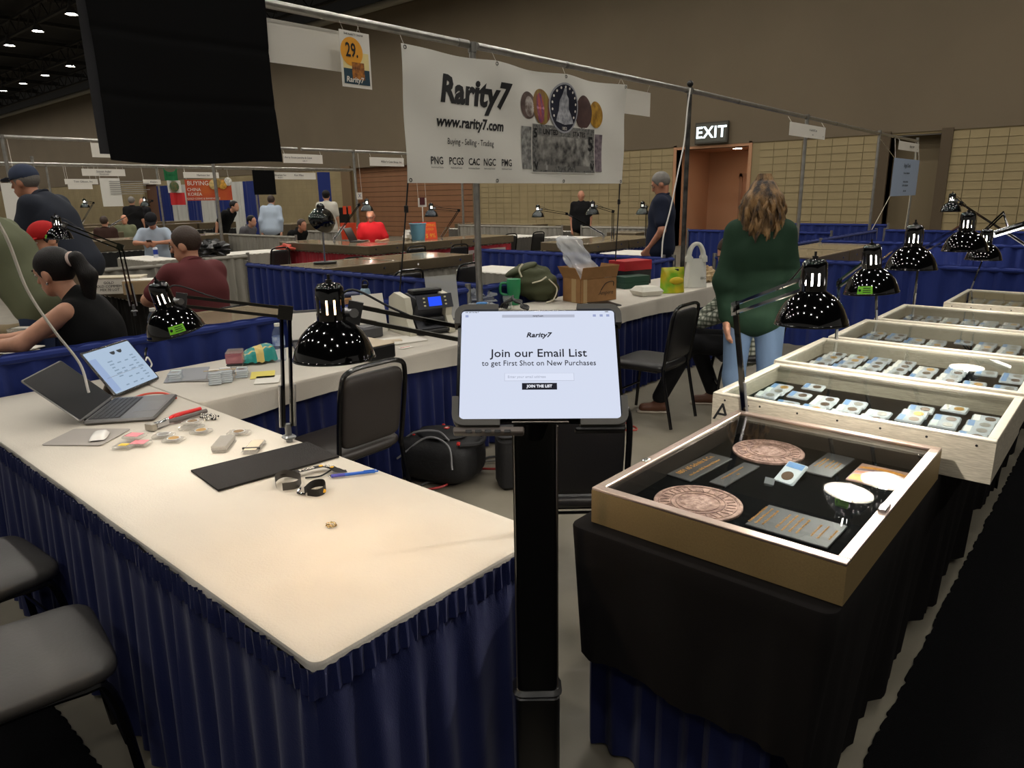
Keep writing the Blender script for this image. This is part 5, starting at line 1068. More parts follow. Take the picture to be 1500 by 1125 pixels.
# ================================================================ on the floor of the booth
t = thing('backpack', 'black laptop backpack with red zipper pulls on the floor', 'backpack', on(655, 712, 0.0) + V(-.13, .08, .0), R_(15)); bpb = mat('backpack_black', C(16, 16, 18), .7, bump=.2, bscale=60)
def kb_(u, v):
    a = 2 * math.pi * u; b = math.pi * v; p = .55; cx_, sx_2 = math.cos(a), math.sin(a); s_ = math.sin(b) ** .7 if 0 < v < 1 else 0
    return (.26 * s_ * math.copysign(abs(cx_) ** p, cx_), .19 * s_ * math.copysign(abs(sx_2) ** p, sx_2), .15 + .148 * math.copysign(abs(math.cos(b)) ** .6, math.cos(b)))
MB().grid(36, 20, kb_, True).build('body', bpb, t)
MB().grid(20, 14, lambda u, v: (.03 + .16 * math.sin(math.pi * v) * math.cos(2 * math.pi * u), -.02 + .12 * math.sin(math.pi * v) * math.sin(2 * math.pi * u), .295 + .025 * math.cos(math.pi * v)), True).build('front_pocket', bpb, t)
MB().rbox((.05, .0, .322), (.03, .03, .006), .006).build('badge', mat('badge_red', C(190, 40, 36), .4), t); MB().b2(.04, .06, -.003, .003, .324, .3262).build('badge_cross', PAPER, t, False); MB().b2(.047, .053, -.01, .01, .324, .3262).build('badge_cross', PAPER, t, False)
for (x, y) in ((-.12, -.1), (-.06, .14), (.2, -.12), (.21, -.14)): MB().rbox((x, y, .285), (.02, .012, .012), .004).build('zipper_pull', MATS['badge_red'], t)
MB().tube(bez([(.2, -.12, .27), (.28, -.02, .26), (.25, .1, .26)], 6), .016, 8).build('handle', bpb, t)
MB().tube(bez([(-.25, -.1, .2), (-.1, -.12, .31), (.05, -.1, .33), (.15, -.14, .3)], 6), .006, 5).build('strap_piping', mat('piping_grey', C(120, 120, 122), .5), t); MB().tube(bez([(-.18, -.2, .16), (0, -.15, .3), (.16, -.17, .28), (.2, -.2, .15)], 6), .006, 5).build('strap_piping', MATS['piping_grey'], t)
t = thing('tote_bag', 'black soft cooler bag standing on the floor beside the backpack', 'bag', on(733, 716, 0) + V(.05, .14, 0), R_(52)); MB().rbox((0, 0, .16), (.3, .2, .32), .04).build('body', bpb, t); MB().rbox((0, 0, .33), (.31, .21, .03), .04).build('lid', mat('bag_lid', C(34, 34, 36), .6), t)
cabc = [(90, 90, 92), (150, 36, 36), (40, 40, 42), (110, 108, 104), (60, 60, 64), (160, 60, 50)]
for i, cc in enumerate(cabc):
    y0 = 2.2 + .28 * i; g = MB().tube(bez([(-3.0 + .05 * (i % 3), y0, .012), (-2.85, y0 + .15, .03), (-3.0, y0 + .4, .012), (-2.8 + .06 * i, y0 + .55, .04), (-2.95, y0 + .8, .012)], 8), .007, 6).build('floor_cable', mat('cable_%d' % i, C(*cc), .5))
    tag(g, ['thick grey cable looped on the floor under the brown-lit chair', 'dark red cable on the floor by the backpack', 'black cable among the floor cables near the backpack', 'pale grey cable on the floor beside the shaded chair', 'charcoal cable on the floor below the back table', 'orange-red cable on the floor at the far end of the tangle'][i], 'cable')
t = thing('cardboard_box', 'brown cardboard box stored under the white back table', 'box', (-3.45, 5.75, 0), R_(88)); MB().rbox((0, 0, .19), (.55, .34, .38), .006).build('box', mat('cardboard_tan', C(170, 128, 76), .8, var=.05, vscale=12), t); MB().b2(-.03, .03, -.171, .171, .38, .383).build('tape', MATS['tape_tan'], t, False)
o = MB().tube(bez([(-1.62, .50, .015), (-1.55, .56, .03), (-1.60, .60, .016), (-1.5, .6, .014)], 6), .005, 6).build('floor_cable', WHITE); tag(o, 'white cable end poking out under the front table skirt', 'cable')
# ================================================================ people: smooth-union bodies polygonised with surface nets
def surf(prims, res=.012, k=.03, dsp=None):
    P = []
    for p in prims:
        if p[0] == 'c': a, b, r0, r1 = np.array(p[1], float), np.array(p[2], float), p[3], p[4]; lo = np.minimum(a - r0, b - r1); hi = np.maximum(a + r0, b + r1)
        else: a = np.array(p[1], float); rr = max(p[2]); lo, hi = a - rr, a + rr
        P.append((p, lo, hi))
    LO = np.min([q[1] for q in P], 0) - .03 - res; HI = np.max([q[2] for q in P], 0) + .03 + res
    n = np.ceil((HI - LO) / res).astype(int) + 1; D = np.full(tuple(n), .3, np.float32)
    for p, lo, hi in P:
        neg = p[0].isupper(); mg = k + 2.5 * res
        i0 = np.maximum(0, np.floor((lo - mg - LO) / res).astype(int)); i1 = np.minimum(n, np.ceil((hi + mg - LO) / res).astype(int) + 1)
        g = np.stack(np.meshgrid(*[LO[d] + res * np.arange(i0[d], i1[d]) for d in range(3)], indexing='ij'), -1)
        if p[0].lower() == 'c':
            a, b = np.array(p[1], float), np.array(p[2], float); ab = b - a; L = max(ab @ ab, 1e-9); t = np.clip(((g - a) @ ab) / L, 0, 1); d = np.linalg.norm(g - a - t[..., None] * ab, axis=-1) - (p[3] + t * (p[4] - p[3]))
        else:
            q = g - np.array(p[1], float)
            if len(p) > 3 and p[3] is not None: q = q @ np.array(p[3])
            r = np.array(p[2], float); k0 = np.linalg.norm(q / r, axis=-1); k1 = np.linalg.norm(q / (r * r), axis=-1) + 1e-9; d = k0 * (k0 - 1) / k1
        sl = tuple(slice(i0[d_], i1[d_]) for d_ in range(3)); A = D[sl]
        if neg: D[sl] = np.maximum(A, -d)
        else: h = np.clip(.5 + .5 * (d - A) / k, 0, 1); D[sl] = d * (1 - h) + A * h - k * h * (1 - h)
    ins = D < 0; c = np.zeros(tuple(n - 1), np.uint8)
    off = [(i, j, l) for i in (0, 1) for j in (0, 1) for l in (0, 1)]
    N = n - 1
    for o in off: c += ins[o[0]:o[0] + N[0], o[1]:o[1] + N[1], o[2]:o[2] + N[2]]
    idx = np.argwhere((c > 0) & (c < 8)); vid = np.full(tuple(N), -1, np.int64); vid[idx[:, 0], idx[:, 1], idx[:, 2]] = np.arange(len(idx))
    acc = np.zeros((len(idx), 3)); cnt = np.zeros(len(idx))
    for o in off:
        for ax in range(3):
            if o[ax]: continue
            q = list(o); q[ax] = 1
            a = D[idx[:, 0] + o[0], idx[:, 1] + o[1], idx[:, 2] + o[2]]; b = D[idx[:, 0] + q[0], idx[:, 1] + q[1], idx[:, 2] + q[2]]
            m_ = (a < 0) != (b < 0); t = np.where(m_, a / (a - b + 1e-12), 0); p = np.tile(np.array(o, float), (len(idx), 1)); p[:, ax] = t
            acc[m_] += p[m_]; cnt[m_] += 1
    vs = LO + res * (idx + acc / cnt[:, None]); fs = []
    for ax in range(3):
        u, w_ = [d for d in range(3) if d != ax]; s0 = [slice(1, N[d]) for d in range(3)]; s0[ax] = slice(0, N[ax]); s1 = list(s0); s1[ax] = slice(1, N[ax] + 1)
        e0, e1 = ins[tuple(s0)], ins[tuple(s1)]; w2 = np.argwhere(e0 != e1); st = e0[w2[:, 0], w2[:, 1], w2[:, 2]]; base = w2.copy(); base[:, u] += 1; base[:, w_] += 1
        q = []
        for (du, dw) in ((0, 0), (-1, 0), (-1, -1), (0, -1)): b = base.copy(); b[:, u] += du; b[:, w_] += dw; q.append(vid[b[:, 0], b[:, 1], b[:, 2]])
        q = np.stack(q, 1); flip = st if ax != 1 else ~st; q[flip] = q[flip][:, ::-1]; fs.append(q)
    fs = np.concatenate(fs)
    fs = fs[:, ::-1]
    if dsp is not None: vs = dsp(vs)
    m = MB(); m.v = [tuple(v) for v in vs.tolist()]; m.f = [tuple(f) for f in fs.tolist()]; m.m = [0] * len(m.f); return m
skin_a = mat('skin_light', C(206, 152, 124), .5, var=.04, vscale=30); skin_b = mat('skin_tan', C(190, 132, 104), .5, var=.05, vscale=30)
def cm(nm, r, g, b, rough=.8, **k): return mat('cloth_' + nm, C(r, g, b), rough, spec=.2, bump=.35, bscale=k.pop('bs', 9), **k)
hair_b = mat('hair_dark', C(16, 11, 10), .5, spec=.3, bump=.4, bscale=60, stretch=(6, 6, 1)); hair_br = mat('hair_brown', C(60, 44, 34), .55, bump=.5, bscale=80); hair_g = mat('hair_grey', C(120, 116, 110), .6, bump=.5, bscale=80)
jeans = cm('jeans', 112, 136, 166); jeansd = cm('jeans_dark', 52, 64, 92); khaki = cm('khaki', 132, 118, 92); blackp = cm('black_pants', 20, 20, 22); shoe_b = mat('shoe_brown', C(92, 58, 40), .5); shoe_k = mat('shoe_black', C(16, 16, 17), .5); sole_m = mat('sole_pale', C(170, 160, 144), .6)
lipm = mat('lips', C(160, 86, 78), .5); eyem = mat('eye_dark', C(24, 18, 16), .2); eyew = mat('eye_white', C(220, 214, 206), .3)
def person(label, loc, rz, s=1.06, seated=False, lean=0.0, yaw=0.0, pitch=0.0, skin=skin_a, shirt=None, sleeve='short', pants=blackp, shoe=shoe_k, hair='short', hairm=hair_br, capm=None, arms=None, legs=None, res=.014, extras=None, grp=None, plump=1.0, face=True, twist=0.0, roll=0.0, wid=.92, seat=.52):
    t = thing('person', label, 'person', loc, rz, grp); t.scale = (s, s, s)
    pz = seat if seated else .95; Y = lambda *a: V(*a)
    piv = V(0, 0, pz); TR = Matrix.Rotation(-lean, 3, 'X') @ Matrix.Rotation(twist, 3, 'Z')
    U = lambda x, y, z: piv + TR @ V(x * wid, y, z - .95)          # upper body points given for a standing body
    HC = U(0, .02, 1.60) + V(0, .035 * (lean > .2), 0); HR = Matrix.Rotation(yaw, 3, 'Z') @ Matrix.Rotation(-pitch, 3, 'X') @ Matrix.Rotation(roll, 3, 'Y')
    Hd = lambda x, y, z: HC + HR @ V(x, y, z)
    sh = [U(-.175, 0, 1.41), U(.175, 0, 1.41)]
    A = {'el': [U(-.235, -.03, 1.13), U(.235, -.03, 1.13)], 'wr': [U(-.225, .05, .89), U(.225, .05, .89)]}
    if arms:
        for kk, v_ in arms.items(): A[kk] = [Vector(q) if q is not None else A.get(kk, [None, None])[i] for i, q in enumerate(v_)]
    hip = [V(-.09, 0, pz - .03), V(.09, 0, pz - .03)]
    if seated: Lg = {'kn': [V(-.12, .44, pz + .0), V(.12, .44, pz + .0)], 'an': [V(-.12, .42, .09), V(.12, .42, .09)]}
    else: Lg = {'kn': [V(-.1, .015, .5), V(.1, .015, .5)], 'an': [V(-.1, -.02, .09), V(.1, -.02, .09)]}
    if legs:
        for kk, v_ in legs.items(): Lg[kk] = [Vector(q) if q is not None else Lg[kk][i] for i, q in enumerate(v_)]
    HM = np.array(HR)
    body = [('c', U(0, -.01, 1.3), U(0, 0, 1.02), .11, .10), ('c', U(-.11, 0, 1.38), U(.11, 0, 1.38), .06, .06), ('c', U(0, -.005, 1.40), Hd(0, -.015, -.05), .056, .05),
            ('e', Hd(0, -.005, .03), (.073, .094, .095), HM), ('e', Hd(0, .028, -.045), (.053, .058, .062), HM), ('e', Hd(0, .055, -.085), (.028, .026, .022), HM)]
    if face: body += [('c', Hd(0, .09, .012), Hd(0, .108, -.022), .009, .013), ('e', Hd(-.074, -.01, -.005), (.012, .022, .032), HM), ('e', Hd(.074, -.01, -.005), (.012, .022, .032), HM), ('c', Hd(-.035, .078, .03), Hd(.035, .078, .03), .012, .012), ('e', Hd(0, .083, -.058), (.02, .012, .012), HM)]
    fr = max(.0085, res * .72)
    for i in (0, 1):
        el, wr = A['el'][i], A['wr'][i]; d = (wr - el).normalized(); sd = V(1, 0, 0) - d * d.x
        sd = sd.normalized() if sd.length > .2 else V(0, 1, 0); nrm = d.cross(sd)
        hd = (A.get('hand') or [None, None])[i]; fd = (Vector(hd) - wr).normalized() if hd is not None else d
        sd2 = (nrm - fd * nrm.dot(fd)).normalized(); pn = fd.cross(sd2)
        body += [('c', sh[i], el, .05, .04), ('c', el, wr, .041, .027), ('e', wr + fd * .045, (.018 + .004, .036, .05), np.array(Matrix((pn, sd2, fd)).transposed()))]
        for q in range(4):
            b0 = wr + fd * .08 + sd2 * (.03 - .02 * q); ln = (.062, .075, .07, .055)[q]; md = b0 + fd * ln * .5 + pn * .006 * (1 if i else -1); body += [('c', b0, md, fr, fr), ('c', md, md + fd * ln * .4 + pn * .018 * (1 if i else -1), fr, fr * .85)]
        th0 = wr + fd * .03 + sd2 * .034; body += [('c', th0, th0 + sd2 * .025 + fd * .035, fr * 1.1, fr), ('c', th0 + sd2 * .025 + fd * .035, th0 + sd2 * .022 + fd * .065, fr, fr * .9)]
        body += [('c', hip[i], Lg['kn'][i], .07, .05), ('c', Lg['kn'][i], Lg['an'][i], .05, .035)]
    body += [('c', hip[0], hip[1], .09, .09)]
    surf(body, res, .022).build('body', skin, t, ang=70)
    pl = plump
    if shirt:
        S = [('c', U(-.10, -.005, 1.36), U(.10, -.005, 1.36), .088 * pl, .088 * pl), ('c', U(-.07, 0, 1.28), U(.07, 0, 1.28), .118 * pl, .118 * pl), ('c', U(-.06, .01, 1.05), U(.06, .01, 1.05), .118 * pl, .118 * pl), ('c', U(-.06, .005, .92), U(.06, .005, .92), .13 * pl, .13 * pl), ('c', U(-.07, 0, 1.28), U(-.06, .01, 1.05), .118 * pl, .118 * pl), ('c', U(.07, 0, 1.28), U(.06, .01, 1.05), .118 * pl, .118 * pl), ('c', U(-.06, .01, 1.05), U(-.06, .005, .92), .118 * pl, .13 * pl), ('c', U(.06, .01, 1.05), U(.06, .005, .92), .118 * pl, .13 * pl), ('c', U(0, 0, 1.38), U(0, 0, .92), .11 * pl, .12 * pl), ('c', U(0, -.012, 1.43), U(0, -.005, 1.47), .068, .062)]
        for i in (0, 1):
            if sleeve == 'none': S += [('c', U((-.1, .1)[i], 0, 1.40), sh[i] * .8 + U(0, 0, 1.41) * .2, .06, .056)]; continue
            e_ = A['el'][i]; S += [('c', U((-.1, .1)[i], 0, 1.40), sh[i], .07, .072)]
            if sleeve == 'short': S += [('c', sh[i], sh[i] * .28 + e_ * .72, .072, .068)]
            else: S += [('c', sh[i], e_, .074, .06), ('c', e_, e_ * .1 + A['wr'][i] * .9, .06, .046)]
        so = surf(S, res, .045).build('shirt', shirt, t, ang=70)
        if sleeve != 'none':
            rg = MB(); tt = [U(.062 * math.cos(a), -.008 + .062 * math.sin(a), 1.485 - .02 * math.sin(a)) for a in [2 * math.pi * q / 20 for q in range(21)]]; rg.tube(tt, .011, 6, cap=False); rg.build('collar', shirt, t)
    TRZ = [('c', V(-.07, -.0, pz - .0), V(.07, -.0, pz - .0), .117 * pl, .117 * pl)]
    for i in (0, 1): TRZ += [('c', hip[i], Lg['kn'][i], .092 * pl, .068), ('c', Lg['kn'][i], Lg['an'][i] + V(0, 0, .03), .066, .056)]
    surf(TRZ, res, .035).build('trousers', pants, t, ang=70)
    for i in (0, 1):
        a = Lg['an'][i]; f_ = V(0, 1, 0); surf([('c', a + V(0, -.03, -.045), a + V(0, .12, -.055), .038, .034), ('c', a, a + V(0, .02, -.04), .042, .04)], max(res * .8, .008), .02).build('shoe', shoe, t, ang=70)
        if res < .013: MB().rbox(a + V(0, .045, -.083), (.085, .25, .018), .03).build('sole', sole_m, t)
    if face and res < .02:
        for sx in (-1, 1):
            e = MB(); e.ell(Hd(sx * .031, .084, .012), (.013, .008, .007), 10, 6, HR); e.build('eye', eyew, t); e = MB(); e.ell(Hd(sx * .031, .0905, .012), (.006, .003, .006), 8, 6, HR); e.build('iris', eyem, t)
            e = MB(); e.tube([Hd(sx * .012, .094, .036), Hd(sx * .03, .094, .041), Hd(sx * .05, .082, .036)], .0045, 5); e.build('eyebrow', hairm, t)
        e = MB(); e.ell(Hd(0, .093, -.052), (.021, .006, .004), 10, 6, HR); e.ell(Hd(0, .092, -.061), (.018, .006, .005), 10, 6, HR); e.build('lips', lipm, t)
    hr_ = max(.008, res * .7)
    if hair == 'short': surf([('e', Hd(0, -.014, .04), (.083, .102, .099), HM), ('E', Hd(0, .085, -.02), (.085, .075, .105), HM), ('E', Hd(0, .0, -.115), (.12, .14, .085), HM)], hr_, .01).build('hair', hairm, t, ang=70)
    elif hair == 'balding': surf([('e', Hd(0, -.02, .0), (.082, .092, .07), HM), ('E', Hd(0, .075, 0), (.2, .085, .2), HM), ('E', Hd(0, 0, .11), (.1, .12, .062), HM), ('E', Hd(0, .0, -.12), (.12, .14, .07), HM)], hr_, .01).build('hair', hairm, t, ang=70)
    elif hair == 'pony':
        surf([('e', Hd(0, -.012, .038), (.084, .106, .102), HM), ('E', Hd(0, .10, -.03), (.12, .088, .098), HM), ('E', Hd(0, .035, -.13), (.12, .12, .095), HM), ('c', Hd(0, -.10, .05), Hd(0, -.15, .05), .028, .03), ('c', Hd(0, -.15, .05), Hd(0, -.165, .05) + V(0, -.03, -.09), .034, .044), ('c', Hd(0, -.165, .05) + V(0, -.03, -.09), Hd(0, -.165, .05) + V(.01, -.01, -.29), .044, .018)], .008, .02).build('hair', hairm, t, ang=70)
        MB().tube([Hd(.033 * math.cos(a), -.125, .05 + .033 * math.sin(a)) for a in [2 * math.pi * q / 14 for q in range(15)]], .009, 6, cap=False).build('hair_tie', mat('tie_pale', C(214, 190, 180), .4), t)
        for sx in (-1, 1): MB().ell(Hd(sx * .08, -.006, -.045), .007, 8, 6).build('earring', CHROME, t)
    elif hair == 'wavy':
        hm = MATS.get('hair_blond') or mat('hair_blond', C(40, 28, 22), .55, col2=C(158, 122, 78), vscale=9, stretch=(2.6, 2.6, 1.1), bump=.6, bscale=60)
        hh_ = surf([('e', Hd(0, -.012, .035), (.088, .108, .105), HM), ('E', Hd(0, .115, -.03), (.07, .075, .12), HM), ('c', Hd(-.06, -.05, 0), Hd(-.085, -.055, -.15), .06, .045), ('c', Hd(.06, -.05, 0), Hd(.085, -.055, -.15), .06, .045), ('c', Hd(0, -.07, 0), Hd(0, -.095, -.16), .07, .055)], .008, .03)
        for i in range(64):
            a = R_(-205 + 230 * i / 63 + (i % 3) * 2); r0 = .055 + .03 * ((i * 29) % 7) / 7; pts = []
            for q in range(11):
                v_ = q / 10; rr = (.03 + .085 * min(1, v_ * 2.2)) * (1 + .05 * math.sin(i)) + .014 * math.sin(v_ * 13 + i * 1.7) * (v_ > .25); zz = .135 - .34 * v_ * (1 + .06 * math.sin(i * 3.1)) - .02 * v_ * v_ + (.02 if v_ < .1 else 0)
                pts.append(Hd(rr * math.cos(a + .12 * math.sin(v_ * 9 + i)), -.02 + rr * 1.05 * math.sin(a + .12 * math.sin(v_ * 9 + i)), zz))
            hh_.tube(pts, [.006] + [.012] * 8 + [.009, .003], 5)
        hh_.build('hair', hm, t, ang=70)
    if capm:
        surf([('e', Hd(0, -.008, .055), (.088, .108, .09), HM), ('E', Hd(0, 0, -.06), (.2, .2, .095), HM)], hr_, .008).build('cap_crown', capm, t, ang=70)
        M_ = Matrix.Translation(Hd(0, .085, .045)) @ (HR @ Matrix.Rotation(-.2, 3, 'X')).to_4x4(); MB().prism([(-.075, 0), (-.07, .05), (-.04, .08), (0, .09), (.04, .08), (.07, .05), (.075, 0)], M_, .006).build('cap_brim', capm, t)
    if extras: extras(t, Hd, U, A)
    return t
def face_rz(fx, fy): return math.atan2(-fx, fy)
LEFT = V(-.752, -.658, 0); AWAY = V(-.66, .75, 0)
def fdir(l, a): d = LEFT * l + AWAY * a; return face_rz(d.x, d.y)
def flat(p, z=0): return V(p.x, p.y, z)
# woman in the green sweater
person('woman with wavy two-tone hair in dark green sweater and jeans, seen from behind', flat(at_d(1106, 450, 4.45)), fdir(-.25, 1), 1.0, wid=.74, shirt=cm('green', 38, 62, 46, bs=7), sleeve='long', pants=jeans, hair='wavy', res=.009, plump=1.06, yaw=.1,
       arms={'el': [(-.20, -.05, 1.12), (.20, -.03, 1.12)], 'wr': [(-.17, -.06, .88), (.17, .08, .9)], 'hand': [(-.16, -.09, .78), None]}, legs={'kn': [(-.1, .02, .5), (.11, .0, .5)], 'an': [(-.09, -.02, .09), (.12, -.05, .09)]})
# seated person in plaid with a phone
plaid = mat('plaid_shirt', C(196, 200, 186), .85)
nt = plaid.node_tree; bs_ = nt.nodes['Principled BSDF']; tcn = nt.nodes.new('ShaderNodeTexCoord'); prev = None
for ax_ in ('X', 'Y', 'Z'):
    wv_ = nt.nodes.new('ShaderNodeTexWave'); wv_.bands_direction = ax_; wv_.inputs['Scale'].default_value = 9; nt.links.new(tcn.outputs['Object'], wv_.inputs[0])
    if prev is None: prev = wv_.outputs[1]
    else: mm_ = nt.nodes.new('ShaderNodeMath'); mm_.operation = 'MULTIPLY'; nt.links.new(prev, mm_.inputs[0]); nt.links.new(wv_.outputs[1], mm_.inputs[1]); sq = nt.nodes.new('ShaderNodeMath'); sq.operation = 'POWER'; sq.inputs[1].default_value = .6; nt.links.new(mm_.outputs[0], sq.inputs[0]); prev = sq.outputs[0]
rp_ = nt.nodes.new('ShaderNodeValToRGB'); rp_.color_ramp.elements[0].color = C(52, 62, 48); rp_.color_ramp.elements[1].color = C(206, 208, 192); nt.links.new(prev, rp_.inputs[0]); nt.links.new(rp_.outputs[0], bs_.inputs['Base Color'])
sp_ = flat(on(1092, 508, .5))
def phone(t, Hd, U, A):
    MB().rbox((A['wr'][0] + A['wr'][1]) / 2 + V(0, .09, .02), (.075, .14, .009), .012, Matrix.Rotation(.5, 3, 'X')).build('phone', DARK, t)
person('seated person in plaid shirt and black trousers holding a phone, behind the woman', sp_, fdir(1, .12), 1.04, True, .18, shirt=plaid, sleeve='long', pants=blackp, shoe=shoe_b, res=.010, extras=phone, pitch=.5,
       arms={'el': [(-.25, .12, .80), (.25, .12, .80)], 'wr': [(-.06, .36, .66), (.06, .36, .66)], 'hand': [(-.02, .46, .68), (.02, .46, .68)]}, legs={'kn': [(-.12, .42, .53), (.12, .36, .53)], 'an': [(-.12, .62, .09), (.13, .2, .09)]})
o = [q for q in COL.objects if q.get('label') == 'black banquet chair under the person in plaid'][0]; o.location = sp_ + V(0, 0, 0); o.rotation_euler = (0, 0, fdir(1, .12))
# navy polo man by the upright
person('grey-haired man in navy polo shirt looking down beside the taped upright', flat(at_d(969, 330, 8.7)), fdir(1, .35), 1.10, shirt=cm('navy', 32, 38, 56), pants=cm('navy_pants', 34, 38, 52), hair='short', hairm=hair_g, skin=skin_b, pitch=.45, res=.014, plump=1.12, arms={'el': [(-.24, -.04, 1.12), (.24, -.04, 1.12)], 'wr': [(-.17, .1, .93), (.17, .1, .93)]})
person('bald man in black polo standing by the far block wall', flat(at_d(851, 320, 16.5)), fdir(.1, -1), 1.02, shirt=cm('black_polo', 16, 16, 18), pants=khaki, hair='none', skin=skin_b, pitch=.3, res=.022, face=True, plump=1.15)
# left foreground group in the neighbouring booth
person('man in navy cap and charcoal sweater bending over a table', flat(at_d(112, 380, 6.75)), fdir(1, .05), 1.2, lean=.40, shirt=cm('charcoal', 40, 44, 54), sleeve='long', pants=khaki, hair='short', hairm=hair_g, capm=cm('cap_navy', 58, 66, 86), skin=skin_b, pitch=.1, res=.013, plump=1.15, arms={'el': [(-.24, .3, 1.05), (.24, .3, 1.05)], 'wr': [(-.18, .5, .92), (.18, .5, .92)]})
person('man in olive polo shirt leaning forward, head beyond the picture edge', flat(at_d(66, 470, 4.95)), fdir(1, -.15), 1.09, lean=.48, shirt=cm('olive', 104, 108, 84), pants=jeansd, hair='short', hairm=hair_br, skin=skin_b, res=.012, plump=1.12, pitch=.2, arms={'el': [(-.25, .42, 1.0), (.25, .42, 1.0)], 'wr': [(-.2, .52, .82), (.2, .52, .82)]})
def blouse(t, Hd, U, A): pass
person('woman with dark ponytail in sleeveless black top working at a table', flat(at_d(158, 470, 4.05)), fdir(1, -.08), 1.08, True, .26, seat=.56, shirt=cm('black_top', 15, 15, 16), sleeve='none', pants=blackp, hair='pony', hairm=hair_b, skin=skin_a, pitch=.20, yaw=-.25, res=.009, arms={'el': [(-.22, .33, .86), (.22, .33, .86)], 'wr': [(-.12, .6, .83), (.12, .6, .83)]})
person('man in red cap behind the olive-shirted man', flat(at_d(80, 350, 5.8)), fdir(.5, -1), 1.1, True, .08, seat=.6, shirt=cm('tan_shirt', 120, 104, 86), pants=khaki, hair='short', hairm=hair_b, capm=cm('cap_red', 176, 34, 34), skin=skin_a, pitch=.25, res=.015)
person('man in maroon polo seated with his back turned, face in profile', flat(at_d(294, 410, 5.4)), fdir(.75, .5), 1.1, True, .16, seat=.57, yaw=.55, shirt=cm('maroon', 104, 52, 54, bs=6), pants=jeansd, hair='short', hairm=hair_br, skin=skin_a, pitch=.15, res=.010, plump=1.2, arms={'el': [(-.27, .22, .86), (.27, .22, .86)], 'wr': [(-.12, .46, .8), (.12, .46, .8)]})
person('man in black cap and pale blue shirt seated with a phone', flat(at_d(229, 355, 13.3)), fdir(-.35, -1), 1.16, True, .25, pitch=.55, shirt=cm('pale_blue', 176, 190, 206), pants=jeansd, hair='short', hairm=hair_b, capm=cm('cap_black', 26, 26, 30), skin=skin_b, res=.018, arms={'el': [(-.27, .22, .82), (.27, .22, .82)], 'wr': [(-.05, .42, .82), (.12, .42, .82)]}, extras=phone)
def glasses(t, Hd, U, A):
    g = MB()
    for sx in (-1, 1): g.tube([Hd(sx * .033 + .026 * math.cos(a), .10, .012 + .02 * math.sin(a)) for a in [2 * math.pi * q / 12 for q in range(13)]], .003, 5, cap=False); g.tube([Hd(sx * .058, .1, .016), Hd(sx * .078, .0, .016)], .003, 5)
    g.build('glasses', DARK, t); MB().tube([U(-.06, .06, 1.44), U(0, .15, 1.2), U(.06, .06, 1.44)], .006, 5).build('lanyard', INK, t)
person('balding man with glasses in red shirt seated behind the red table', flat(at_d(545, 350, 14.2)), fdir(-.2, -1), 1.06, True, .1, pitch=.4, yaw=-.3, shirt=cm('red', 206, 36, 44), pants=khaki, hair='balding', hairm=hair_g, skin=skin_b, res=.018, plump=1.2, extras=glasses, arms={'el': [(-.28, .1, .8), (.28, .1, .8)], 'wr': [(-.14, .36, .8), (.14, .36, .8)]}, seat=.6)
for (lb, px, py, d, fz, kw) in (
    ('man in white shirt and dark cap standing with back turned', 481, 330, 17.3, fdir(.1, 1), dict(shirt=cm('white', 206, 202, 190), pants=blackp, hairm=hair_b, capm=cm('cap_dark', 40, 38, 38), s=1.08, plump=1.15)),
    ('man in pale blue shirt leaning over a far table', 397, 330, 17, fdir(.1, 1), dict(shirt=cm('pale_blue', 176, 190, 206), sleeve='long', pants=blackp, lean=.35, hairm=hair_br, s=1.06)),
    ('person in grey seated behind a glowing lamp', 356, 335, 16.4, fdir(-1, -.3), dict(shirt=cm('grey', 92, 90, 94), sleeve='long', seated=True, lean=.3, hairm=hair_b, s=1.06)),
    ('person in black reaching across the far counter', 425, 335, 15.2, fdir(-.8, -.5), dict(shirt=cm('black_top', 15, 15, 16), seated=True, lean=.5, hairm=hair_br, skin=skin_b, s=1.05)),
    ('person in black bending behind the far steel upright', 322, 325, 17, fdir(-1, -.2), dict(shirt=cm('black_top', 15, 15, 16), lean=.6, hairm=hair_b, s=1.04)),
    ('grey-haired man in black polo standing in the far aisle', 197, 325, 20, fdir(.2, 1), dict(shirt=cm('black_polo', 16, 16, 18), pants=khaki, hairm=hair_g, s=1.06, plump=1.2)),
    ('bald man in dark suit beside the glowing far lamp', 214, 325, 21, fdir(.6, -1), dict(shirt=cm('suit', 28, 28, 32), sleeve='long', hair='none', s=1.04)),
    ('man in white shirt in profile at the far counter', 86, 325, 19, fdir(1, -.2), dict(shirt=cm('white', 206, 202, 190), hairm=hair_br, s=1.04)),
    ('man in pale shirt behind the far counter', 99, 325, 20.5, fdir(.7, -.6), dict(shirt=cm('pale_grey', 150, 156, 164), hairm=hair_b, s=1.04)),
    ('brown-haired person seated in front of the far white banner', 154, 335, 16.5, fdir(.2, 1), dict(shirt=cm('brown_top', 60, 40, 34), seated=True, hairm=hair_br, s=1.06)),
    ('bald person in olive seated by the far counter', 184, 335, 18.5, fdir(-.4, -1), dict(shirt=cm('olive', 104, 108, 84), seated=True, hair='none', skin=skin_b, s=1.06))):
    kw.setdefault('pants', jeansd); person(lb, flat(at_d(px, py, d)), fz, res=.024, **kw)
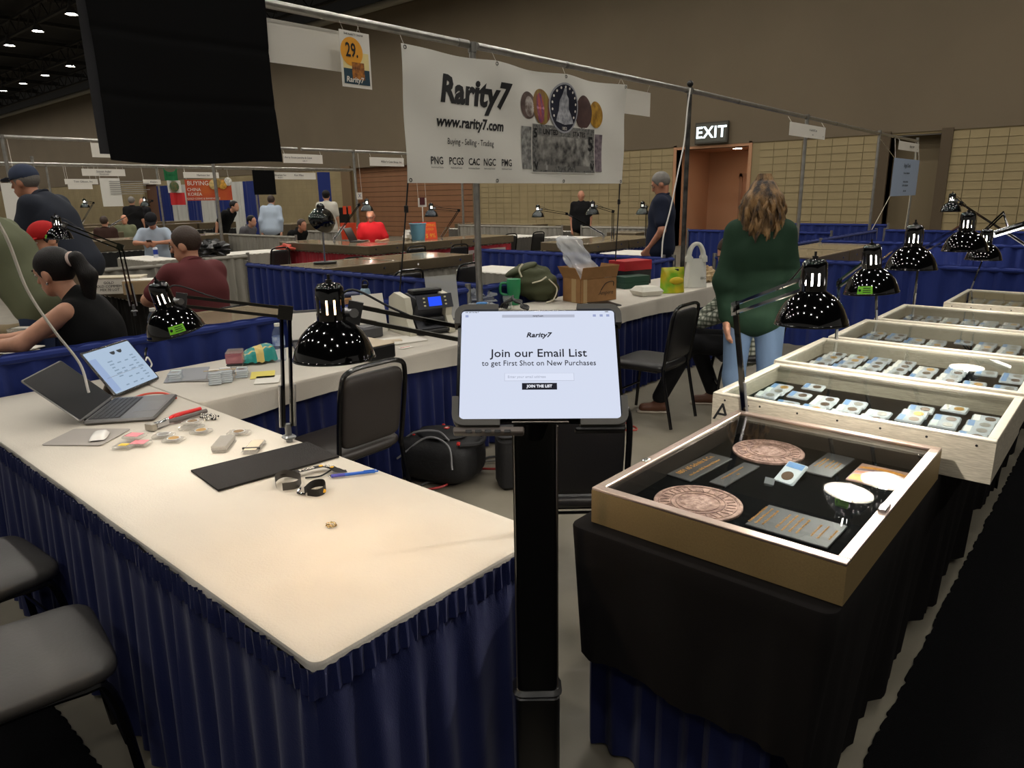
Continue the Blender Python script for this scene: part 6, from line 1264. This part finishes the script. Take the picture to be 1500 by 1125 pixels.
# ================================================================ the rest of the bourse floor
case_br = mat('case_brown', C(96, 84, 64), .5, .35, var=.05, vscale=10); case_top = mat('case_top_tan', C(138, 122, 96), .4, .2); redsk = mat('red_skirt', C(150, 16, 36), .75, sheen=.1)
far_top = mat('far_table_white', C(222, 218, 208), .8)
def skirted(label, x0, x1, y0, y1, sk=grey_skirt, z=.76, top=far_top, cat='table', wl=.11):
    t = thing('skirted_table', label, cat, ((x0 + x1) / 2, (y0 + y1) / 2, 0)); w_, d_ = (x1 - x0) / 2, (y1 - y0) / 2
    MB().rbox((0, 0, z - .015), (2 * w_, 2 * d_, .03), .02).build('tabletop', top, t)
    pleats([(-w_, -d_), (w_, -d_), (w_, d_), (-w_, d_), (-w_, -d_)], .02, z - .012, wl=wl, a0=.006, a1=.018, rows=5, step=.03, seed=int(x0 * 7) % 9).build('skirt', sk, t); return t
def fcase(label, x0, x1, y0, y1, z=.765, h=.13, grp=None):
    t = thing('display_case', label, 'display case', ((x0 + x1) / 2, (y0 + y1) / 2, z), group=grp); w_, d_ = (x1 - x0) / 2, (y1 - y0) / 2
    MB().rbox((0, 0, h / 2), (2 * w_, 2 * d_, h), .008).build('body', case_br, t); MB().rbox((0, 0, h + .002), (2 * w_ - .06, 2 * d_ - .06, .004), .006).build('glass_lid', mat('lid_reflect', C(150, 136, 112), .12, .1), t)
    for sx in (-1, 1): MB().rbox((sx * (w_ - .015), 0, h + .003), (.03, 2 * d_, .008), .003).build('lid_rail', case_top, t)
    for sx in (-.6, .6): MB().cyl((w_, sx * d_, h * .6), (w_ + .008, sx * d_, h * .6), .014, n=8).build('lock', CHROME, t)
    return t
def back_chair(label, px, py, rz, z=.9, grp=None): p = on(px, py, z); return chair(label, (p.x, p.y, 0), rz, None, grp)
# --- the red EAGLE table
skirted('red-skirted corner table with hand-lettered banner', -12.3, -9.66, 7.42, 8.1, redsk); skirted('red-skirted side table under the brown cases and orange placards', -10.36, -9.66, 8.16, 11.0, redsk)
fcase('brown flat case on the short side of the red table', -12.3, -9.6, 7.36, 8.12); fcase('brown flat case on the long side of the red table, nearer the corner', -10.4, -9.6, 8.18, 9.5); fcase('brown flat case on the long side of the red table, farther end', -10.4, -9.6, 9.54, 11.0)
t = thing('cloth_banner', 'grey banner lettered EAGLE RARE pinned to the red skirt', 'banner', (-9.61, 7.75, .38)); MB().grid(30, 6, lambda u, v: (.01 * math.sin(u * 20), u * 3.0, v * .3)).build('cloth', mat('banner_grey', C(150, 140, 138), .8), t)
text('EAGLE', .24, mat('banner_maroon', C(110, 40, 46), .7), t, plane_M((.02, .62, .15), (0, 1, 0), (0, 0, 1)), spc=1.2); text('RARE-C', .24, MATS['banner_maroon'], t, plane_M((.02, 2.15, .15), (0, 1, 0), (0, 0, 1)), spc=1.2)
orm = mat('placard_orange', C(222, 74, 40), .6)
for i, (px, lb) in enumerate(((512, 'orange-red placard with yellow print left of the man in red'), (616, 'orange-red placard with yellow print on the long red table'), (630, 'second orange-red placard with yellow print on the long red table'))):
    p = on(px, 351, .9); t = thing('placard', lb, 'placard', p, fdir(0, -1) if i == 0 else R_(80)); MB().box((0, 0, .16), (.3, .01, .32), Matrix.Rotation(R_(-8), 3, 'X')).build('card', orm, t, False); 
    for k, (s_, y, sz) in enumerate((('BUYING', .26, .07), ('GOLD', .19, .06), ('$ 9%', .07, .11))): text(s_, sz, mat('placard_yellow', C(226, 170, 50), .6), t, plane_M((0, -.012 - .0 + (.16 - y) * -.14, y), (1, 0, 0), (0, .14, 1)))
p = on(592, 346, .9); t = thing('waste_bin', 'small teal bin on the red table', 'bin', V(-10.1, 8.9, .902)); MB().lathe([(0, 0), (.12, 0), (.15, .3), (.16, .3), (.15, .28)], n=16).build('bin', mat('bin_teal', C(70, 112, 132), .5), t); MB().lathe([(.15, .29), (.165, .3), (.15, .31)], n=16).build('rim', mat('bin_teal2', C(90, 132, 150), .5), t)
t = thing('paper_bag', 'crumpled white bag on the red table', 'bag', on(600, 352, .9)); crumple((0, 0, .08), (.12, .1, .1), 12, 16, 12).build('bag', PAPER, t)
t = thing('open_laptop', 'open dark laptop on the corner of the red table', 'laptop', on(526, 354, .9), R_(120)); MB().rbox((0, 0, .01), (.34, .24, .02), .01).build('base', DARK, t); MB().box((0, .16, .13), (.34, .012, .26), Matrix.Rotation(R_(-25), 3, 'X')).build('screen_lid', DARK, t, False)
for (px, py, lb) in ((600, 352, 'black banquet chair in front of the lettered banner, nearer the corner'), (656, 350, 'black banquet chair in front of the lettered banner, farther along')): p = on(px, py, .9); chair(lb, (p.x + 1.05, p.y - .98, 0), 90)
# --- booth behind our back wall: flat cases along the aisle
skirted('grey-skirted table under the tan cases behind the navy side drape', -7.75, -6.95, 4.6, 7.0); fcase('tan flat case behind the navy side drape, nearer one', -7.8, -6.9, 4.55, 5.75); fcase('tan flat case behind the navy side drape, farther one', -7.8, -6.9, 5.8, 7.05)
back_chair('black banquet chair behind the clear sign holder', 663, 384, 95); back_chair('black banquet chair behind the white papers on the back table', 578, 393, 88); chair('black banquet chair standing before the red skirt corner', (-8.25, 5.85, 0), 95)
skirted('white-topped table beyond the tan cases by the steel upright', -6.6, -5.6, 6.42, 7.1)
# --- white L-shaped table with the man in pale blue
skirted('white table with grey skirt where the man in pale blue sits', -13.2, -11.95, 4.8, 5.3); skirted('long white table with grey skirt holding the orange straps', -12.6, -11.85, 6.0, 7.3)
p = on(418, 366, .77); t = thing('strap_bundle', 'bundle of orange-red straps on the far white table', 'straps', p); g = MB()
for i in range(6): g.tube(bez([(-.2 + .06 * i, -.08, .02), (-.1 + .04 * i, .05, .08), (.02 + .03 * i, -.03, .1 - .01 * i), (.1 + .03 * i, .06, .02)], 5), .025, 6)
g.build('straps', mat('strap_orange', C(190, 70, 48), .6), t)
p = on(393, 359, .9); chair('black banquet chair beside the long white table', (p.x + .55, p.y - .3, 0), 100)
for (px, py, lb) in ((143, 374, 'small drink can with blue label on the white table'),): pass
t = thing('drink_can', 'blue and white drink can on the white table near the phone', 'can', on(229, 377, .77)); MB().lathe([(0, 0), (.034, 0), (.038, .01), (.038, .15), (.03, .165), (0, .165)], n=14).build('can', mat('can_white', C(206, 210, 220), .3), t); MB().lathe([(.0385, .05), (.0385, .13)], n=14).build('label_wrap', mat('can_blue', C(40, 62, 150), .3), t)
t = thing('cable_heap', 'heap of black cables and lamp parts on the far white table', 'cables', on(312, 376, .77)); crumple((0, 0, .12), (.35, .25, .14), 21, 24, 14).build('heap', mat('cable_black', C(14, 14, 15), .3), t, ang=15)
chair('black banquet chair behind the cable heap', on(330, 372, .9) * 1 - V(.2, .2, .9), 60)
# grey drape walls between far booths
for (x0, y0, x1, y1, lb, sd) in ((-12.7, 7.98, -16.5, 7.98, 'pale grey drape wall behind the orange straps', 2), (-15.0, 11.3, -19.5, 11.3, 'pale grey drape wall beyond the straps, in front of the white-shirted man', 3), (-12.0, 9.7, -15.2, 9.7, 'pale grey drape wall left of the red table', 4), (-10.2, 13.4, -13.6, 13.4, 'pale grey drape wall right of the steel upright', 5), (-7.6, 13.6, -9.8, 13.6, 'pale grey drape wall below the banknote banner', 6), (-8.6, 2.35, -8.6, 4.1, 'cream striped drape behind the ponytail woman', 7), (-9.0, 4.2, -9.0, 4.9, 'grey drape behind the maroon-shirted man', 8)):
    drape(lb, (x0, y0), (x1, y1), .03, .97, grey_skirt, wl=.14, seed=sd, a1=.03)
# --- far middle: white tables, chairs, cases under the banner
skirted('white table with dark skirt under the right half of the banner', -11.6, -10.7, 11.6, 13.3, mat('dark_skirt', C(84, 80, 74), .8)); back_chair('black banquet chair at the far white table, left one', 735, 342, 90); back_chair('black banquet chair at the far white table, right one', 776, 339, 90)
skirted('grey-skirted table below the lit far lamp', -10.2, -7.8, 12.6, 13.3); fcase('brown flat case on the grey-skirted far table', -8.4, -7.7, 12.55, 13.35)
skirted('white table with brown cases behind the bubble wrap', -7.6, -6.7, 9.5, 12.0, navy); fcase('brown flat case behind the bubble wrap, nearer one', -7.65, -6.65, 9.45, 10.6); fcase('brown flat case behind the red-lidded box', -7.65, -6.65, 10.65, 11.9); back_chair('black banquet chair behind the cardboard box', 940, 363, 90)
skirted('white table with navy skirt beyond the navy side drape', -6.5, -5.7, 9.5, 10.3, navy)
fcase('low brown case left of the far wall', -15.6, -12.6, 15.2, 15.9); skirted('dark-skirted table along the far block wall', -15.8, -12.5, 15.15, 15.95, MATS['dark_skirt']); fcase('low brown case in front of the man in black polo', -11.8, -8.8, 15.2, 15.9); skirted('dark-skirted table in front of the man in black polo', -12.0, -8.7, 15.15, 15.95, MATS['dark_skirt'])
# --- right side: drapes, cases, chairs beyond the row of lamps
for (x0, y0, x1, y1, lb, sd) in ((-4.15, 13.2, -6.9, 13.2, 'navy drape in front of the EXIT passage', 11), (-3.72, 9.9, -3.72, 14.3, 'navy drape wall running to the blue hanging banner', 12), (-3.6, 14.4, .4, 14.4, 'navy drape across the far end behind the small chrome lamp', 13), (-3.7, 7.75, -.3, 7.75, 'navy drape behind the row of lamps on the display table', 14), (-4.1, 16.6, -6.8, 16.6, 'far navy drape with a chair back showing above it', 15), (-3.6, 11.0, .4, 11.0, 'navy drape behind the tube task light', 16)):
    drape(lb, (x0, y0), (x1, y1), .03, .96, navy, seed=sd)
skirted('navy-skirted table right of the woman in green', -3.55, -2.75, 8.3, 10.8, navy); fcase('large tan case behind the woman in green, nearer one', -3.55, -2.75, 8.3, 9.5, h=.16); fcase('large tan case behind the woman in green, farther one', -3.55, -2.75, 9.55, 10.8, h=.16)
skirted('navy-skirted table by the tube task light', -.9, .3, 8.6, 10.2, navy); fcase('tan case right of the farthest wooden case', -.75, .2, 8.6, 9.6)
chair('black banquet chair beyond the navy drape at the right', (-1.5, 11.95, 0), 20); chair('black banquet chair whose back shows above the far navy drape', (-5.3, 16.95, 0), 150)
# --- neighbouring booth behind the laptop
skirted('table with papers where the ponytail woman works', -5.78, -5.02, .5, 1.36, navy); skirted('long table with boxes behind the ponytail woman', -8.1, -6.9, 2.7, 3.5, mat('black_skirt', C(18, 18, 19), .85)); fcase('dark flat case under the marked white box', -8.05, -6.95, 2.64, 3.45, h=.09)
p = on(178, 428, .86); t = thing('storage_box', 'long white cardboard box with marker writing and green dot', 'box', flat(p, .857), R_(50)); MB().rbox((0, 0, .07), (.42, .2, .14), .006).build('box', PAPER, t); MB().rbox((0, 0, .146), (.43, .21, .012), .006).build('lid', mat('box_lid_cream', C(206, 196, 172), .7), t); text('GOLD\nOLD COMMEM\nMIX 70 LOT', .032, INK, t, plane_M((-.06, -.102, .07), (1, 0, 0), (0, 0, 1)), shear=.15); MB().cyl((.16, -.1005, .11), (.16, -.102, .11), .014, n=12).build('green_dot', tag_m, t)
p = on(213, 432, .84); t = thing('storage_box', 'open cream cardboard box beside the marked white box', 'box', flat(p, .857), R_(50)); MB().rbox((0, 0, .06), (.3, .2, .12), .006).build('box', mat('box_cream', C(176, 152, 116), .75), t); MB().rbox((0, 0, .124), (.29, .19, .008), .006).build('contents', PAPER, t)
for k, w in enumerate(('bottom', 'second', 'third', 'top')):
    t = thing('plastic_holder', 'clear plastic holder, %s one of the stack before the ponytail woman' % w, 'plastic holder', on(38, 500, .775) + V(.005 * (k % 2), 0, k * .024), R_(40), 'holders stacked before the ponytail woman'); MB().rbox((0, 0, .011), (.16, .12, .022), .01).build('case', clearp, t); MB().rbox((0, 0, .0225), (.12, .08, .001), .004).build('insert', PAPER, t)
t = thing('papers', 'loose papers under the plastic holders', 'paper', on(12, 512, .77), R_(30)); MB().b2(-.16, .16, -.12, .12, 0, .006).build('sheets', PAPER, t, False)
bottle('clear water bottle with dark label standing behind the navy drape', flat(at_d(154, 500, 4.3), .77) + V(0, .3, 0), .24, .037, mat('label_navy', C(30, 44, 100), .4, col2=C(190, 196, 214), vscale=20))
skirted('small table behind the navy drape carrying the water bottle', -5.0, -4.25, 1.98, 3.6, MATS['black_skirt'])
chair('black banquet chair of the man in maroon', flat(at_d(305, 420, 5.35)), math.degrees(fdir(.75, .5))); chair('black banquet chair of the ponytail woman', flat(at_d(158, 470, 4.05)), math.degrees(fdir(1, -.08)))
fcase('flat grey case lying just behind the navy drape near the man in maroon', -4.95, -4.3, 2.05, 2.75, h=.13)
# --- long rows of brown cases at the far left
k = 0
for (x, ys, nm) in ((-15.4, (4.3, 5.7, 7.1), 'first'), (-19.6, (5.2, 6.55), 'second'), (-24.6, (6.6, 8.0, 9.4, 10.8, 12.2), 'third'), (-28.0, (8.4, 9.8, 11.2, 12.6), 'fourth')):
    y0, y1 = ys[0] - .65, ys[-1] + .65
    skirted('black-skirted table in the %s far row of cases' % nm, x - .45, x + .4, y0, y1, MATS['black_skirt'])
    for y in ys:
        fcase('brown flat case in the %s far row' % nm, x - .47, x + .42, y - .66, y + .66, h=.2, grp='brown cases in the %s far row' % nm); k += 1
sk_ = skirted('pale table with cases behind the pole by the man in white', -17.6, -16.2, 10.2, 10.9); fcase('brown case piled on the pale far table', -17.4, -16.4, 10.2, 10.9, h=.3)
# far lamps
LB = {213: V(-19.6, 6.9, .97), 788: V(-7.5, 11.1, .9), 125: V(-19.6, 6.3, .97), 1392: V(-.8, 9.4, .9), 538: V(-11.3, 7.9, .9), 632: V(-9.9, 9.3, .9)}
for (px, py, d, ex, ey, lb, w_, gl) in ((538, 309, 13.6, -12, 25, 'small black lamp with white glow behind the man in red', 4, 12), (632, 317, 12.6, 40, 25, 'black lamp glowing white above the orange placards', 4, 12), (788, 318, 13.5, 42, 14, 'lit lamp hanging under the banner with greenish shade', 6, 14), (868, 314, 12.5, 30, 12, 'black lamp leaning right below the banner', 0, 3), (941, 314, 13, 6, 30, 'small black lamp with green sticker behind the navy-polo man', 0, 3), (125, 304, 19, 12, 20, 'glowing lamp beside the far counter at the left', 4, 16), (213, 302, 18, 10, 22, 'bright white lamp beside the bald man in suit', 5, 16), (1392, 310, 9.0, 16, 34, 'small lit chrome lamp above the far navy drape', 5, 14)):
    h = at_d(px, py, d); b = LB.get(px) or flat(at_d(px + ex, py, d), .78); e = at_d(px + ex, py - ey * .35, d); lamp(lb, h, (0, 0, 1), b, e, w_, COOL, glow=gl, s=1.25)
lamp('black desk lamp with yellow-green sticker above the ponytail woman', at_d(87, 350, 5.6), (.0, 0, 1), flat(at_d(192, 425, 5.7), .80), at_d(176, 362, 5.7), 0, COOL, sticker=(-20, .01, .036), glow=9, s=1.0)
# --- pipe frames over the far booths
for (X, y0, y1, z, lb) in ((-13.5, 2.4, 8.7, 2.68, 'overhead pipe behind the hanging black cloth'), (-13.5, 8.8, 14.5, 2.68, 'overhead pipe behind the large white banner'), (-23.5, 4.5, 12.2, 2.72, 'far overhead pipe carrying the flag'), (-23.5, 12.3, 17.4, 2.72, 'far overhead pipe above the blue panel'), (-19.0, 3.6, 14.2, 2.55, 'overhead pipe over the hanging white name cards')):
    pipe('overhead_pipe', lb, (X, y0, z), (X, y1, z), .03, coll=False)
for (px, py, X, lb) in ((14, 260, -13.5, 'tall steel upright beside the man in navy cap'), (318, 290, -13.5, 'steel upright in front of the red buying banner'), (521, 270, -13.5, 'steel upright with a lettered card left of the brown roll-up door'), (678, 300, -13.5, 'steel upright in front of the roll-up door edge'), (52, 260, -19.0, 'thin steel upright behind the man in navy cap'), (72, 270, -23.5, 'far thin steel upright left of the name cards'), (232, 270, -23.5, 'far steel upright left of the flag'), (374, 270, -23.5, 'far steel upright beside the black panel')):
    p = at_x(px, py, X); post(lb, p.x, p.y, 2.66 if X > -20 else 2.7, r=.03)
def card(label, px0, py0, px1, py1, X, lines, name='booth_sign', m_=PAPER, ink=INK, h=None, cat='sign', curve=0.0):
    a = at_x(px0, py0, X); b = at_x(px1, py1, X); t = thing(name, label, cat, (X, a.y, b.z)); W_, H_ = b.y - a.y, a.z - b.z
    MB().grid(12, 6, lambda u, v: (curve * math.sin(math.pi * u), u * W_, v * H_)).build('card', m_, t)
    pz = {13: 2.68, 19: 2.55, 23: 2.72, 3: 2.66}.get(int(-X)); 
    if pz and pz > a.z:
        for u in (.04, .96): MB().cyl((0, u * W_, H_), (-.05, u * W_, pz - b.z), .004, n=4).build('string', PAPER, t)
    for (s_, u, v, sz) in lines: text(s_, sz * H_, ink, t, plane_M((.012 + curve, u * W_, v * H_), (0, 1, 0), (0, 0, 1)))
    return t
card('white name card with two lines hanging over the far left booths', 119, 247, 184, 258, -19.0, [('Steven Adler', .5, .62, .4), ('Numismatics', .5, .25, .25)]); card('smaller white name card over the far left counter', 94, 262, 144, 270, -23.4, [('Tom Gibson, Inc', .55, .5, .5)]); card('blank white card hanging under the smaller name card', 99, 270, 136, 277, -23.4, [])
card('blank white card beside the hanging black cloth, far booth', 132, 209, 166, 231, -13.45, []); t = card('white hanging banner with faint grey lettering at the far wall', 145, 261, 181, 302, -23.4, [], 'cloth_banner', white_vinyl, cat='banner')
for i in range(7): MB().b2(.02, .022, .25, 1.2 + .1 * (i % 3), .35 + i * .06, .37 + i * .06).build('print_line', mat('print_grey', C(150, 148, 144), .7), t, False)
card('white name card above the red buying banner', 268, 252, 321, 261, -23.44, [('Harmon Inc', .55, .5, .5)]); card('white name card over the brown far door', 209, 263, 236, 270, -23.4, [('Dealers', .6, .5, .5)]); card('wide white name card with two names beside the black panel', 386, 252, 463, 263, -19.0, [('Silverton Inc', .3, .6, .4), ('Ken Miles', .66, .6, .4), ('Booth 5', .3, .25, .25)])
card('curved white name banner over the far aisle', 414, 225, 473, 240, -13.47, [('Liberty Estate Jewelry & Coins', .33, .6, .3), ('table 41', .5, .25, .2)], curve=.05); card('white name card left of the large banner', 541, 230, 592, 244, -13.47, [("Miller's Coin Shop, Inc", .62, .5, .36)])
card('white name card on the overhead pipe right of EXIT', 1157, 178, 1208, 205, -3.95, [('A Gold Hill Coin', .62, .6, .26), ('MA 7', .62, .25, .15), ('410', .92, .22, .12)]); card('white booth card with green emblem above the blue banner', 1317, 206, 1345, 223, -3.95, [('COIN & STAMP', .62, .5, .34), ('411', .93, .3, .2)])
t = card('pale blue hanging banner stretched between two uprights', 1310, 231, 1341, 286, -3.95, [("Angel Dee's", .5, .82, .15), ('Coins and Collectibles', .5, .62, .075), ('OFFICIAL SUPPLIER', .5, .38, .065), ('OF THE COIN SHOW', .5, .28, .065), ('SINCE 1983', .5, .13, .06)], 'cloth_banner', mat('banner_blue', C(160, 178, 206), .7), cat='banner')
for (y, z, y2, z2) in ((0, .73, -1.1, 1.1), (1.7, .73, 1.7, 1.1), (0, 0, -1.2, -.85), (1.6, 0, 1.7, -.8)): MB().cyl((0, y, z), (-.05, y2, z2), .006, n=4).build('guy_string', cordm, t)
# flag, red banner, alternating drapes, black and blue panels
p = at_x(238, 246, -23.4); q = at_x(269, 300, -23.4); t = thing('flag', 'green, white and red flag with a round emblem hung from a pipe', 'flag', (-23.4, p.y, q.z)); W_, H_ = q.y - p.y, p.z - q.z
for i, c_ in enumerate(((196, 40, 44), (222, 220, 212), (22, 110, 64))): MB().grid(12, 6, lambda u, v: (.05 * math.sin(u * 9 + i), u * W_ * .9 + .12 * (i == 0) + .06 * (i == 1) + .0, (i + v) * H_ / 3 - (.12 * math.sin(math.pi * u) if i == 2 and v > .5 else 0))).build('stripe', mat('flag_%d' % i, C(*c_), .7), t)
MB().ell((.08, W_ * .5, H_ * .5), (.02, .15, .16), 14, 8).build('emblem', mat('flag_emblem', C(110, 100, 60), .7, col2=C(60, 90, 60), vscale=12), t)
card('red banner reading BUYING CHINA KOREA', 270, 263, 341, 293, -23.42, [('BUYING', .27, .82, .30), ('CHINA', .17, .52, .22), ('KOREA', .18, .30, .22), ('GOLD COINS & BANKNOTES', .36, .09, .13)], 'cloth_banner', mat('banner_red', C(176, 46, 34), .7, col2=C(190, 90, 34), vscale=1.2), PAPER, cat='banner')
bn = [o_ for o_ in COL.objects if o_.get('label') == 'red banner reading BUYING CHINA KOREA'][0]
BWd = at_x(341, 293, -23.42).y - at_x(270, 263, -23.42).y
for (y, z, r, c_) in ((.60 * BWd, .5, .16, (196, 170, 110)), (.70 * BWd, .55, .15, (160, 130, 70)), (.80 * BWd, .5, .15, (200, 150, 60)), (.93 * BWd, .6, .14, (220, 218, 210))): 
    MB().ell((.03, y, z), (.015, r, r), 14, 8).build('coin_print', mat('bcoin_%d' % int(y * 100), C(*c_), .5, var=.3, vscale=14), bn)
for i in range(7):
    a = at_y(233 + i * 21, 300, 15.6); b = at_y(233 + (i + 1) * 21, 300, 15.6)
    o = pleats([(a.x, 15.6), (b.x, 15.6)], .03, 2.45, wl=.3, a0=.03, a1=.05, rows=4, step=.06, seed=i).build('tall_drape', navy if i % 2 == 0 else mat('white_drape', C(206, 206, 200), .8)); tag(o, ('tall navy drape panel behind the red buying banner' if i % 2 == 0 else 'tall white drape panel behind the red buying banner'), 'drape', 'alternating tall navy panels' if i % 2 == 0 else 'alternating tall white panels')
card('black panel hung between far uprights', 369, 249, 405, 285, -18.96, [], 'black_screen', drape_blk, cat='screen'); card('tall blue panel behind the man in white shirt', 464, 252, 487, 306, -18.96, [], 'tall_drape', navy, cat='drape')
card('white card with a blue letter X on the steel upright', 522, 282, 531, 292, -13.46, [('X', .5, .5, .8)], ink=mat('ink_blue', C(60, 70, 120), .6)); t = card('small framed dark red notice on a stick', 612, 290, 625, 303, -13.0, []); MB().b2(.003, .02, .05, .2, .05, .22).build('notice', mat('notice_red', C(84, 34, 40), .6), t, False); MB().cyl((0, .13, -at_x(625, 303, -13.0).z), (0, .13, 0), .012, n=6).build('stick', PAPER, t)
card('small white placard board behind the man in navy cap', 0, 268, 36, 330, -13.45, [], 'display_board', white_vinyl, cat='board')
o = card('dark loudspeaker panel by the far roll-up door', 496, 304, 513, 331, -15.5, [], 'display_board', DARK, cat='board'); 
for y in (.12, .28): MB().b2(.004, .01, y, y + .1, .3, .5).build('red_card', orm, o, False)
t = thing('tripod_lamp', 'tall black lamp on a chrome stem in front of the red table', 'lamp', flat(at_d(475, 370, 8.6), 0.905)); zt_ = at_d(474, 316, 8.6).z - .905; MB().cyl((0, 0, .02), (0, 0, zt_), .012, n=8).build('stem', CHROME, t); MB().cyl((0, 0, 0), (0, 0, .02), .14, n=20).build('base', DARK, t); MB().lathe([(.16, -.02), (.15, .06), (.09, .13), (.05, .15)], (0, 0, zt_ - .06), 20, Matrix.Rotation(R_(50), 3, 'Y')).build('shade', lamp_black, t); MB().ell((0, 0, zt_ + .1), .05).build('joint', lamp_black, t)
